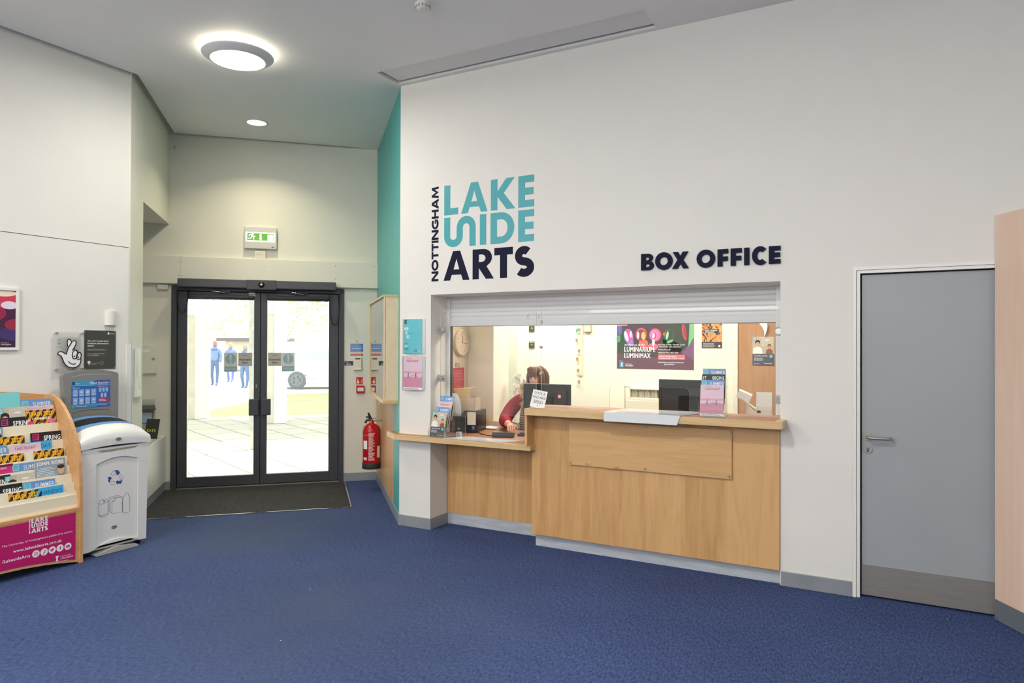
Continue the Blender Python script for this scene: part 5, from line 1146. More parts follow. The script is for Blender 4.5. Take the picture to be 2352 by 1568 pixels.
# left office wall: clock, stickers, notice   (frame LW: a=y b=z c=x)
XW = -3.77
cy0, cz0 = lw(1057.5, 787, XW)
t = Thing('wall_clock', 'round cream wall clock showing a quarter past twelve inside the office', 'clock', LW, (cy0, cz0, XW))
m = MB(); R0 = .132
m.lathe([(R0, 0), (R0, .02), (R0-.006, .032), (R0-.018, .034), (R0-.022, .022), (0, .022)], (cy0, cz0, XW), mat('clock_cream', (214, 194, 164), .4), 36, axis=(0, 0, 1)); t.part('case', m)
m = MB(); m.disc(cy0, cz0, R0-.022, XW+.0226, mat('clock_face', (222, 202, 172), .5), n=32)
for i in range(1, 13):
    a = rad(90-30*i); m.text(str(i), cy0+cos(a)*.087, cz0+sin(a)*.087-.008, .018, XW+.023, ink((92, 76, 60)), align='c')
t.part('dial', m)
m = MB(); m.line([(cy0, cz0), (cy0+.006, cz0+.066)], .006, XW+.0245, K_); t.part('hour_hand', m); m = MB(); m.line([(cy0-.012, cz0+.002), (cy0+.085, cz0-.010)], .004, XW+.0250, K_); t.part('minute_hand', m)
a0, b1 = lw(1041, 845, XW); a1, b0 = lw(1065, 893, XW)
b0 -= .06
m = MB(); m.box(a0, b0, XW, a1, b1, XW+.003, ink((190, 36, 56))); m.scribble(a0+.01, b0+.02, a1-.01, b1-.02, 16, XW+.0035, ink((222, 140, 150)), .35, 12); solo('red_notice', m, 'red typed notice on the office wall under the clock', 'notice', LW, (a0, b0, XW))
a0, b1 = lw(1046, 833, XW); m = MB(); m.box(a0, b1-.045, XW, a0+.032, b1, XW+.002, ink((90, 88, 84))); m.box(a0+.05, b1-.045, XW, a0+.072, b1-.008, XW+.002, ink((90, 92, 96))); m.rect(a0+.055, b1-.035, a0+.066, b1-.015, XW+.0025, CREAMP)
for i in range(3): m.rect(a0+.006, b1-.014-.013*i, a0+.026, b1-.008-.013*i, XW+.0025, CREAMP)
m.text('uni', a0+.08, b1-.035, .012, XW+.002, ink((120, 110, 100))); solo('logo_sticker', m, 'pair of small grey logo stickers between the clock and red notice', 'sticker', LW, (a0, b1, XW))
# fan
fx, fy, fz = -3.305, 6.16, 1.178
t = Thing('desk_fan', 'white caged desk fan beside the seated woman', 'fan', Matrix.Translation(V((fx, fy, .8))) @ Matrix.Rotation(rad(-28), 4, 'Z'))
hz_ = fz-.8
m = MB()
FANW = mat('fan_white', (232, 230, 222), .4)
for rr_, c_ in ((.150, 0), (.150, .05), (.115, -.022), (.075, -.032)):
    m.tube([(rr_*cos(2*pi*i/28), c_, hz_+rr_*sin(2*pi*i/28)) for i in range(28)], .0030, FANW, 6, closed=True)
for i in range(40):
    a = 2*pi*i/40; m.tube([(.03*cos(a), -.036, hz_+.03*sin(a)), (.09*cos(a), -.030, hz_+.09*sin(a)), (.135*cos(a), -.012, hz_+.135*sin(a)), (.150*cos(a), .0, hz_+.150*sin(a)), (.150*cos(a), .05, hz_+.150*sin(a))], .0013, FANW, 4)
t.part('cage', m)
m = MB(); m.lathe([(.03, -.04), (.034, -.034), (.03, -.03)], (0, 0, hz_), FANW, 18, axis=(0, 1, 0)); m.lathe([(0, .06), (.04, .06), (.045, .09), (.03, .15), (0, .155)], (0, 0, hz_), FANW, 18, axis=(0, 1, 0)); t.part('motor', m)
for i in range(4):
    a = 2*pi*i/4+.4; m = MB(); m.add([(.02*cos(a), .02, hz_+.02*sin(a)), (.13*cos(a-.35), .03, hz_+.13*sin(a-.35)), (.135*cos(a+.1), .02, hz_+.135*sin(a+.1)), (.12*cos(a+.45), .008, hz_+.12*sin(a+.45))], [(0, 1, 2, 3)], mat('fan_blade', (196, 190, 178), .3)); m.add([(.02*cos(a), .022, hz_+.02*sin(a)), (.13*cos(a-.35), .032, hz_+.13*sin(a-.35)), (.135*cos(a+.1), .022, hz_+.135*sin(a+.1)), (.12*cos(a+.45), .010, hz_+.12*sin(a+.45))], [(3, 2, 1, 0)], mat('fan_blade')); t.part('blade', m)
m = MB(); m.cyl((0, .09, .03), (0, .09, hz_-.03), .014, FANW); m.lathe([(.0, 0), (.11, 0), (.11, .012), (.03, .03), (0, .03)], (0, .09, -.0), FANW, 24); t.part('stand', m)
t = Thing('side_table', 'low cabinet under the desk fan', 'table', WF, (-3.3, 6.2, 0)); m = MB(); m.box(-3.455, 6.04, 0, -3.16, 6.36, .80, OFFW); t.part('cabinet', m)

# ================================================================== left wall: frames and plaques (a=y b=z c=x)
XL = -5.765
a1, b1 = lw(42, 662, XL); _, b0 = lw(42, 804, XL); a0 = a1-.66
t = Thing('framed_poster', 'white snap frame with a dark red glowing dome poster, cut by the left edge', 'frame', LW, ((a0+a1)/2, b0, XL))
m = MB()
fw = .021
m.poly([[(a0, b0), (a1, b0), (a1, b1), (a0, b1)], [(a0+fw, b0+fw), (a0+fw, b1-fw), (a1-fw, b1-fw), (a1-fw, b0+fw)]], XL, XL+.018, WHITE)
t.part('frame', m, bev=.004)
m = MB(); i0, i1, j0, j1 = a0+fw, a1-fw, b0+fw, b1-fw; c_ = XL+.008; m.box(i0, j0, XL, i1, j1, c_, ink((58, 30, 62)))
PW, PH = i1-i0, j1-j0
for (u, v, ru, rv, k, col) in [(.95, .80, .30, .20, 1, (168, 36, 58)), (.93, .82, .22, .14, 2, (206, 60, 84)), (.93, .74, .09, .07, 3, (226, 214, 232)), (.97, .45, .22, .26, 1, (70, 28, 62)), (1.0, .40, .12, .10, 2, (150, 40, 70)), (.97, .24, .16, .12, 1, (64, 50, 112)), (.85, .95, .16, .06, 2, (238, 220, 200)), (.6, .6, .3, .2, 1, (150, 34, 80)), (.3, .7, .2, .2, 1, (60, 40, 90))]:
    pts = clip_poly([(i0+PW*u+ru*PW*cos(2*pi*q/24), min(max(j0+PH*v+rv*PH*sin(2*pi*q/24), j0), j1)) for q in range(24)], i0, i1)
    if len(pts) > 2: m.poly(pts, c_+.0004*k, c_+.0004*k, ink(col))
uon(m, i1-.135, j0+.012, .032, c_+.002); m.text('Part of', i1-.135, j0+.052, .007, c_+.002, W_); t.part('poster', m)
# lottery plaque
a0, b1 = lw(122, 761, XL); a1, b0 = lw(188, 856, XL); b0 = lw(122, 853, XL)[1]; cc = XL+.03
t = Thing('lottery_plaque', 'clear acrylic plaque with a smiling crossed-fingers hand on four stand-offs', 'plaque', LW, ((a0+a1)/2, b0, XL))
m = MB(); m.poly([(a0, b0), (a1, b0), (a1, b1), (a0, b1)], cc-.004, cc, ACRYL, side=ACRYLE); t.part('sheet', m)
for a in (a0+.012, a1-.012):
    for b in (b0+.014, b1-.014):
        m = MB(); m.cyl((a, b, XL), (a, b, cc-.004), .007, CHROME, 12); m.cyl((a, b, cc), (a, b, cc+.006), .010, CHROME, 14); t.part('standoff', m)
LP = lambda x, y: lw(100+x/10.226, 740+y/10.226, XL+.035)
hand = [(330, 740), (345, 700), (400, 684), (455, 700), (500, 730), (528, 755), (548, 690), (580, 590), (560, 540), (552, 470), (560, 415), (595, 392), (630, 410), (660, 470), (700, 432), (735, 428), (762, 455), (760, 510), (735, 570), (712, 620), (740, 655), (775, 650), (803, 690), (805, 730), (845, 708), (880, 735), (885, 790), (868, 840), (878, 870), (872, 930), (840, 1000), (770, 1050), (680, 1070), (590, 1055), (515, 1000), (470, 930), (440, 850), (410, 790), (370, 765), (335, 755)]
m = MB(); pts = [LP(*p) for p in hand][::-1]
ar = sum(pts[i][0]*pts[(i+1) % len(pts)][1]-pts[(i+1) % len(pts)][0]*pts[i][1] for i in range(len(pts)))
if ar < 0: pts = pts[::-1]
m.poly(pts, cc+.001, cc+.006, ink((236, 236, 240)))
OUT = ink((44, 30, 32)); th = .0085
m.line(pts, th, cc+.0065, OUT, closed=True)
m.line([LP(*p) for p in [(580, 590), (620, 530), (660, 470)]], th, cc+.0070, OUT); m.line([LP(*p) for p in [(735, 575), (700, 620), (675, 665)]], th, cc+.0070, OUT)
def oval(cx, cy, rx, ry, rot): return [LP(cx+rx*cos(q)*cos(rot)-ry*sin(q)*sin(rot), cy+rx*cos(q)*sin(rot)+ry*sin(q)*cos(rot)) for q in [2*pi*i/24 for i in range(24)]]
m.line(oval(733, 755, 62, 104, .17)[::-1], th*.9, cc+.0072, OUT, closed=True); m.line(oval(826, 790, 54, 88, .17)[::-1], th*.9, cc+.0074, OUT, closed=True)
for x, y in ((718, 798), (812, 820)): a, b = LP(x, y); m.disc(a, b, .0062, cc+.0076, OUT, n=12)
m.line([LP(*p) for p in [(582, 912), (610, 950), (650, 976), (700, 984), (755, 965)]], th*.8, cc+.0072, OUT)
t.part('hand_emblem', m)
m = MB(); a, b = LP(375, 420); m.poly([(a-.012, b), (a, b+.012), (a+.014, b+.004), (a+.004, b-.010)], cc+.0008, cc+.0008, ink((130, 170, 214))); a, b = LP(375, 490); m.poly([(a-.014, b+.004), (a+.016, b+.004), (a+.004, b-.012), (a-.002, b-.012)], cc+.0008, cc+.0008, ink((150, 145, 140))); a, b = LP(310, 590); m.text('LOTTERY FUNDED', a, b, .006, cc+.0008, ink((120, 120, 130)), w=.05); t.part('small_print', m)
# dark building plaque
a0, b1 = lw(193.5, 758, XL); a1, b0 = lw(264.5, 846, XL)
m = MB(); cc = XL+.006; m.box(a0, b0, XL, a1, b1, cc, mat('plaque_bronze', (76, 78, 74), .35, noise=.05, scale=6, metal=.2)); w = a1-a0; h = b1-b0; c_ = cc+.0005
for i, s_ in enumerate(('The D H Lawrence', 'Pavilion Extension', '2005')): m.text(s_, a0+.09*w, b1-(.29+.065*i)*h, .0125, c_, W_, w=(.67, .67, .19)[i]*w, bold=.02)
m.scribble(a0+.09*w, b1-.525*h, a0+.85*w, b1-.475*h, 2, c_, ink((170, 172, 168)), .35, 2); m.text('Greater Nottingham Partnership', a0+.09*w, b1-.615*h, .0075, c_, W_, w=.54*w); m.text('Arts Council England', a0+.09*w, b1-.655*h, .0075, c_, W_, w=.37*w)
a, b = a0+.14*w, b0+.16*h; m.disc(a, b+.006, .012, c_, W_); m.rect(a-.003, b-.016, a+.003, b, c_, W_); m.text('Greater Nottingham', a+.018, b-.004, .006, c_, ink((210, 212, 208)), w=.24*w); m.text('Partnership', a+.018, b-.013, .006, c_, ink((210, 212, 208)), w=.14*w)
a = a0+.54*w; m.line([(a+.015*cos(2*pi*i/20), b+.015*sin(2*pi*i/20)) for i in range(20)], .0022, c_, ink((170, 172, 168)), closed=True); m.disc(a, b, .004, c_, ink((120, 122, 118)))
m.rect(a1-.27*w, b1-.10*h, a1-.22*w, b1-.045*h, c_, W_); m.text('Nottingham', a1-.20*w, b1-.09*h, .007, c_, W_, w=.16*w, bold=.02)
for a in (a0+.008, a1-.008):
    for b in (b0+.008, b1-.008): m.cyl((a, b, cc), (a, b, cc+.002), .0045, CHROME, 10)
solo('building_plaque', m, 'dark grey engraved plaque about the pavilion extension on the left wall', 'plaque', LW, (a0, b0, XL), bev=.0005)
# bowed cream wall unit
a0, b1 = lw(239.5, 714, XL); a1, b0 = lw(265.5, 747, XL)
m = MB(); n = 12; pr = [(a0+(a1-a0)*i/n, XL+.008+.03*(1-(2*i/n-1)**2)) for i in range(n+1)]; loop = [(a0, XL)]+pr+[(a1, XL)]
m.poly([(p[0], p[1]) for p in loop][::-1], b0, b1, WHITEP, axis='b'); solo('wall_sounder', m, 'small bowed cream box above the dark plaque on the left wall', 'sounder', LW, (a0, b0, XL))

# ================================================================== leaflet stand (world coordinates; side panel at y = 2.96..2.985)
t = Thing('leaflet_stand', 'tall beech leaflet stand with cream tiers and a magenta front at the left edge', 'leaflet stand', WF, (-5.45, 2.5, 0))
YS0, YS1 = 2.962, 2.986; YL = 1.90
prof = [(-5.722, .03), (-5.211, .0), (-5.214, .45), (-5.221, .62), (-5.230, .736), (-5.255, .84), (-5.287, .924), (-5.335, 1.01), (-5.39, 1.079), (-5.45, 1.14), (-5.506, 1.181), (-5.56, 1.205), (-5.611, 1.217), (-5.722, 1.213)]
for ya, yb in ((YS0, YS1), (YL-.024, YL)):
    m = MB(); m.poly([(p[0], p[1]) for p in prof], ya, yb, STANDW, axis='b'); m.v = [(v[0], v[1], v[2]) for v in m.v]; t.part('side_panel', m, bev=.006, seg=3)
m = MB(); n = 16; top = [(YL+(YS0-YL)*i/n, 1.213+.045*(1-((2*i/n)-1)**2)) for i in range(n+1)]
m.poly([(YL, .05), (YS0, .05)]+top[::-1], -5.722, -5.704, STANDW, axis='a'); t.part('back_panel', m)
CRE = mat('cream_tier', (232, 224, 200), .45)
TX = [-5.505, -5.473, -5.442, -5.412, -5.384, -5.354, -5.325, -5.292, -5.262]; TZ = [1.012, .950, .891, .831, .772, .707, .646, .586, .527]
for x, z in zip(TX, TZ):
    m = MB(); m.hexa([(x-.012+.02, YL, z-.16), (x+.02, YL, z-.16), (x+.02, YS0, z-.16), (x-.012+.02, YS0, z-.16), (x-.006, YL, z), (x, YL, z), (x, YS0, z), (x-.006, YS0, z)], CRE); tp_ = t.part('tier', m)
m = MB()
rn = random.Random(5)
m = MB(); m.box(-5.262, YL, .36, -5.250, YS0, .50, CRE); t.part('lower_board', m)
# front panel with curved bottom edge
m = MB(); n = 14; bot = [(YL+(YS0+.0-YL)*i/n, .012+.10*(1-(2*i/n-1)**2)*.55) for i in range(n+1)]
m.poly(bot+[(YS0, .408), (YL, .408)], -5.236, -5.219, STANDW, axis='a'); fp_ = t.part('front_panel', m, bev=.002)
m = MB(); m.box(-5.262, YL, .385, -5.217, YS0, .41, STANDW); t.part('front_ledge', m, fp_, bev=.003)
# magenta printed sheet, built in the LW frame then stored in stand coordinates
MAG = ink((188, 20, 104))
y0_, y1_ = YL+.04, lw(173.5, 1230, -5.216)[0]; z1_ = .378; 
pm = MB(); cc = -5.2175
nb = 12; pm.poly([(y0_+(y1_-y0_)*i/nb, .03+.055*(1-(2*((y0_+(y1_-y0_)*i/nb)-YL)/(YS0-YL)-1)**2)) for i in range(nb+1)]+[(y1_, z1_), (y0_, z1_)], cc, cc+.001, MAG)
c_ = cc+.0016
SP = lambda px, py: lw(px, py, -5.216)
a, b = SP(66, 1226); a2, _ = SP(110, 1215); print_logo(pm, a, b, (a2-a), c_, W_)
def ptx(s_, x0, y0, x1, h_, bold=.0, dy=0):
    a, b = SP(x0, y0); a2, b2 = SP(x1, y0); pm.text(s_, a, b, h_, c_, W_, w=a2-a, bold=bold)
ptx("The University of Nottingham's public arts centre", 3.5, 1258, 166, .0145); ptx('www.lakesidearts.org.uk', 30, 1269.5, 141.5, .020, .03); ptx('/LakesideArts', 4.5, 1294, 69, .020, .03)
for i, (px, py) in enumerate([(82.5, 1271.5), (101.5, 1267), (120, 1262.5), (138, 1258), (156, 1254)]):
    a, b = SP(px, py); R_ = .0245; pm.disc(a, b, R_, c_, W_, n=24); k = c_+.0004
    if i == 0:
        pm.line([(a-.011, b-.011), (a+.011, b-.011), (a+.011, b+.011), (a-.011, b+.011)], .003, k, MAG, closed=True); pm.line([(a+.005*cos(2*pi*j/12), b+.005*sin(2*pi*j/12)) for j in range(12)], .0025, k, MAG, closed=True); pm.disc(a+.007, b+.007, .0015, k, MAG, n=8)
    elif i == 1:
        pm.line(arc(a+.002, b+.004, .008, .009, -120, 150, 12), .0035, k, MAG); pm.line([(a-.006, b-.018), (a+.001, b+.006)], .004, k, MAG)
    elif i == 2:
        pm.poly([(a-.013, b-.009), (a-.003, b-.010), (a+.006, b-.004), (a+.010, b+.006), (a+.013, b+.010), (a+.007, b+.011), (a, b+.009), (a-.001, b+.003), (a-.012, b+.010), (a-.011, b-.001), (a-.006, b-.005)], k, k, MAG)
    elif i == 3:
        pm.rect(a-.002, b-.014, a+.003, b+.008, k, MAG); pm.rect(a-.006, b-.001, a+.008, b+.003, k, MAG); pm.rect(a+.001, b+.006, a+.008, b+.012, k, MAG)
    else:
        pm.rect(a-.012, b-.009, a+.012, b+.009, k, MAG); pm.poly([(a-.003, b-.005), (a+.006, b), (a-.003, b+.005)], k+.0003, k+.0003, W_)
a, b = SP(128, 1289); pm.poly([(a, b), (a+.018, b), (a+.012, b+.016), (a+.022, b+.036), (a-.002, b+.036), (a+.004, b+.016)], c_, c_, W_); pm.rect(a+.033, b-.002, a+.034, b+.036, c_, W_); pm.text('University of', a+.042, b+.022, .009, c_, W_, w=.062); pm.text('Nottingham', a+.042, b+.006, .012, c_, W_, w=.078, bold=.02); pm.scribble(a, b-.012, a+.12, b-.007, 1, c_, W_, .5, 2)
# map LW frame verts (a=y,b=z,c=x) to world coordinates
pm.v = [(v[2], v[0], v[1]) for v in pm.v]
t.part('printed_front', pm, fp_, label='magenta printed front with white logo and web address')
# leaflets: kind, right-hand pixel edge, left edge, top y, tier, extra depth
LEAF = {}
def rack(kind, x0, x1, ytop, tier, h=.20, dx=.0, label=''):
    x = TX[tier]-.010-dx*.5; lean = .125
    pb = on(x1, ytop, (1, 0, 0), x); z = pb.z; x -= lean*max(0, z-TZ[tier])
    o = leaflet(kind, .21, h, .002).build('leaflet', (0, 0, 0))
    if kind in LEAF: me = LEAF[kind]; bpy.data.objects.remove(o); o = bpy.data.objects.new('leaflet', me); COL.objects.link(o)
    else: LEAF[kind] = o.data
    M_ = Matrix.Translation(V((x, pb.y-.21, z))) @ LW @ Matrix.Rotation(-lean, 4, 'X')
    o.matrix_world = M_; tag(o, label, 'leaflet', 'leaflets in the beech stand')
RK = [('turquoise', -30, 50, 900, 0, .26, .012, 'large turquoise card at the back of the top of the stand'),
 ('summer', 66, 120, 914.5, 0, .20, .020, 'blue summer leaflet at the very top right of the stand'), ('summer', 70, 122, 916, 0, .20, .016, 'blue summer leaflet directly behind the lilac one at the top right'),
 ('pinkback', 74, 126, 929.5, 0, .20, .008, 'plain lilac leaflet behind the top right orange striped one'), ('trash', 77, 129.5, 938, 0, .20, .0, 'orange striped dummies leaflet at the top right of the stand'),
 ('counter_wide', 18, 74, 932, 0, .20, .010, 'beige boarded leaflet partly covered at the top of the stand'), ('counter_wide', 8, 69, 935, 0, .20, .005, 'beige leaflet with a dark-haired man behind the topmost black one'), ('spring', 16, 73, 955, 0, .20, .0, 'topmost black spring leaflet in the stand'),
 ('spring', 88, 141, 988, 2, .20, .0, 'black spring leaflet at the right end of the second row'), ('trash', 2, 57, 999, 2, .20, .0, 'orange striped leaflet left of a gap in the second row'), ('robb', -45, 9, 981, 2, .20, .004, 'grey leaflet at the left edge of the second row'),
 ('handa', 62, 120, 1010, 3, .20, .006, "blue surprise leaflet mostly hidden behind the pink take flight one"), ('flight', 34, 95, 1015, 3, .20, .0, 'pink take flight leaflet in the third row'), ('summer', -36, 18, 1022, 3, .20, .0, 'summer leaflet at the left edge of the third row'),
 ('trash', 96, 148, 1028, 4, .20, .0, 'orange striped leaflet at the right end of the fourth row'), ('trash', 2, 56, 1040, 4, .20, .0, 'orange striped leaflet at the left of the fourth row'),
 ('magenta', -24, 31, 1064, 5, .20, .0, 'magenta leaflet at the left of the fifth row'), ('summer', 47, 101, 1057, 5, .20, .0, 'blue summer leaflet beside the grey portrait leaflet'),
 ('robb', 88, 140, 1076, 6, .20, .004, 'grey leaflet half covered by the portrait one'), ('robb', 102, 152, 1050, 6, .20, .0, "grey leaflet with a man's portrait at the right of the lower rows"), ('counter_wide', 25, 86, 1083, 6, .20, .0, 'beige boarded leaflet with a dark-haired man in the sixth row'), ('spring', -32, 25, 1089, 6, .20, .0, 'black spring leaflet at the left edge of the sixth row'),
 ('summer', 62, 116, 1099, 7, .20, .005, 'rear blue summer leaflet of the pair in the seventh row'), ('summer', 75, 127, 1098, 7, .20, .0, 'front blue summer leaflet of the pair in the seventh row'), ('spring', -6, 52, 1108, 7, .20, .0, 'lowest black spring leaflet in the stand'),
 ('trash', 41, 96, 1122, 8, .20, .0, 'lowest orange striped leaflet in the stand'), ('handa', 97, 146.5, 1112, 8, .20, .0, "lowest right bright blue surprise leaflet in the stand")]
for r_ in RK: rack(*r_)

# ================================================================== recycling bin
BINW = mat('bin_white', (226, 227, 226), .38); BING = mat('bin_grey', (132, 132, 132), .5, noise=.03, scale=30); BLUE = mat('bin_blue', (104, 152, 206), .35); DKB = ink((42, 84, 150)); DKL = ink((60, 76, 130))
FXX = -5.272; Y0, Y1 = 3.005, 3.530
t = Thing('recycling_bin', 'white recycling bin with a blue rim and grey backboard beside the leaflet stand', 'bin', LW, (3.27, 0, -5.5))
def bx(px, py, x=FXX): return lw(px, py, x)
# frame LW: a=y b=z c=x.  body with an arched recess in the front
m = MB()
ai0, ai1 = 3.115, 3.447
arch_ = [(ai0, .690)]+[(ai0+(ai1-ai0)*i/12, .690+.040*sin(pi*i/12*.92+.06)) for i in range(1, 12)]+[(ai1, .700)]
rec = [(ai0, .075), (ai1, .075)]+arch_[::-1]
foot = [(Y0+.012, .045)]+[(Y0+.07, .045)]+[(Y0+.07+(Y1-Y0-.14)*i/10, .045+.055*sin(pi*i/10)) for i in range(1, 10)]+[(Y1-.07, .045), (Y1-.012, .045)]
outer = foot+[(Y1, .81), (Y0, .81)]
m.poly([outer, list(reversed(rec))], FXX-.015, FXX, BINW)
m.poly([(Y0+.012, .045), (Y1-.012, .045), (Y1, .81), (Y0, .81)], -5.715, FXX-.014, BINW)
t.part('body', m, bev=.008, seg=3)
m = MB(); m.poly([(ai0+.004, .078), (ai1-.004, .078), (ai1-.004, .685), (ai0+.004, .685)], FXX-.013, FXX-.011, BINW); dp = t.part('door', m)
m = MB(); m.rect(Y0+.004, .776, ai0+.14, .7775, FXX+.0005, ink((150, 150, 150))); 
m.poly([(ai0, .792), (ai0+.05, .776), (ai1-.03, .782), (ai1+.0, .797)], FXX+.0006, FXX+.0006, ink((150, 148, 128))); t.part('grip_slot', m)
for b in (.64,):
    m = MB(); m.line([(Y0+.003, .60), (Y0+.05, .64), (ai0, .672)], .0015, FXX+.0006, ink((170, 170, 170))); m.line([(ai1, .683), (ai1+.05, .665), (Y1-.003, .64)], .0015, FXX+.0006, ink((170, 170, 170))); m.line([(3.337, .732), (3.337, .80)], .0012, FXX+.0006, ink((170, 170, 170))); t.part('moulding_line', m)
m = MB(); m.poly([(Y0+.10, .004), (Y1-.09, .004), (Y1-.09, .02), (Y0+.27, .045), (Y0+.10, .014)], -5.60, FXX+.02, mat('bin_foot', (176, 176, 170), .5)); t.part('base_plate', m, bev=.003)
for a in (Y0+.05, Y1-.05):
    for c_ in (-5.33, -5.66):
        m = MB(); m.cyl((a-.012, .025, c_), (a+.012, .025, c_), .025, BLACK, 14); m.box(a-.016, .02, c_-.02, a+.016, .05, c_+.02, BLACK); t.part('castor', m)
# lid: crowned surface
def lid(u, v, off=0):
    """u across (0..1), v from front bottom up and back"""
    P = [(0, .808, -5.262), (.06, .858, -5.256), (.20, .890, -5.268), (.36, .914, -5.298), (.55, .936, -5.345), (.70, .952, -5.40), (1.0, .988, -5.60)]
    for i in range(len(P)-1):
        if v <= P[i+1][0] or i == len(P)-2:
            k = (v-P[i][0])/(P[i+1][0]-P[i][0]); b = P[i][1]+(P[i+1][1]-P[i][1])*k; c_ = P[i][2]+(P[i+1][2]-P[i][2])*k; break
    cr = 1-(2*u-1)**2
    k2 = min(1, v/.55)
    edge = abs(2*u-1)**6*.035*min(1, v*2.5)
    e = Y0-.012; w = Y1-Y0+.024
    return (e+w*u, b+.040*cr*k2+.018*cr*(1-k2)-edge+off, c_)
m = MB(); m.grid(lambda u, v: lid(u, v*.60), 28, 12, BINW)
fr_ = [lid(i/28, 0) for i in range(29)]; m.add([*fr_, *[(p[0], p[1], -5.70) for p in fr_]], [(i, i+29, i+30, i+1) for i in range(28)], BINW)
for u in (0, 1):
    L_ = [lid(u, j/12*.60) for j in range(13)]+[lid(u, .6+.4*j/6) for j in range(1, 7)]+[(lid(u, 1)[0], 1.0, -5.72), (lid(u, 1)[0], .80, -5.72)]
    m.add(L_, [tuple(range(len(L_))) if u == 0 else tuple(range(len(L_)))[::-1]], BINW)
ld = t.part('lid', m)
m = MB()
def rim_m(u, v):
    v_ = .60+.40*v
    q_ = ((2*(u-.10)/.82-1), (v-.52)/.26)
    return BLACKM if abs(q_[0])**5+abs(q_[1])**3 < 1 else BLUE
m.grid(lambda u, v: lid(u, .60+.40*v, .001-(.012 if False else 0)), 170, 80, BLUE, mf=rim_m); t.part('blue_rim', m, ld, label='blue rim round a long black slot')
# backboard
m = MB(); xb = -5.655; ya, yb = 3.075, 3.520
topc = [(ya, 1.345)]+[(ya+.01+(yb-ya-.02)*i/12, 1.365+.030*sin(pi*i/12)) for i in range(13)]+[(yb, 1.350)]
m.poly([(ya+.04, .95), (yb, .95)]+topc[::-1], xb-.045, xb, BING); bb_ = t.part('backboard', m, bev=.006, seg=3, label='grey moulded backboard')
m = MB(); m.line([(ya+.07, 1.338), (ya+.13, 1.352), (ya+.2, 1.358), (ya+.3, 1.356), (ya+.38, 1.346)], .006, xb+.0008, ink((168, 166, 156))); t.part('moulded_ridge', m, bb_); m = MB(); m.line([(ya+.075, 1.052), (ya+.13, 1.068), (ya+.2, 1.074), (ya+.3, 1.070), (ya+.365, 1.062)], .006, xb+.0008, ink((96, 94, 90))); m.rect(ya+.365, .98, ya+.368, 1.062, xb+.0006, ink((110, 108, 104))); t.part('moulded_ridge', m, bb_)
# mixed recycling label (px corners on the photo -> board plane)
B_ = lambda px, py: lw(px, py, xb)
bm = MB(); q0, q1, q2, q3 = B_(163.5, 938.5), B_(252.5, 932.5), B_(252.5, 871), B_(163.5, 875.5); la0, la1 = q0[0], q1[0]; lb0, lb1 = (q0[1]+q1[1])/2, (q2[1]+q3[1])/2; w, h = la1-la0, lb1-lb0; c_ = xb+.0015
bm.box(la0, lb0, xb, la1, lb1, xb+.001, ink((50, 98, 176))); bm.rect(la0, lb1-.17*h, la0+.58*w, lb1, c_, ink((58, 156, 200))); bm.rect(la0, lb1-.185*h, la1, lb1-.17*h, c_+.0002, ink((150, 210, 230)))
bm.rect(la0+.02*w, lb1-.15*h, la0+.08*w, lb1-.03*h, c_+.0003, ink((24, 60, 104))); bm.text('Nottingham', la0+.10*w, lb1-.12*h, .009, c_+.0003, W_, w=.10*w)
bm.text('Mixed Recycling', la1-.03*w, lb1-.135*h, .017, c_+.0003, W_, w=.50*w, bold=.03, align='r')
bm.rect(la0+.03*w, lb1-.28*h, la0+.075*w, lb1-.225*h, c_, ink((100, 200, 200))); bm.text('Recyclable', la0+.09*w, lb1-.275*h, .008, c_, W_, w=.11*w); bm.rect(la0+.69*w, lb1-.255*h, la0+.74*w, lb1-.20*h, c_, ink((226, 120, 150))); bm.text('Do not include', la0+.755*w, lb1-.25*h, .008, c_, W_, w=.18*w)
bm.rect(la0+.665*w, lb0+.15*h, la0+.668*w, lb1-.20*h, c_, ink((110, 150, 210)))
LT = ink((134, 170, 220)); LT2 = ink((206, 222, 240))
def icon(a, b, s1, s2, k):
    bm.rect(a, b, a+s1, b+s2, c_, LT); cx_, cy_ = a+s1/2, b+s2*.58
    if k % 3 == 0: bm.line([(cx_-s1*.25, cy_-s2*.2), (cx_-s1*.25, cy_+s2*.2), (cx_+s1*.25, cy_+s2*.2), (cx_+s1*.25, cy_-s2*.1)], .0025, c_+.0003, LT2)
    elif k % 3 == 1: bm.poly([(cx_-s1*.32, cy_), (cx_, cy_-s2*.16), (cx_+s1*.32, cy_), (cx_, cy_+s2*.2)], c_+.0003, c_+.0003, LT2)
    else: bm.disc(cx_, cy_, s1*.3, c_+.0003, LT2, rb=s2*.14, n=14); bm.rect(cx_-s1*.2, cy_-s2*.22, cx_+s1*.2, cy_, c_+.0003, LT2)
    bm.rect(a+s1*.15, b+s2*.06, a+s1*.85, b+s2*.16, c_+.0003, LT2)
for r_ in range(2):
    for k in range(4): icon(la0+(.035+.155*k)*w, lb0+(.44-.295*r_)*h, .125*w, .25*h, k+r_)
for k in range(3): icon(la0+(.70+.088*k)*w, lb0+.56*h, .07*w, .155*h, k)
for k in range(2): icon(la0+(.745+.09*k)*w, lb0+.355*h, .07*w, .165*h, k+1)
bm.rect(la0+.69*w, lb0+.19*h, la0+.955*w, lb0+.31*h, c_, ink((206, 50, 70))); bm.scribble(la0+.71*w, lb0+.205*h, la0+.93*w, lb0+.295*h, 2, c_+.0003, W_, .4, 2)
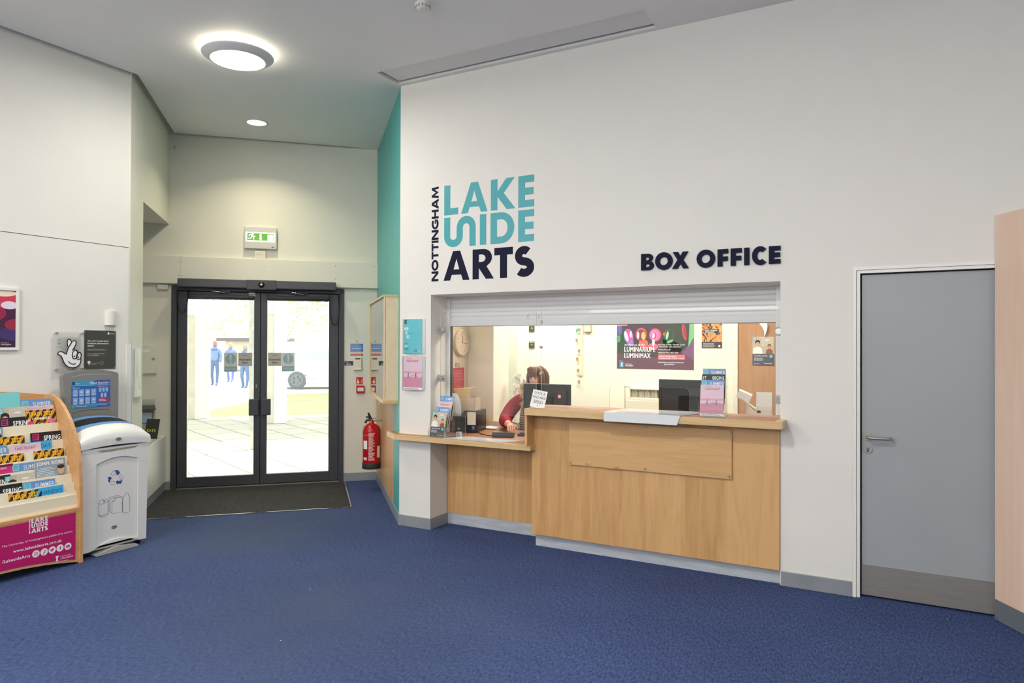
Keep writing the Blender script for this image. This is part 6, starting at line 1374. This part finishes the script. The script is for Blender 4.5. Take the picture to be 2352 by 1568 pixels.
bm.rect(la0, lb0, la0+.65*w, lb0+.11*h, c_, ink((50, 140, 190))); bm.rect(la0, lb0+.11*h, la1, lb0+.12*h, c_, ink((170, 215, 235))); bm.disc(la0+.04*w, lb0+.05*h, .010, c_+.0004, ink((90, 180, 140)), n=16); bm.scribble(la0+.1*w, lb0+.055*h, la0+.42*w, lb0+.08*h, 1, c_+.0003, W_, .6, 3); bm.scribble(la0+.66*w, lb0+.07*h, la0+.97*w, lb0+.09*h, 1, c_+.0003, W_, .6, 5)
t.part('recycling_label', bm, bb_, label='blue Mixed Recycling label with icons')
# line art on the door
am = MB(); ca = FXX-.0105; A_ = lambda x, y: lw(150+x/4.481, 950+y/4.481, FXX-.010)
LN = .0026
def al(pts, closed=False, m_=DKL, t_=LN): am.line([A_(*p) for p in pts], t_, ca, m_, closed)
def af(pts, m_=DKB):
    p = [A_(*q) for q in pts]; ar = sum(p[i][0]*p[(i+1) % len(p)][1]-p[(i+1) % len(p)][0]*p[i][1] for i in range(len(p))); am.poly(p if ar > 0 else p[::-1], ca, ca, m_)
al([(468, 625), (496, 586), (515, 590), (515, 605), (494, 640)], True); af([(505, 580), (548, 580), (556, 598), (568, 596), (553, 622), (540, 630), (518, 624), (528, 614), (515, 592)])
al([(553, 650), (572, 625), (594, 655), (590, 668), (578, 680)], True); af([(590, 680), (575, 718), (540, 718), (535, 730), (520, 703), (536, 682), (540, 690), (560, 690)])
al([(463, 700), (508, 692), (508, 726), (475, 732), (460, 716)], True); af([(434, 660), (445, 650), (470, 650), (484, 672), (470, 670), (455, 712), (440, 690), (446, 668)])
al([(343, 920), (343, 1045), (350, 1056), (380, 1063), (420, 1052), (440, 1035), (440, 895), (436, 880), (400, 876), (360, 888), (343, 920), (360, 930), (400, 925), (440, 900)]); al([(345, 1042), (380, 1048), (438, 1025)]); af([(386, 893), (400, 890), (412, 902), (400, 910)])
al([(450, 1008), (450, 858), (555, 838), (556, 848)]); al([(463, 1015), (463, 872), (575, 850), (588, 858)]); al([(482, 1028), (482, 905), (512, 868), (587, 856), (587, 1010)], True); al([(482, 905), (515, 898), (512, 868)]); al([(450, 1008), (463, 1010)]); al([(463, 1015), (482, 1018)])
al([(614, 822), (645, 812), (650, 835), (664, 858), (664, 885), (655, 895), (664, 905), (664, 935), (655, 945), (664, 955), (662, 1000), (645, 1018), (610, 1020), (592, 1008), (590, 960), (598, 950), (590, 940), (590, 905), (598, 893), (590, 880), (600, 855), (615, 838)], True)
t.part('recycling_artwork', am, dp, label='blue recycling symbol, can, papers and bottle')
for px, py, x in ((272, 1008, -5.250), (262, 1210, FXX-.011)):
    a, b = lw(px, py, x); m = MB(); m.disc(a, b, .026, x+.0015, ink((214, 216, 216)), rb=.016, n=24); m.disc(a, b, .022, x+.002, ink((92, 96, 98)), rb=.012, n=24); m.text('glasdon', a, b-.003, .007, x+.0024, ink((200, 204, 204)), w=.03, align='c'); t.part('maker_badge', m, ld if py < 1100 else dp)

# ================================================================== white casing in the niche with leaflets on it
t = Thing('radiator_casing', 'low white radiator casing in the recess left of the doors', 'casing', WF, tuple(PQ(-1.7, 7.8)))
m = MB(); pbox(m, -2.05, -1.49, 7.17, 8.41, .10, .60, mat('casing_white', (236, 236, 232), .4)); t.part('casing', m, bev=.006)
m = MB(); pbox(m, -2.0, -1.495, 7.19, 8.40, 0, .10, BASE); t.part('plinth', m)
m = MB(); pbox(m, -1.56, -1.50, 7.5, 8.3, .600, .602, mat('grille_slot', (196, 196, 190), .6)); t.part('top_grille', m)
def stand_card(q, p, rot, w, h, col, txt, label, z=.602):
    o = PQ(p, q, z); fr = Matrix.Translation(o) @ Matrix.Rotation(rot, 4, 'Z') @ frame((1, 0, 0), (0, 0, 1), (0, -1, 0)) @ Matrix.Rotation(rad(-14), 4, 'X')
    m = MB(); m.box(0, 0, -.004, w, h, 0, ink(col)); 
    if txt: m.text(txt, w*.1, h*.35, w*.3, .0005, ink((170, 196, 60)), w=w*.7, bold=.03)
    m.rect(w*.1, h*.05, w*.4, h*.12, .0005, W_); o_ = m.build('leaflet', (0, 0, 0)); o_.matrix_world = fr; tag(o_, label, 'leaflet')
stand_card(8.18, -1.66, rad(20), .15, .21, (52, 52, 54), 'on', 'dark leaflet with green lettering standing on the white radiator casing')
t = Thing('leaflet_rack', 'small wall rack of mixed leaflets in the recess above the radiator casing', 'leaflet holder', DW, (-1.70, .74, -8.3))
m = MB(); m.box(-1.78, .74, -8.42, -1.60, .745, -8.30, ACRYLE); m.box(-1.78, .74, -8.415, -1.60, 1.0, -8.41, ACRYL); t.part('clear_rack', m)
m = MB(); m.box(-1.78, .75, -8.40, -1.61, .93, -8.385, ink((196, 140, 120))); m.box(-1.77, .75, -8.37, -1.62, .86, -8.355, ink((150, 180, 206))); m.hexa([(-1.78, .90, -8.41), (-1.60, .90, -8.41), (-1.57, .89, -8.30), (-1.75, .89, -8.30), (-1.78, .935, -8.41), (-1.60, .935, -8.41), (-1.57, .905, -8.30), (-1.75, .905, -8.30)], ink((70, 76, 90))); t.part('leaflets', m)
m = MB(); o = PQ(-1.53, 7.25, .602); m.cyl((o.x, o.y, .602), (o.x, o.y, .615), .02, K_, 10); m.cyl((o.x+.05, o.y+.03, .602), (o.x+.05, o.y+.03, .614), .012, K_, 10); m.box(o.x, o.y, .602, o.x+.06, o.y+.012, .61, K_); solo('cable_clip', m, 'small black cable clip lying on the white radiator casing', 'clip', WF, tuple(o))

# ================================================================== ceiling fittings
t = Thing('ceiling_lamp', 'large round ceiling lamp with a silver ring and glowing diffuser', 'ceiling lamp', Matrix.Translation(V((LAMP[0], LAMP[1], CZ))))
RING = mat('lamp_ring', (222, 222, 222), .4)
m = MB(); m.lathe([(.262, -.036), (.268, -.044), (.262, -.052), (.212, -.083), (.203, -.084), (.203, -.060), (.25, -.036)], (0, 0, 0), RING, 64); t.part('ring', m)
GLOW = mat('lamp_glow', (255, 250, 236), .5, emit=(255, 248, 230), estr=5.0)
m = MB(); m.lathe([(0, -.082), (.205, -.082)], (0, 0, 0), GLOW, 64); m.v = [(v[0], v[1], v[2]) for v in m.v]; t.part('diffuser', m)
m = MB(); m.lathe([(.14, 0), (.14, -.060)], (0, 0, 0), mat('lamp_halo', (255, 250, 236), .5, emit=(255, 246, 222), estr=22.0), 48); t.part('upper_glow', m, label='upward glow behind the ring')
m = MB(); m.lathe([(0, -.04), (.14, -.04)], (0, 0, 0), RING, 32); m.lathe([(.203, -.0605), (.14, -.0605)], (0, 0, 0), RING, 48); t.part('spine', m)
t = Thing('recessed_downlight', 'small recessed downlight in the ceiling over the entrance doors', 'downlight', Matrix.Translation(V((DOWN[0], DOWN[1], CZ))))
m = MB(); m.lathe([(.118, 0), (.118, -.006), (.098, -.008), (.092, .0)], (0, 0, 0), RING, 40); t.part('trim_ring', m)
m = MB(); m.lathe([(.093, -.004), (0, -.004)], (0, 0, 0), mat('downlight_glow', (255, 244, 214), .5, emit=(255, 238, 200), estr=6.0), 32); t.part('lens', m)
sx_, sy_ = -2.80, 3.84
t = Thing('smoke_detector', 'white smoke detector on the ceiling at the top edge', 'smoke detector', Matrix.Translation(V((sx_, sy_, CZ))))
m = MB(); m.lathe([(.055, 0), (.055, -.014), (.046, -.022)], (0, 0, 0), WHITEP, 28); t.part('base', m)
m = MB(); m.lathe([(.046, -.018), (.046, -.034), (.036, -.044), (.028, -.05), (0, -.052)], (0, 0, 0), WHITEP, 28)
for i in range(12):
    a = 2*pi*i/12; m.box(.0465*cos(a)-.004, .0465*sin(a)-.004, -.033, .0465*cos(a)+.004, .0465*sin(a)+.004, -.021, ink((150, 148, 140)))
t.part('sensor_head', m)

# ================================================================== the woman at the desk
SKIN = mat('skin', (226, 176, 154), .5, spec=.3); HAIR = mat('brown_hair', (112, 78, 56), .4, noise=.35, scale=30, stretch=(6, 6, .6)); CARDI = mat('crimson_cardigan', (150, 24, 42), .85, noise=.15, scale=40, bump=.3, bscale=200)
def stripe_top():
    m, n, l, b = new_mat('striped_top')
    tc = n.new('ShaderNodeTexCoord'); sp = n.new('ShaderNodeSeparateXYZ'); l.new(tc.outputs['Object'], sp.inputs[0])
    mm = n.new('ShaderNodeMath'); mm.operation = 'MULTIPLY'; mm.inputs[1].default_value = 46; l.new(sp.outputs[2], mm.inputs[0])
    fr = n.new('ShaderNodeMath'); fr.operation = 'FRACT'; l.new(mm.outputs[0], fr.inputs[0]); gt = n.new('ShaderNodeMath'); gt.operation = 'GREATER_THAN'; gt.inputs[1].default_value = .55; l.new(fr.outputs[0], gt.inputs[0])
    mx = n.new('ShaderNodeMixRGB'); mx.inputs[1].default_value = lin((92, 70, 74)); mx.inputs[2].default_value = lin((176, 150, 150)); l.new(gt.outputs[0], mx.inputs[0]); l.new(mx.outputs[0], b.inputs['Base Color']); b.inputs['Roughness'].default_value = .85
    return m
STR = stripe_top()
def skin_obj(name, verts, edges, radii, m, parent=None, root=0, sub=2, loc=(0, 0, 0)):
    me = bpy.data.meshes.new(name); me.from_pydata([tuple(V(v)-V(loc)) for v in verts], edges, []); me.materials.append(m)
    o = bpy.data.objects.new(name, me); COL.objects.link(o)
    o.modifiers.new('skin', 'SKIN').use_smooth_shade = True
    if not me.skin_vertices: me.attributes  # layer is made by the modifier
    return o
def skinned(name, verts, edges, radii, m, origin, root=0, sub=2):
    import bmesh
    me = bpy.data.meshes.new(name); bm = bmesh.new(); ly = bm.verts.layers.skin.verify(); vv = []
    for i, p in enumerate(verts):
        v = bm.verts.new(tuple(V(p)-V(origin))); r = radii[i]; v[ly].radius = r if isinstance(r, tuple) else (r, r); v[ly].use_root = i == root; vv.append(v)
    for a, b in edges: bm.edges.new((vv[a], vv[b]))
    bm.to_mesh(me); bm.free(); me.materials.append(m)
    o = bpy.data.objects.new(name, me); COL.objects.link(o)
    s_ = o.modifiers.new('skin', 'SKIN'); s_.use_smooth_shade = True; s_.branch_smoothing = .4
    u = o.modifiers.new('sub', 'SUBSURF'); u.levels = sub; u.render_levels = sub
    return o
HX, HY, HZ = -2.975, 5.93, 1.285         # centre of the head
t = Thing('person', 'seated person with brown fringed hair and a crimson cardigan behind the monitor', 'person', WF, (-2.98, 5.98, .5))
OR = t.origin
def tp(name, o, parent=None, label=None):
    o.parent = parent or t.o
    if label: o['label'] = label
    return o
# body: one continuous surface pelvis > chest > neck > head, arms, thighs
E_ = (-3.235, 5.755, .885); HND = (-3.045, 5.515, .885)
bv = [(-2.98, 6.02, .56), (-2.98, 6.00, .72), (-2.98, 5.97, .90), (-2.98, 5.96, 1.04), (-2.98, 5.955, 1.125), (-2.977, 5.95, 1.18),
      (-3.15, 5.95, 1.085), (-3.22, 5.93, 1.03), (-3.25, 5.86, .95), E_, (-3.15, 5.64, .885), HND,
      (-2.83, 5.95, 1.085), (-2.77, 5.92, 1.02), (-2.74, 5.86, .94), (-2.76, 5.80, .87), (-2.80, 5.66, .80),
      (-3.07, 5.80, .55), (-3.08, 5.62, .54), (-2.89, 5.80, .55), (-2.88, 5.62, .54), (-3.08, 5.58, .30), (-3.08, 5.60, .06), (-2.88, 5.58, .30), (-2.88, 5.60, .06)]
be = [(0, 1), (1, 2), (2, 3), (3, 4), (4, 5), (3, 6), (6, 7), (7, 8), (8, 9), (9, 10), (10, 11), (3, 12), (12, 13), (13, 14), (14, 15), (15, 16), (0, 17), (17, 18), (0, 19), (19, 20), (18, 21), (21, 22), (20, 23), (23, 24)]
br_ = [(.16, .12), (.145, .11), (.15, .115), (.15, .10), (.075, .07), .048, .07, .062, .052, .045, .037, .027, .07, .062, .052, .045, .035, .085, .07, .085, .07, .055, .04, .055, .04]
body = skinned('body', bv, be, br_, SKIN, OR); tp('body', body)
# cardigan follows arms, shoulders, sides
cv = [bv[i] for i in (1, 2, 3, 6, 7, 8, 9, 10, 12, 13, 14, 15)]+[(-3.095, 5.578, .886)]
ce = [(0, 1), (1, 2), (2, 3), (3, 4), (4, 5), (5, 6), (6, 7), (7, 12), (2, 8), (8, 9), (9, 10), (10, 11)]
cr_ = [(.175, .135), (.172, .135), (.165, .118), .083, .078, .072, .066, .055, .083, .078, .068, .060, .045]
tp('cardigan', skinned('cardigan', cv, ce, cr_, CARDI, OR), None)
sv = [(-3.02, 5.92, .74), (-3.03, 5.89, .90), (-3.01, 5.885, 1.02), (-2.98, 5.90, 1.09)]
tp('striped_top', skinned('striped_top', sv, [(0, 1), (1, 2), (2, 3)], [(.13, .11), (.13, .11), (.115, .09), (.07, .06)], STR, OR))
# hand: palm and five separate fingers resting on the terminal
hb = V(HND); d = V((.10, -.13, -.02)).normalized(); sd = V((.80, .60, 0)).normalized(); up_ = V((0, 0, 1))
hv = [hb-d*.02, hb+d*.025+up_*.005, hb+d*.06+up_*.002]; hE = [(0, 1), (1, 2)]; hr = [(.026, .020), (.036, .018), (.036, .015)]
fing = [(-.030, .062, 1.0), (-.010, .072, 1.0), (.010, .068, 1.0), (.029, .054, 1.0)]
for off, ln, _ in fing:
    k = len(hv); b0_ = hb+d*.062+sd*off
    hv += [b0_, b0_+d*ln*.42+up_*.008, b0_+d*ln*.78-up_*.010, b0_+d*ln*.98-up_*.032]; hE += [(2, k), (k, k+1), (k+1, k+2), (k+2, k+3)]; hr += [.0105, .0098, .0090, .0078]
k = len(hv); tb = hb+d*.012+sd*.034
hv += [tb, tb+sd*.022+d*.026-up_*.008, tb+sd*.030+d*.055-up_*.018]; hE += [(1, k), (k, k+1), (k+1, k+2)]; hr += [.013, .0115, .0095]
tp('hand', skinned('hand', hv, hE, hr, SKIN, OR, root=1), body)
# head: shaped ellipsoid with face
def ell(mb, c, r, m, nu=28, nv=18, fn=None):
    def P(u, v):
        a = 2*pi*u; b = -pi/2+pi*v; p = V((cos(b)*cos(a), cos(b)*sin(a), sin(b)))
        q = fn(p) if fn else p
        return (c[0]+q.x*r[0], c[1]+q.y*r[1], c[2]+q.z*r[2])
    mb.grid(P, nu, nv, m)
def headf(p):
    q = p.copy()
    if p.z < 0: q.x *= 1-.30*min(1, -p.z)**1.6; q.y = q.y*(1-.16*(-p.z)) - .10*(-p.z)
    f_ = max(0, -p.y)
    q.y -= .16*math.exp(-((p.x/.16)**2+((p.z+.18)/.22)**2))*f_          # nose
    q.y += .07*(math.exp(-(((p.x-.36)/.17)**2+((p.z-.04)/.13)**2))+math.exp(-(((p.x+.36)/.17)**2+((p.z-.04)/.13)**2)))*f_
    q.y -= .05*math.exp(-((p.x/.3)**2+((p.z+.55)/.12)**2))*f_
    return q
hd = MB(); ell(hd, (HX, HY, HZ), (.078, .098, .118), SKIN, 36, 28, headf)
for s_ in (-1, 1): ell(hd, (HX+s_*.079, HY+.008, HZ-.005), (.010, .020, .030), SKIN, 10, 8)
head = t.part('head', hd, body)
ey = MB()
for s_ in (-1, 1):
    ell(ey, (HX+s_*.029, HY-.084, HZ+.004), (.0125, .009, .0075), ink((236, 230, 226)), 14, 10); ell(ey, (HX+s_*.029, HY-.0905, HZ+.003), (.006, .004, .0065), ink((74, 60, 46)), 12, 8)
    ey.tube([(HX+s_*.014, HY-.094, HZ+.010), (HX+s_*.029, HY-.096, HZ+.015), (HX+s_*.044, HY-.088, HZ+.010)], .0022, ink((84, 56, 44)), 5); ey.tube([(HX+s_*.012, HY-.097, HZ+.025), (HX+s_*.030, HY-.098, HZ+.030), (HX+s_*.048, HY-.086, HZ+.025)], .003, HAIR, 5)
t.part('eyes', ey, head)
lp = MB(); lp.tube([(HX-.022, HY-.094, HZ-.062), (HX-.008, HY-.101, HZ-.059), (HX+.008, HY-.101, HZ-.059), (HX+.022, HY-.094, HZ-.062)], [.003, .0055, .0055, .003], ink((186, 100, 96)), 6); t.part('lips', lp, head)
hr_ = MB()
def hairf(p):
    q = p.copy()
    if p.z < 0: q.x *= 1+.30*(-p.z); q.z *= 1.5
    q.x *= 1-.10*max(0, p.z)**2
    return q
def hair_pt(u, v):
    a = pi*(-.40)+2*pi*.90*u*1.0; a = rad(-52)+rad(284)*u; b = rad(-64)+rad(154)*v; p = V((cos(b)*cos(a), cos(b)*sin(a), sin(b))); q = hairf(p)
    w_ = 1+.02*sin(u*90)
    return (HX+q.x*.090*w_, HY+.008+q.y*.108*w_, HZ+.006+q.z*.114)
hr_.grid(hair_pt, 60, 20, HAIR)
rn = random.Random(3)
for i in range(34):        # fringe and side locks
    a = rad(-140+100*i/33.0); x = cos(a); y = sin(a)
    l_ = .085+.018*rn.random() if abs(x) < .66 else .22
    pts = [(HX+x*.03, HY+.008+y*.04, HZ+.118)]
    for k in range(1, 6):
        f_ = k/5; zz = HZ+.118-f_*l_-(.0 if abs(x) < .62 else .0); rr_ = min(1, f_*2.0+.28)
        pts.append((HX+x*.094*min(1.03, rr_), HY+.006+y*.112*min(1.0, rr_), zz+.012*(1-f_)))
    hr_.tube(pts, [.010, .012, .011, .0095, .007, .003], HAIR, 6)
HAIR2 = mat('brown_hair_light', (146, 106, 78), .4)
for i in range(90):        # loose strands over the crown and down the sides
    a = rad(-60+300*rn.random()); l_ = .16+.10*rn.random(); z0 = .10+.02*rn.random(); k0 = rn.uniform(.98, 1.06)
    pts = []
    for k in range(7):
        f_ = k/6; th_ = rad(82-100*min(1, f_*1.15)); rr_ = cos(th_)
        pts.append((HX+cos(a)*.092*k0*max(rr_, .3 if f_ < .2 else rr_)*(1+.12*f_), HY+.008+sin(a)*.110*k0*rr_*(1+.05*f_), HZ+.006+(.116*sin(th_) if th_ > 0 else -.10*(f_-.7)/.3*1.2)))
    hr_.tube(pts, [.0012, .0030, .0034, .0034, .0030, .0022, .0008], HAIR if i % 3 else HAIR2, 5)
t.part('hair', hr_, head)
# woolly scarf of curled strands
sc_ = MB(); WOOL2 = mat('straw_wool_dark', (176, 142, 92), .9); WOOL = mat('straw_wool', (226, 202, 156), .9, noise=.2, scale=60); rn = random.Random(9)
for i in range(620):
    f_ = rn.random(); cx = -3.085+.03*f_+.020*rn.gauss(0, 1); cy = 5.868-.02*f_+.014*rn.gauss(0, 1); cz = 1.235-.33*f_
    pts = [V((cx, cy, cz))]; a_ = rn.random()*6.28
    for k in range(5): a_ += 1.1; pts.append(pts[-1]+V((.008*cos(a_), rn.uniform(-.005, .004), .008*sin(a_)-.003)))
    sc_.tube(pts, [.0018, .0028, .0030, .0028, .0024, .001], WOOL if i % 3 else WOOL2, 4)
t.part('fluffy_scarf', sc_, None, label='straw coloured fluffy scarf')
t2 = Thing('office_chair', 'dark office chair under the seated person', 'chair', WF, (-2.98, 6.05, 0))
m = MB(); m.box(-3.15, 5.85, .42, -2.76, 6.26, .475, BLACKM); t2.part('seat', m, bev=.02); m = MB(); m.box(-3.15, 6.25, .55, -2.81, 6.30, .98, BLACKM); t2.part('backrest', m, bev=.02); m = MB(); m.cyl((-2.98, 6.05, .05), (-2.98, 6.05, .42), .03, BLACK)
for i in range(5):
    a = 2*pi*i/5; m.tube([(-2.98, 6.05, .09), (-2.98+.27*cos(a), 6.05+.27*sin(a), .05)], .018, BLACK, 8); m.cyl((-2.98+.27*cos(a), 6.05+.27*sin(a)-.012, .025), (-2.98+.27*cos(a), 6.05+.27*sin(a)+.012, .025), .025, BLACK, 10)
t2.part('base', m)

# ================================================================== outside the doors
m = MB(); m.poly([tuple(PQ(-14, 8.62)[:2]), tuple(PQ(16, 8.62)[:2]), tuple(PQ(16, 17.2)[:2]), tuple(PQ(-14, 16.2)[:2])], -.06, -.005, PAVE); struct('ground_paving', m)
m = MB(); m.poly([tuple(PQ(-60, 16.0)[:2]), tuple(PQ(60, 16.0)[:2]), tuple(PQ(60, 90)[:2]), tuple(PQ(-60, 90)[:2])], -.12, -.03, mat('pale_path', (208, 204, 192), .9, noise=.05, scale=2)); struct('ground_path', m)
GRASS = mat('lawn', (138, 168, 100), .95, noise=.3, scale=6, bump=.4, bscale=60)
gr = MB(); gp = [fl(470, 945, -.02), fl(475, 962, -.02), fl(790, 992, -.02), fl(1000, 1010, -.02), fl(1000, 905, -.02), fl(800, 902, -.02), fl(650, 905, -.02)]
gr.poly([(p.x, p.y) for p in gp][::-1], -.04, -.015, GRASS); solo('lawn', gr, 'sunlit lawn beyond the paving outside the doors', 'grass', WF, (-13, 13, -.02), kind='stuff')
PILL = mat('render_white', (228, 226, 218), .8, noise=.05, scale=4); PILG = mat('render_shade_grey', (206, 200, 184), .85, noise=.12, scale=5)  # greyer tone puts the shade of the pillars' left faces into the colour
def pillar(pxl, pxr, py, label, hh=3.6):
    a, b = fl(pxl, py), fl(pxr, py); d_ = (b-a); 
    p0_ = (a.x+a.y)*S; q0_ = (-a.x+a.y)*S; p1_ = (b.x+b.y)*S
    t = Thing('colonnade_pillar', label, 'pillar', WF, tuple(PQ((p0_+p1_)/2, q0_+.2)), 'white pillars outside the doors')
    m = MB(); pbox(m, p0_, p1_, q0_, q0_+.42, 0, hh, PILL); t.part('shaft', m, bev=.008); m = MB(); pbox(m, p0_-.14, p0_-.002, q0_+.02, q0_+.40, 0, 2.22, PILG); t.part('shaded_return', m)
    m = MB(); pbox(m, p0_-.14, p0_-.002, q0_+.0, q0_+.42, 2.22, hh, PILL); t.part('capping', m)
pillar(447, 476, 962, 'left white rendered pillar outside the glass doors'); pillar(628, 657, 972, 'right white rendered pillar outside the glass doors')
m = MB(); pbox(m, -16, 14, 12.9, 16.6, 3.6, 3.8, PILL); struct('roof_canopy', m)
a, b = fl(571, 1032), fl(582, 1032); p0_ = (a.x+a.y)*S; q0_ = (-a.x+a.y)*S; p1_ = (b.x+b.y)*S
t = Thing('canopy_post', 'slim grey post just outside the meeting edge of the doors', 'post', WF, tuple(PQ((p0_+p1_)/2, q0_))); m = MB(); pbox(m, p0_-.0, p1_+.02, q0_, q0_+.07, .30, 3.6, mat('galvanised', (182, 182, 172), .5, noise=.15, scale=9)); t.part('post', m); m = MB(); pbox(m, p0_+.02, p1_+.02, q0_+.01, q0_+.06, 0, .30, PILG); t.part('foot', m)
# passers-by seen from behind
def walker(px, py_foot, height, jc, tc, hc, label, turn=0, hood=False):
    g = fl(px, py_foot, -.02); h = height; k = h/1.7
    t = Thing('person', label, 'person', Matrix.Translation(g) @ Matrix.Rotation(YAW+turn, 4, 'Z'), (0, 0, 0), 'people walking away outside the doors')
    z = lambda v: v*k
    vs_ = [(0, 0, z(.92)), (0, 0, z(1.15)), (0, .02, z(1.38)), (0, .02, z(1.48)), (-.17, .0, z(1.38)), (-.23, .02, z(1.10)), (-.22, -.06, z(.90)), (.17, 0, z(1.38)), (.23, .02, z(1.10)), (.22, -.06, z(.90)), (-.09, 0, z(.84)), (-.10, -.03, z(.48)), (-.09, .06, z(.08)), (.09, 0, z(.84)), (.09, .06, z(.48)), (.09, -.02, z(.08)), (0, .03, z(1.62)), (-.09, -.06, z(.04)), (.09, -.14, z(.04))]
    es = [(0, 1), (1, 2), (2, 3), (2, 4), (4, 5), (5, 6), (2, 7), (7, 8), (8, 9), (0, 10), (10, 11), (11, 12), (0, 13), (13, 14), (14, 15), (3, 16), (12, 17), (15, 18)]
    rs = [(.15, .11), (.15, .11), (.15, .10), .055, .065, .045, .035, .065, .045, .035, .09, .065, .045, .09, .065, .045, (.085, .10), .04, .04]
    b = skinned('body', vs_, es, rs, ink(tc), (0, 0, 0)); b.parent = t.o
    cl = skinned('jacket', [vs_[i] for i in (0, 1, 2, 4, 5, 7, 8)]+[(-.22, -.05, z(.93)), (.22, -.05, z(.93))], [(0, 1), (1, 2), (2, 3), (3, 4), (4, 7), (2, 5), (5, 6), (6, 8)], [(.19, .15), (.19, .15), (.17, .12), .085, .065, .085, .065, .05, .05], ink(jc), (0, 0, 0)); cl.parent = t.o
    hm = MB(); ell(hm, (0, .03, z(1.62)), (.088*k, .105*k, .12*k), ink(hc)); hh = t.part('hair', hm)
    if hood: hm = MB(); ell(hm, (0, -.07, z(1.45)), (.12, .07, .06), ink(jc)); t.part('hood', hm)
walker(493, 886, 1.72, (122, 146, 190), (92, 114, 152), (180, 120, 116), 'person in a blue hooded top walking away, leftmost outside the doors', .1, True)
walker(529, 878, 1.66, (116, 134, 190), (112, 122, 180), (180, 152, 132), 'person in blue behind the left pane sticker outside the doors')
walker(562, 892, 1.60, (194, 174, 184), (96, 120, 160), (170, 146, 126), 'person in a pale mauve coat beside the meeting edge of the doors', -.2)
# parked car
cb = fl(705, 932, -.02)
t = Thing('car', 'pale car passing beyond the lawn outside the right pane', 'car', Matrix.Translation(fl(772, 893, -.02)) @ Matrix.Rotation(YAW+rad(6), 4, 'Z'), (0, 0, 0))
m = MB(); prof = [(-2.2, .25), (2.2, .25), (2.2, .75), (1.9, .95), (1.2, 1.02), (.6, 1.42), (-.9, 1.45), (-1.7, 1.05), (-2.15, .95), (-2.25, .6)]
m.poly([(p[0], p[1]) for p in prof], 0, 1.7, mat('car_paint', (214, 218, 224), .25), axis='b'); m.v = [(v[0], v[1], v[2]) for v in m.v]; t.part('bodywork', m, bev=.06, seg=3)
m = MB(); m.poly([(-1.55, 1.03), (1.0, 1.03), (.5, 1.36), (-.8, 1.38)], -.004, 1.704, mat('car_glass', (176, 190, 200), .3), axis='b'); t.part('windows', m)
for a in (-1.4, 1.35):
    m = MB(); m.cyl((a, -.01, .32), (a, .18, .32), .32, ink((150, 154, 162)), 24); m.cyl((a, -.015, .32), (a, -.01, .32), .22, ink((170, 174, 180)), 18)
    for j in range(5): m.box(a+.12*cos(j*1.257)-.02, -.018, .32+.12*sin(j*1.257)-.05, a+.12*cos(j*1.257)+.02, -.0155, .32+.12*sin(j*1.257)+.05, ink((110, 114, 122))); t.part('wheel', m)
# street wall, low building, sign boards, trees
m = MB(); a = fl(380, 838, -.02); b = fl(1000, 842, -.02); strip(m, V((a.x-2, a.y-2, 0)), b, .3, -.02, 1.25, mat('boundary_wall', (214, 208, 192), .9, noise=.08, scale=3)); solo('boundary_wall', m, 'long pale boundary wall across the street outside', 'wall', WF, (a.x, a.y, 0))
def far(px0, px1, py_b, py_t, dist):   # a box standing dist metres away
    v0 = ray(px0, py_b); v1 = ray(px1, py_b); return EYE+v0*dist, EYE+v1*dist, 1.6+(792.5-py_t)/F*dist
a, b, h = far(540, 640, 850, 786, 44)
t = Thing('pavilion', 'small pale pavilion roof far beyond the boundary wall', 'building', WF, (a.x, a.y, 0)); m = MB(); strip(m, a.xy.to_3d(), b.xy.to_3d(), 3.0, 0, h, mat('pavilion_wall', (190, 184, 170), .9)); t.part('walls', m); m = MB(); strip(m, (a+(a-b).normalized()*.4).xy.to_3d(), (b+(b-a).normalized()*.4).xy.to_3d(), 3.8, h, h+.22, mat('pavilion_roof', (110, 106, 104), .9)); t.part('roof', m)
LEAFM = [mat('leaf_spring', (176, 196, 134), .8), mat('leaf_pale', (202, 210, 168), .8)]; BARK = mat('bark', (168, 158, 142), .9)
def tree(px, dist, h, cr, label, seed, n=900, zc=None, lm=0):
    o = EYE+ray(px, 800)*dist; o.z = -.02; rn = random.Random(seed)
    t = Thing('spring_tree', label, 'tree', Matrix.Translation(o), (0, 0, 0), 'trees outside the doors')
    m = MB(); m.tube([(0, 0, 0), (.1, 0, h*.35), (-.1, .1, h*.6), (0, 0, h*.9)], [.07, .06, .045, .02], BARK, 8)
    for i in range(9):
        a = rn.random()*6.28; z0 = h*(.3+.5*rn.random()); r_ = cr*(.5+.5*rn.random()); m.tube([(0, 0, z0), (r_*.5*cos(a), r_*.5*sin(a), z0+.5), (r_*cos(a), r_*sin(a), z0+1.0)], [.025, .018, .01], BARK, 5)
    t.part('trunk', m)
    m = MB(); zc_ = zc or h*.62
    for i in range(n):
        a = rn.random()*6.28; b = math.acos(2*rn.random()-1); r_ = rn.random()**.4; c = V((cos(a)*sin(b)*cr*r_, sin(a)*sin(b)*cr*r_, zc_+cos(b)*h*.42*r_)); s_ = .035+.045*rn.random()
        x = V((rn.gauss(0, 1), rn.gauss(0, 1), rn.gauss(0, 1))).normalized()*s_; y = x.orthogonal().normalized()*s_*.7
        m.add([c-x, c+y, c+x, c-y], [(0, 1, 2, 3)], LEAFM[(i+lm) % 2])
    t.part('foliage', m)
tree(452, 26, 8, 2.2, 'pale spring tree beyond the left pillar outside', 1, 4000); tree(594, 36, 9, 3.6, 'thin pale tree behind the pavilion outside', 2, 3000)
tree(643, 27, 8, 3.2, 'leafy spring tree filling the right pane', 3, 4200); tree(800, 25, 8, 3.6, 'leafy spring tree at the right edge of the right pane', 4, 3000)
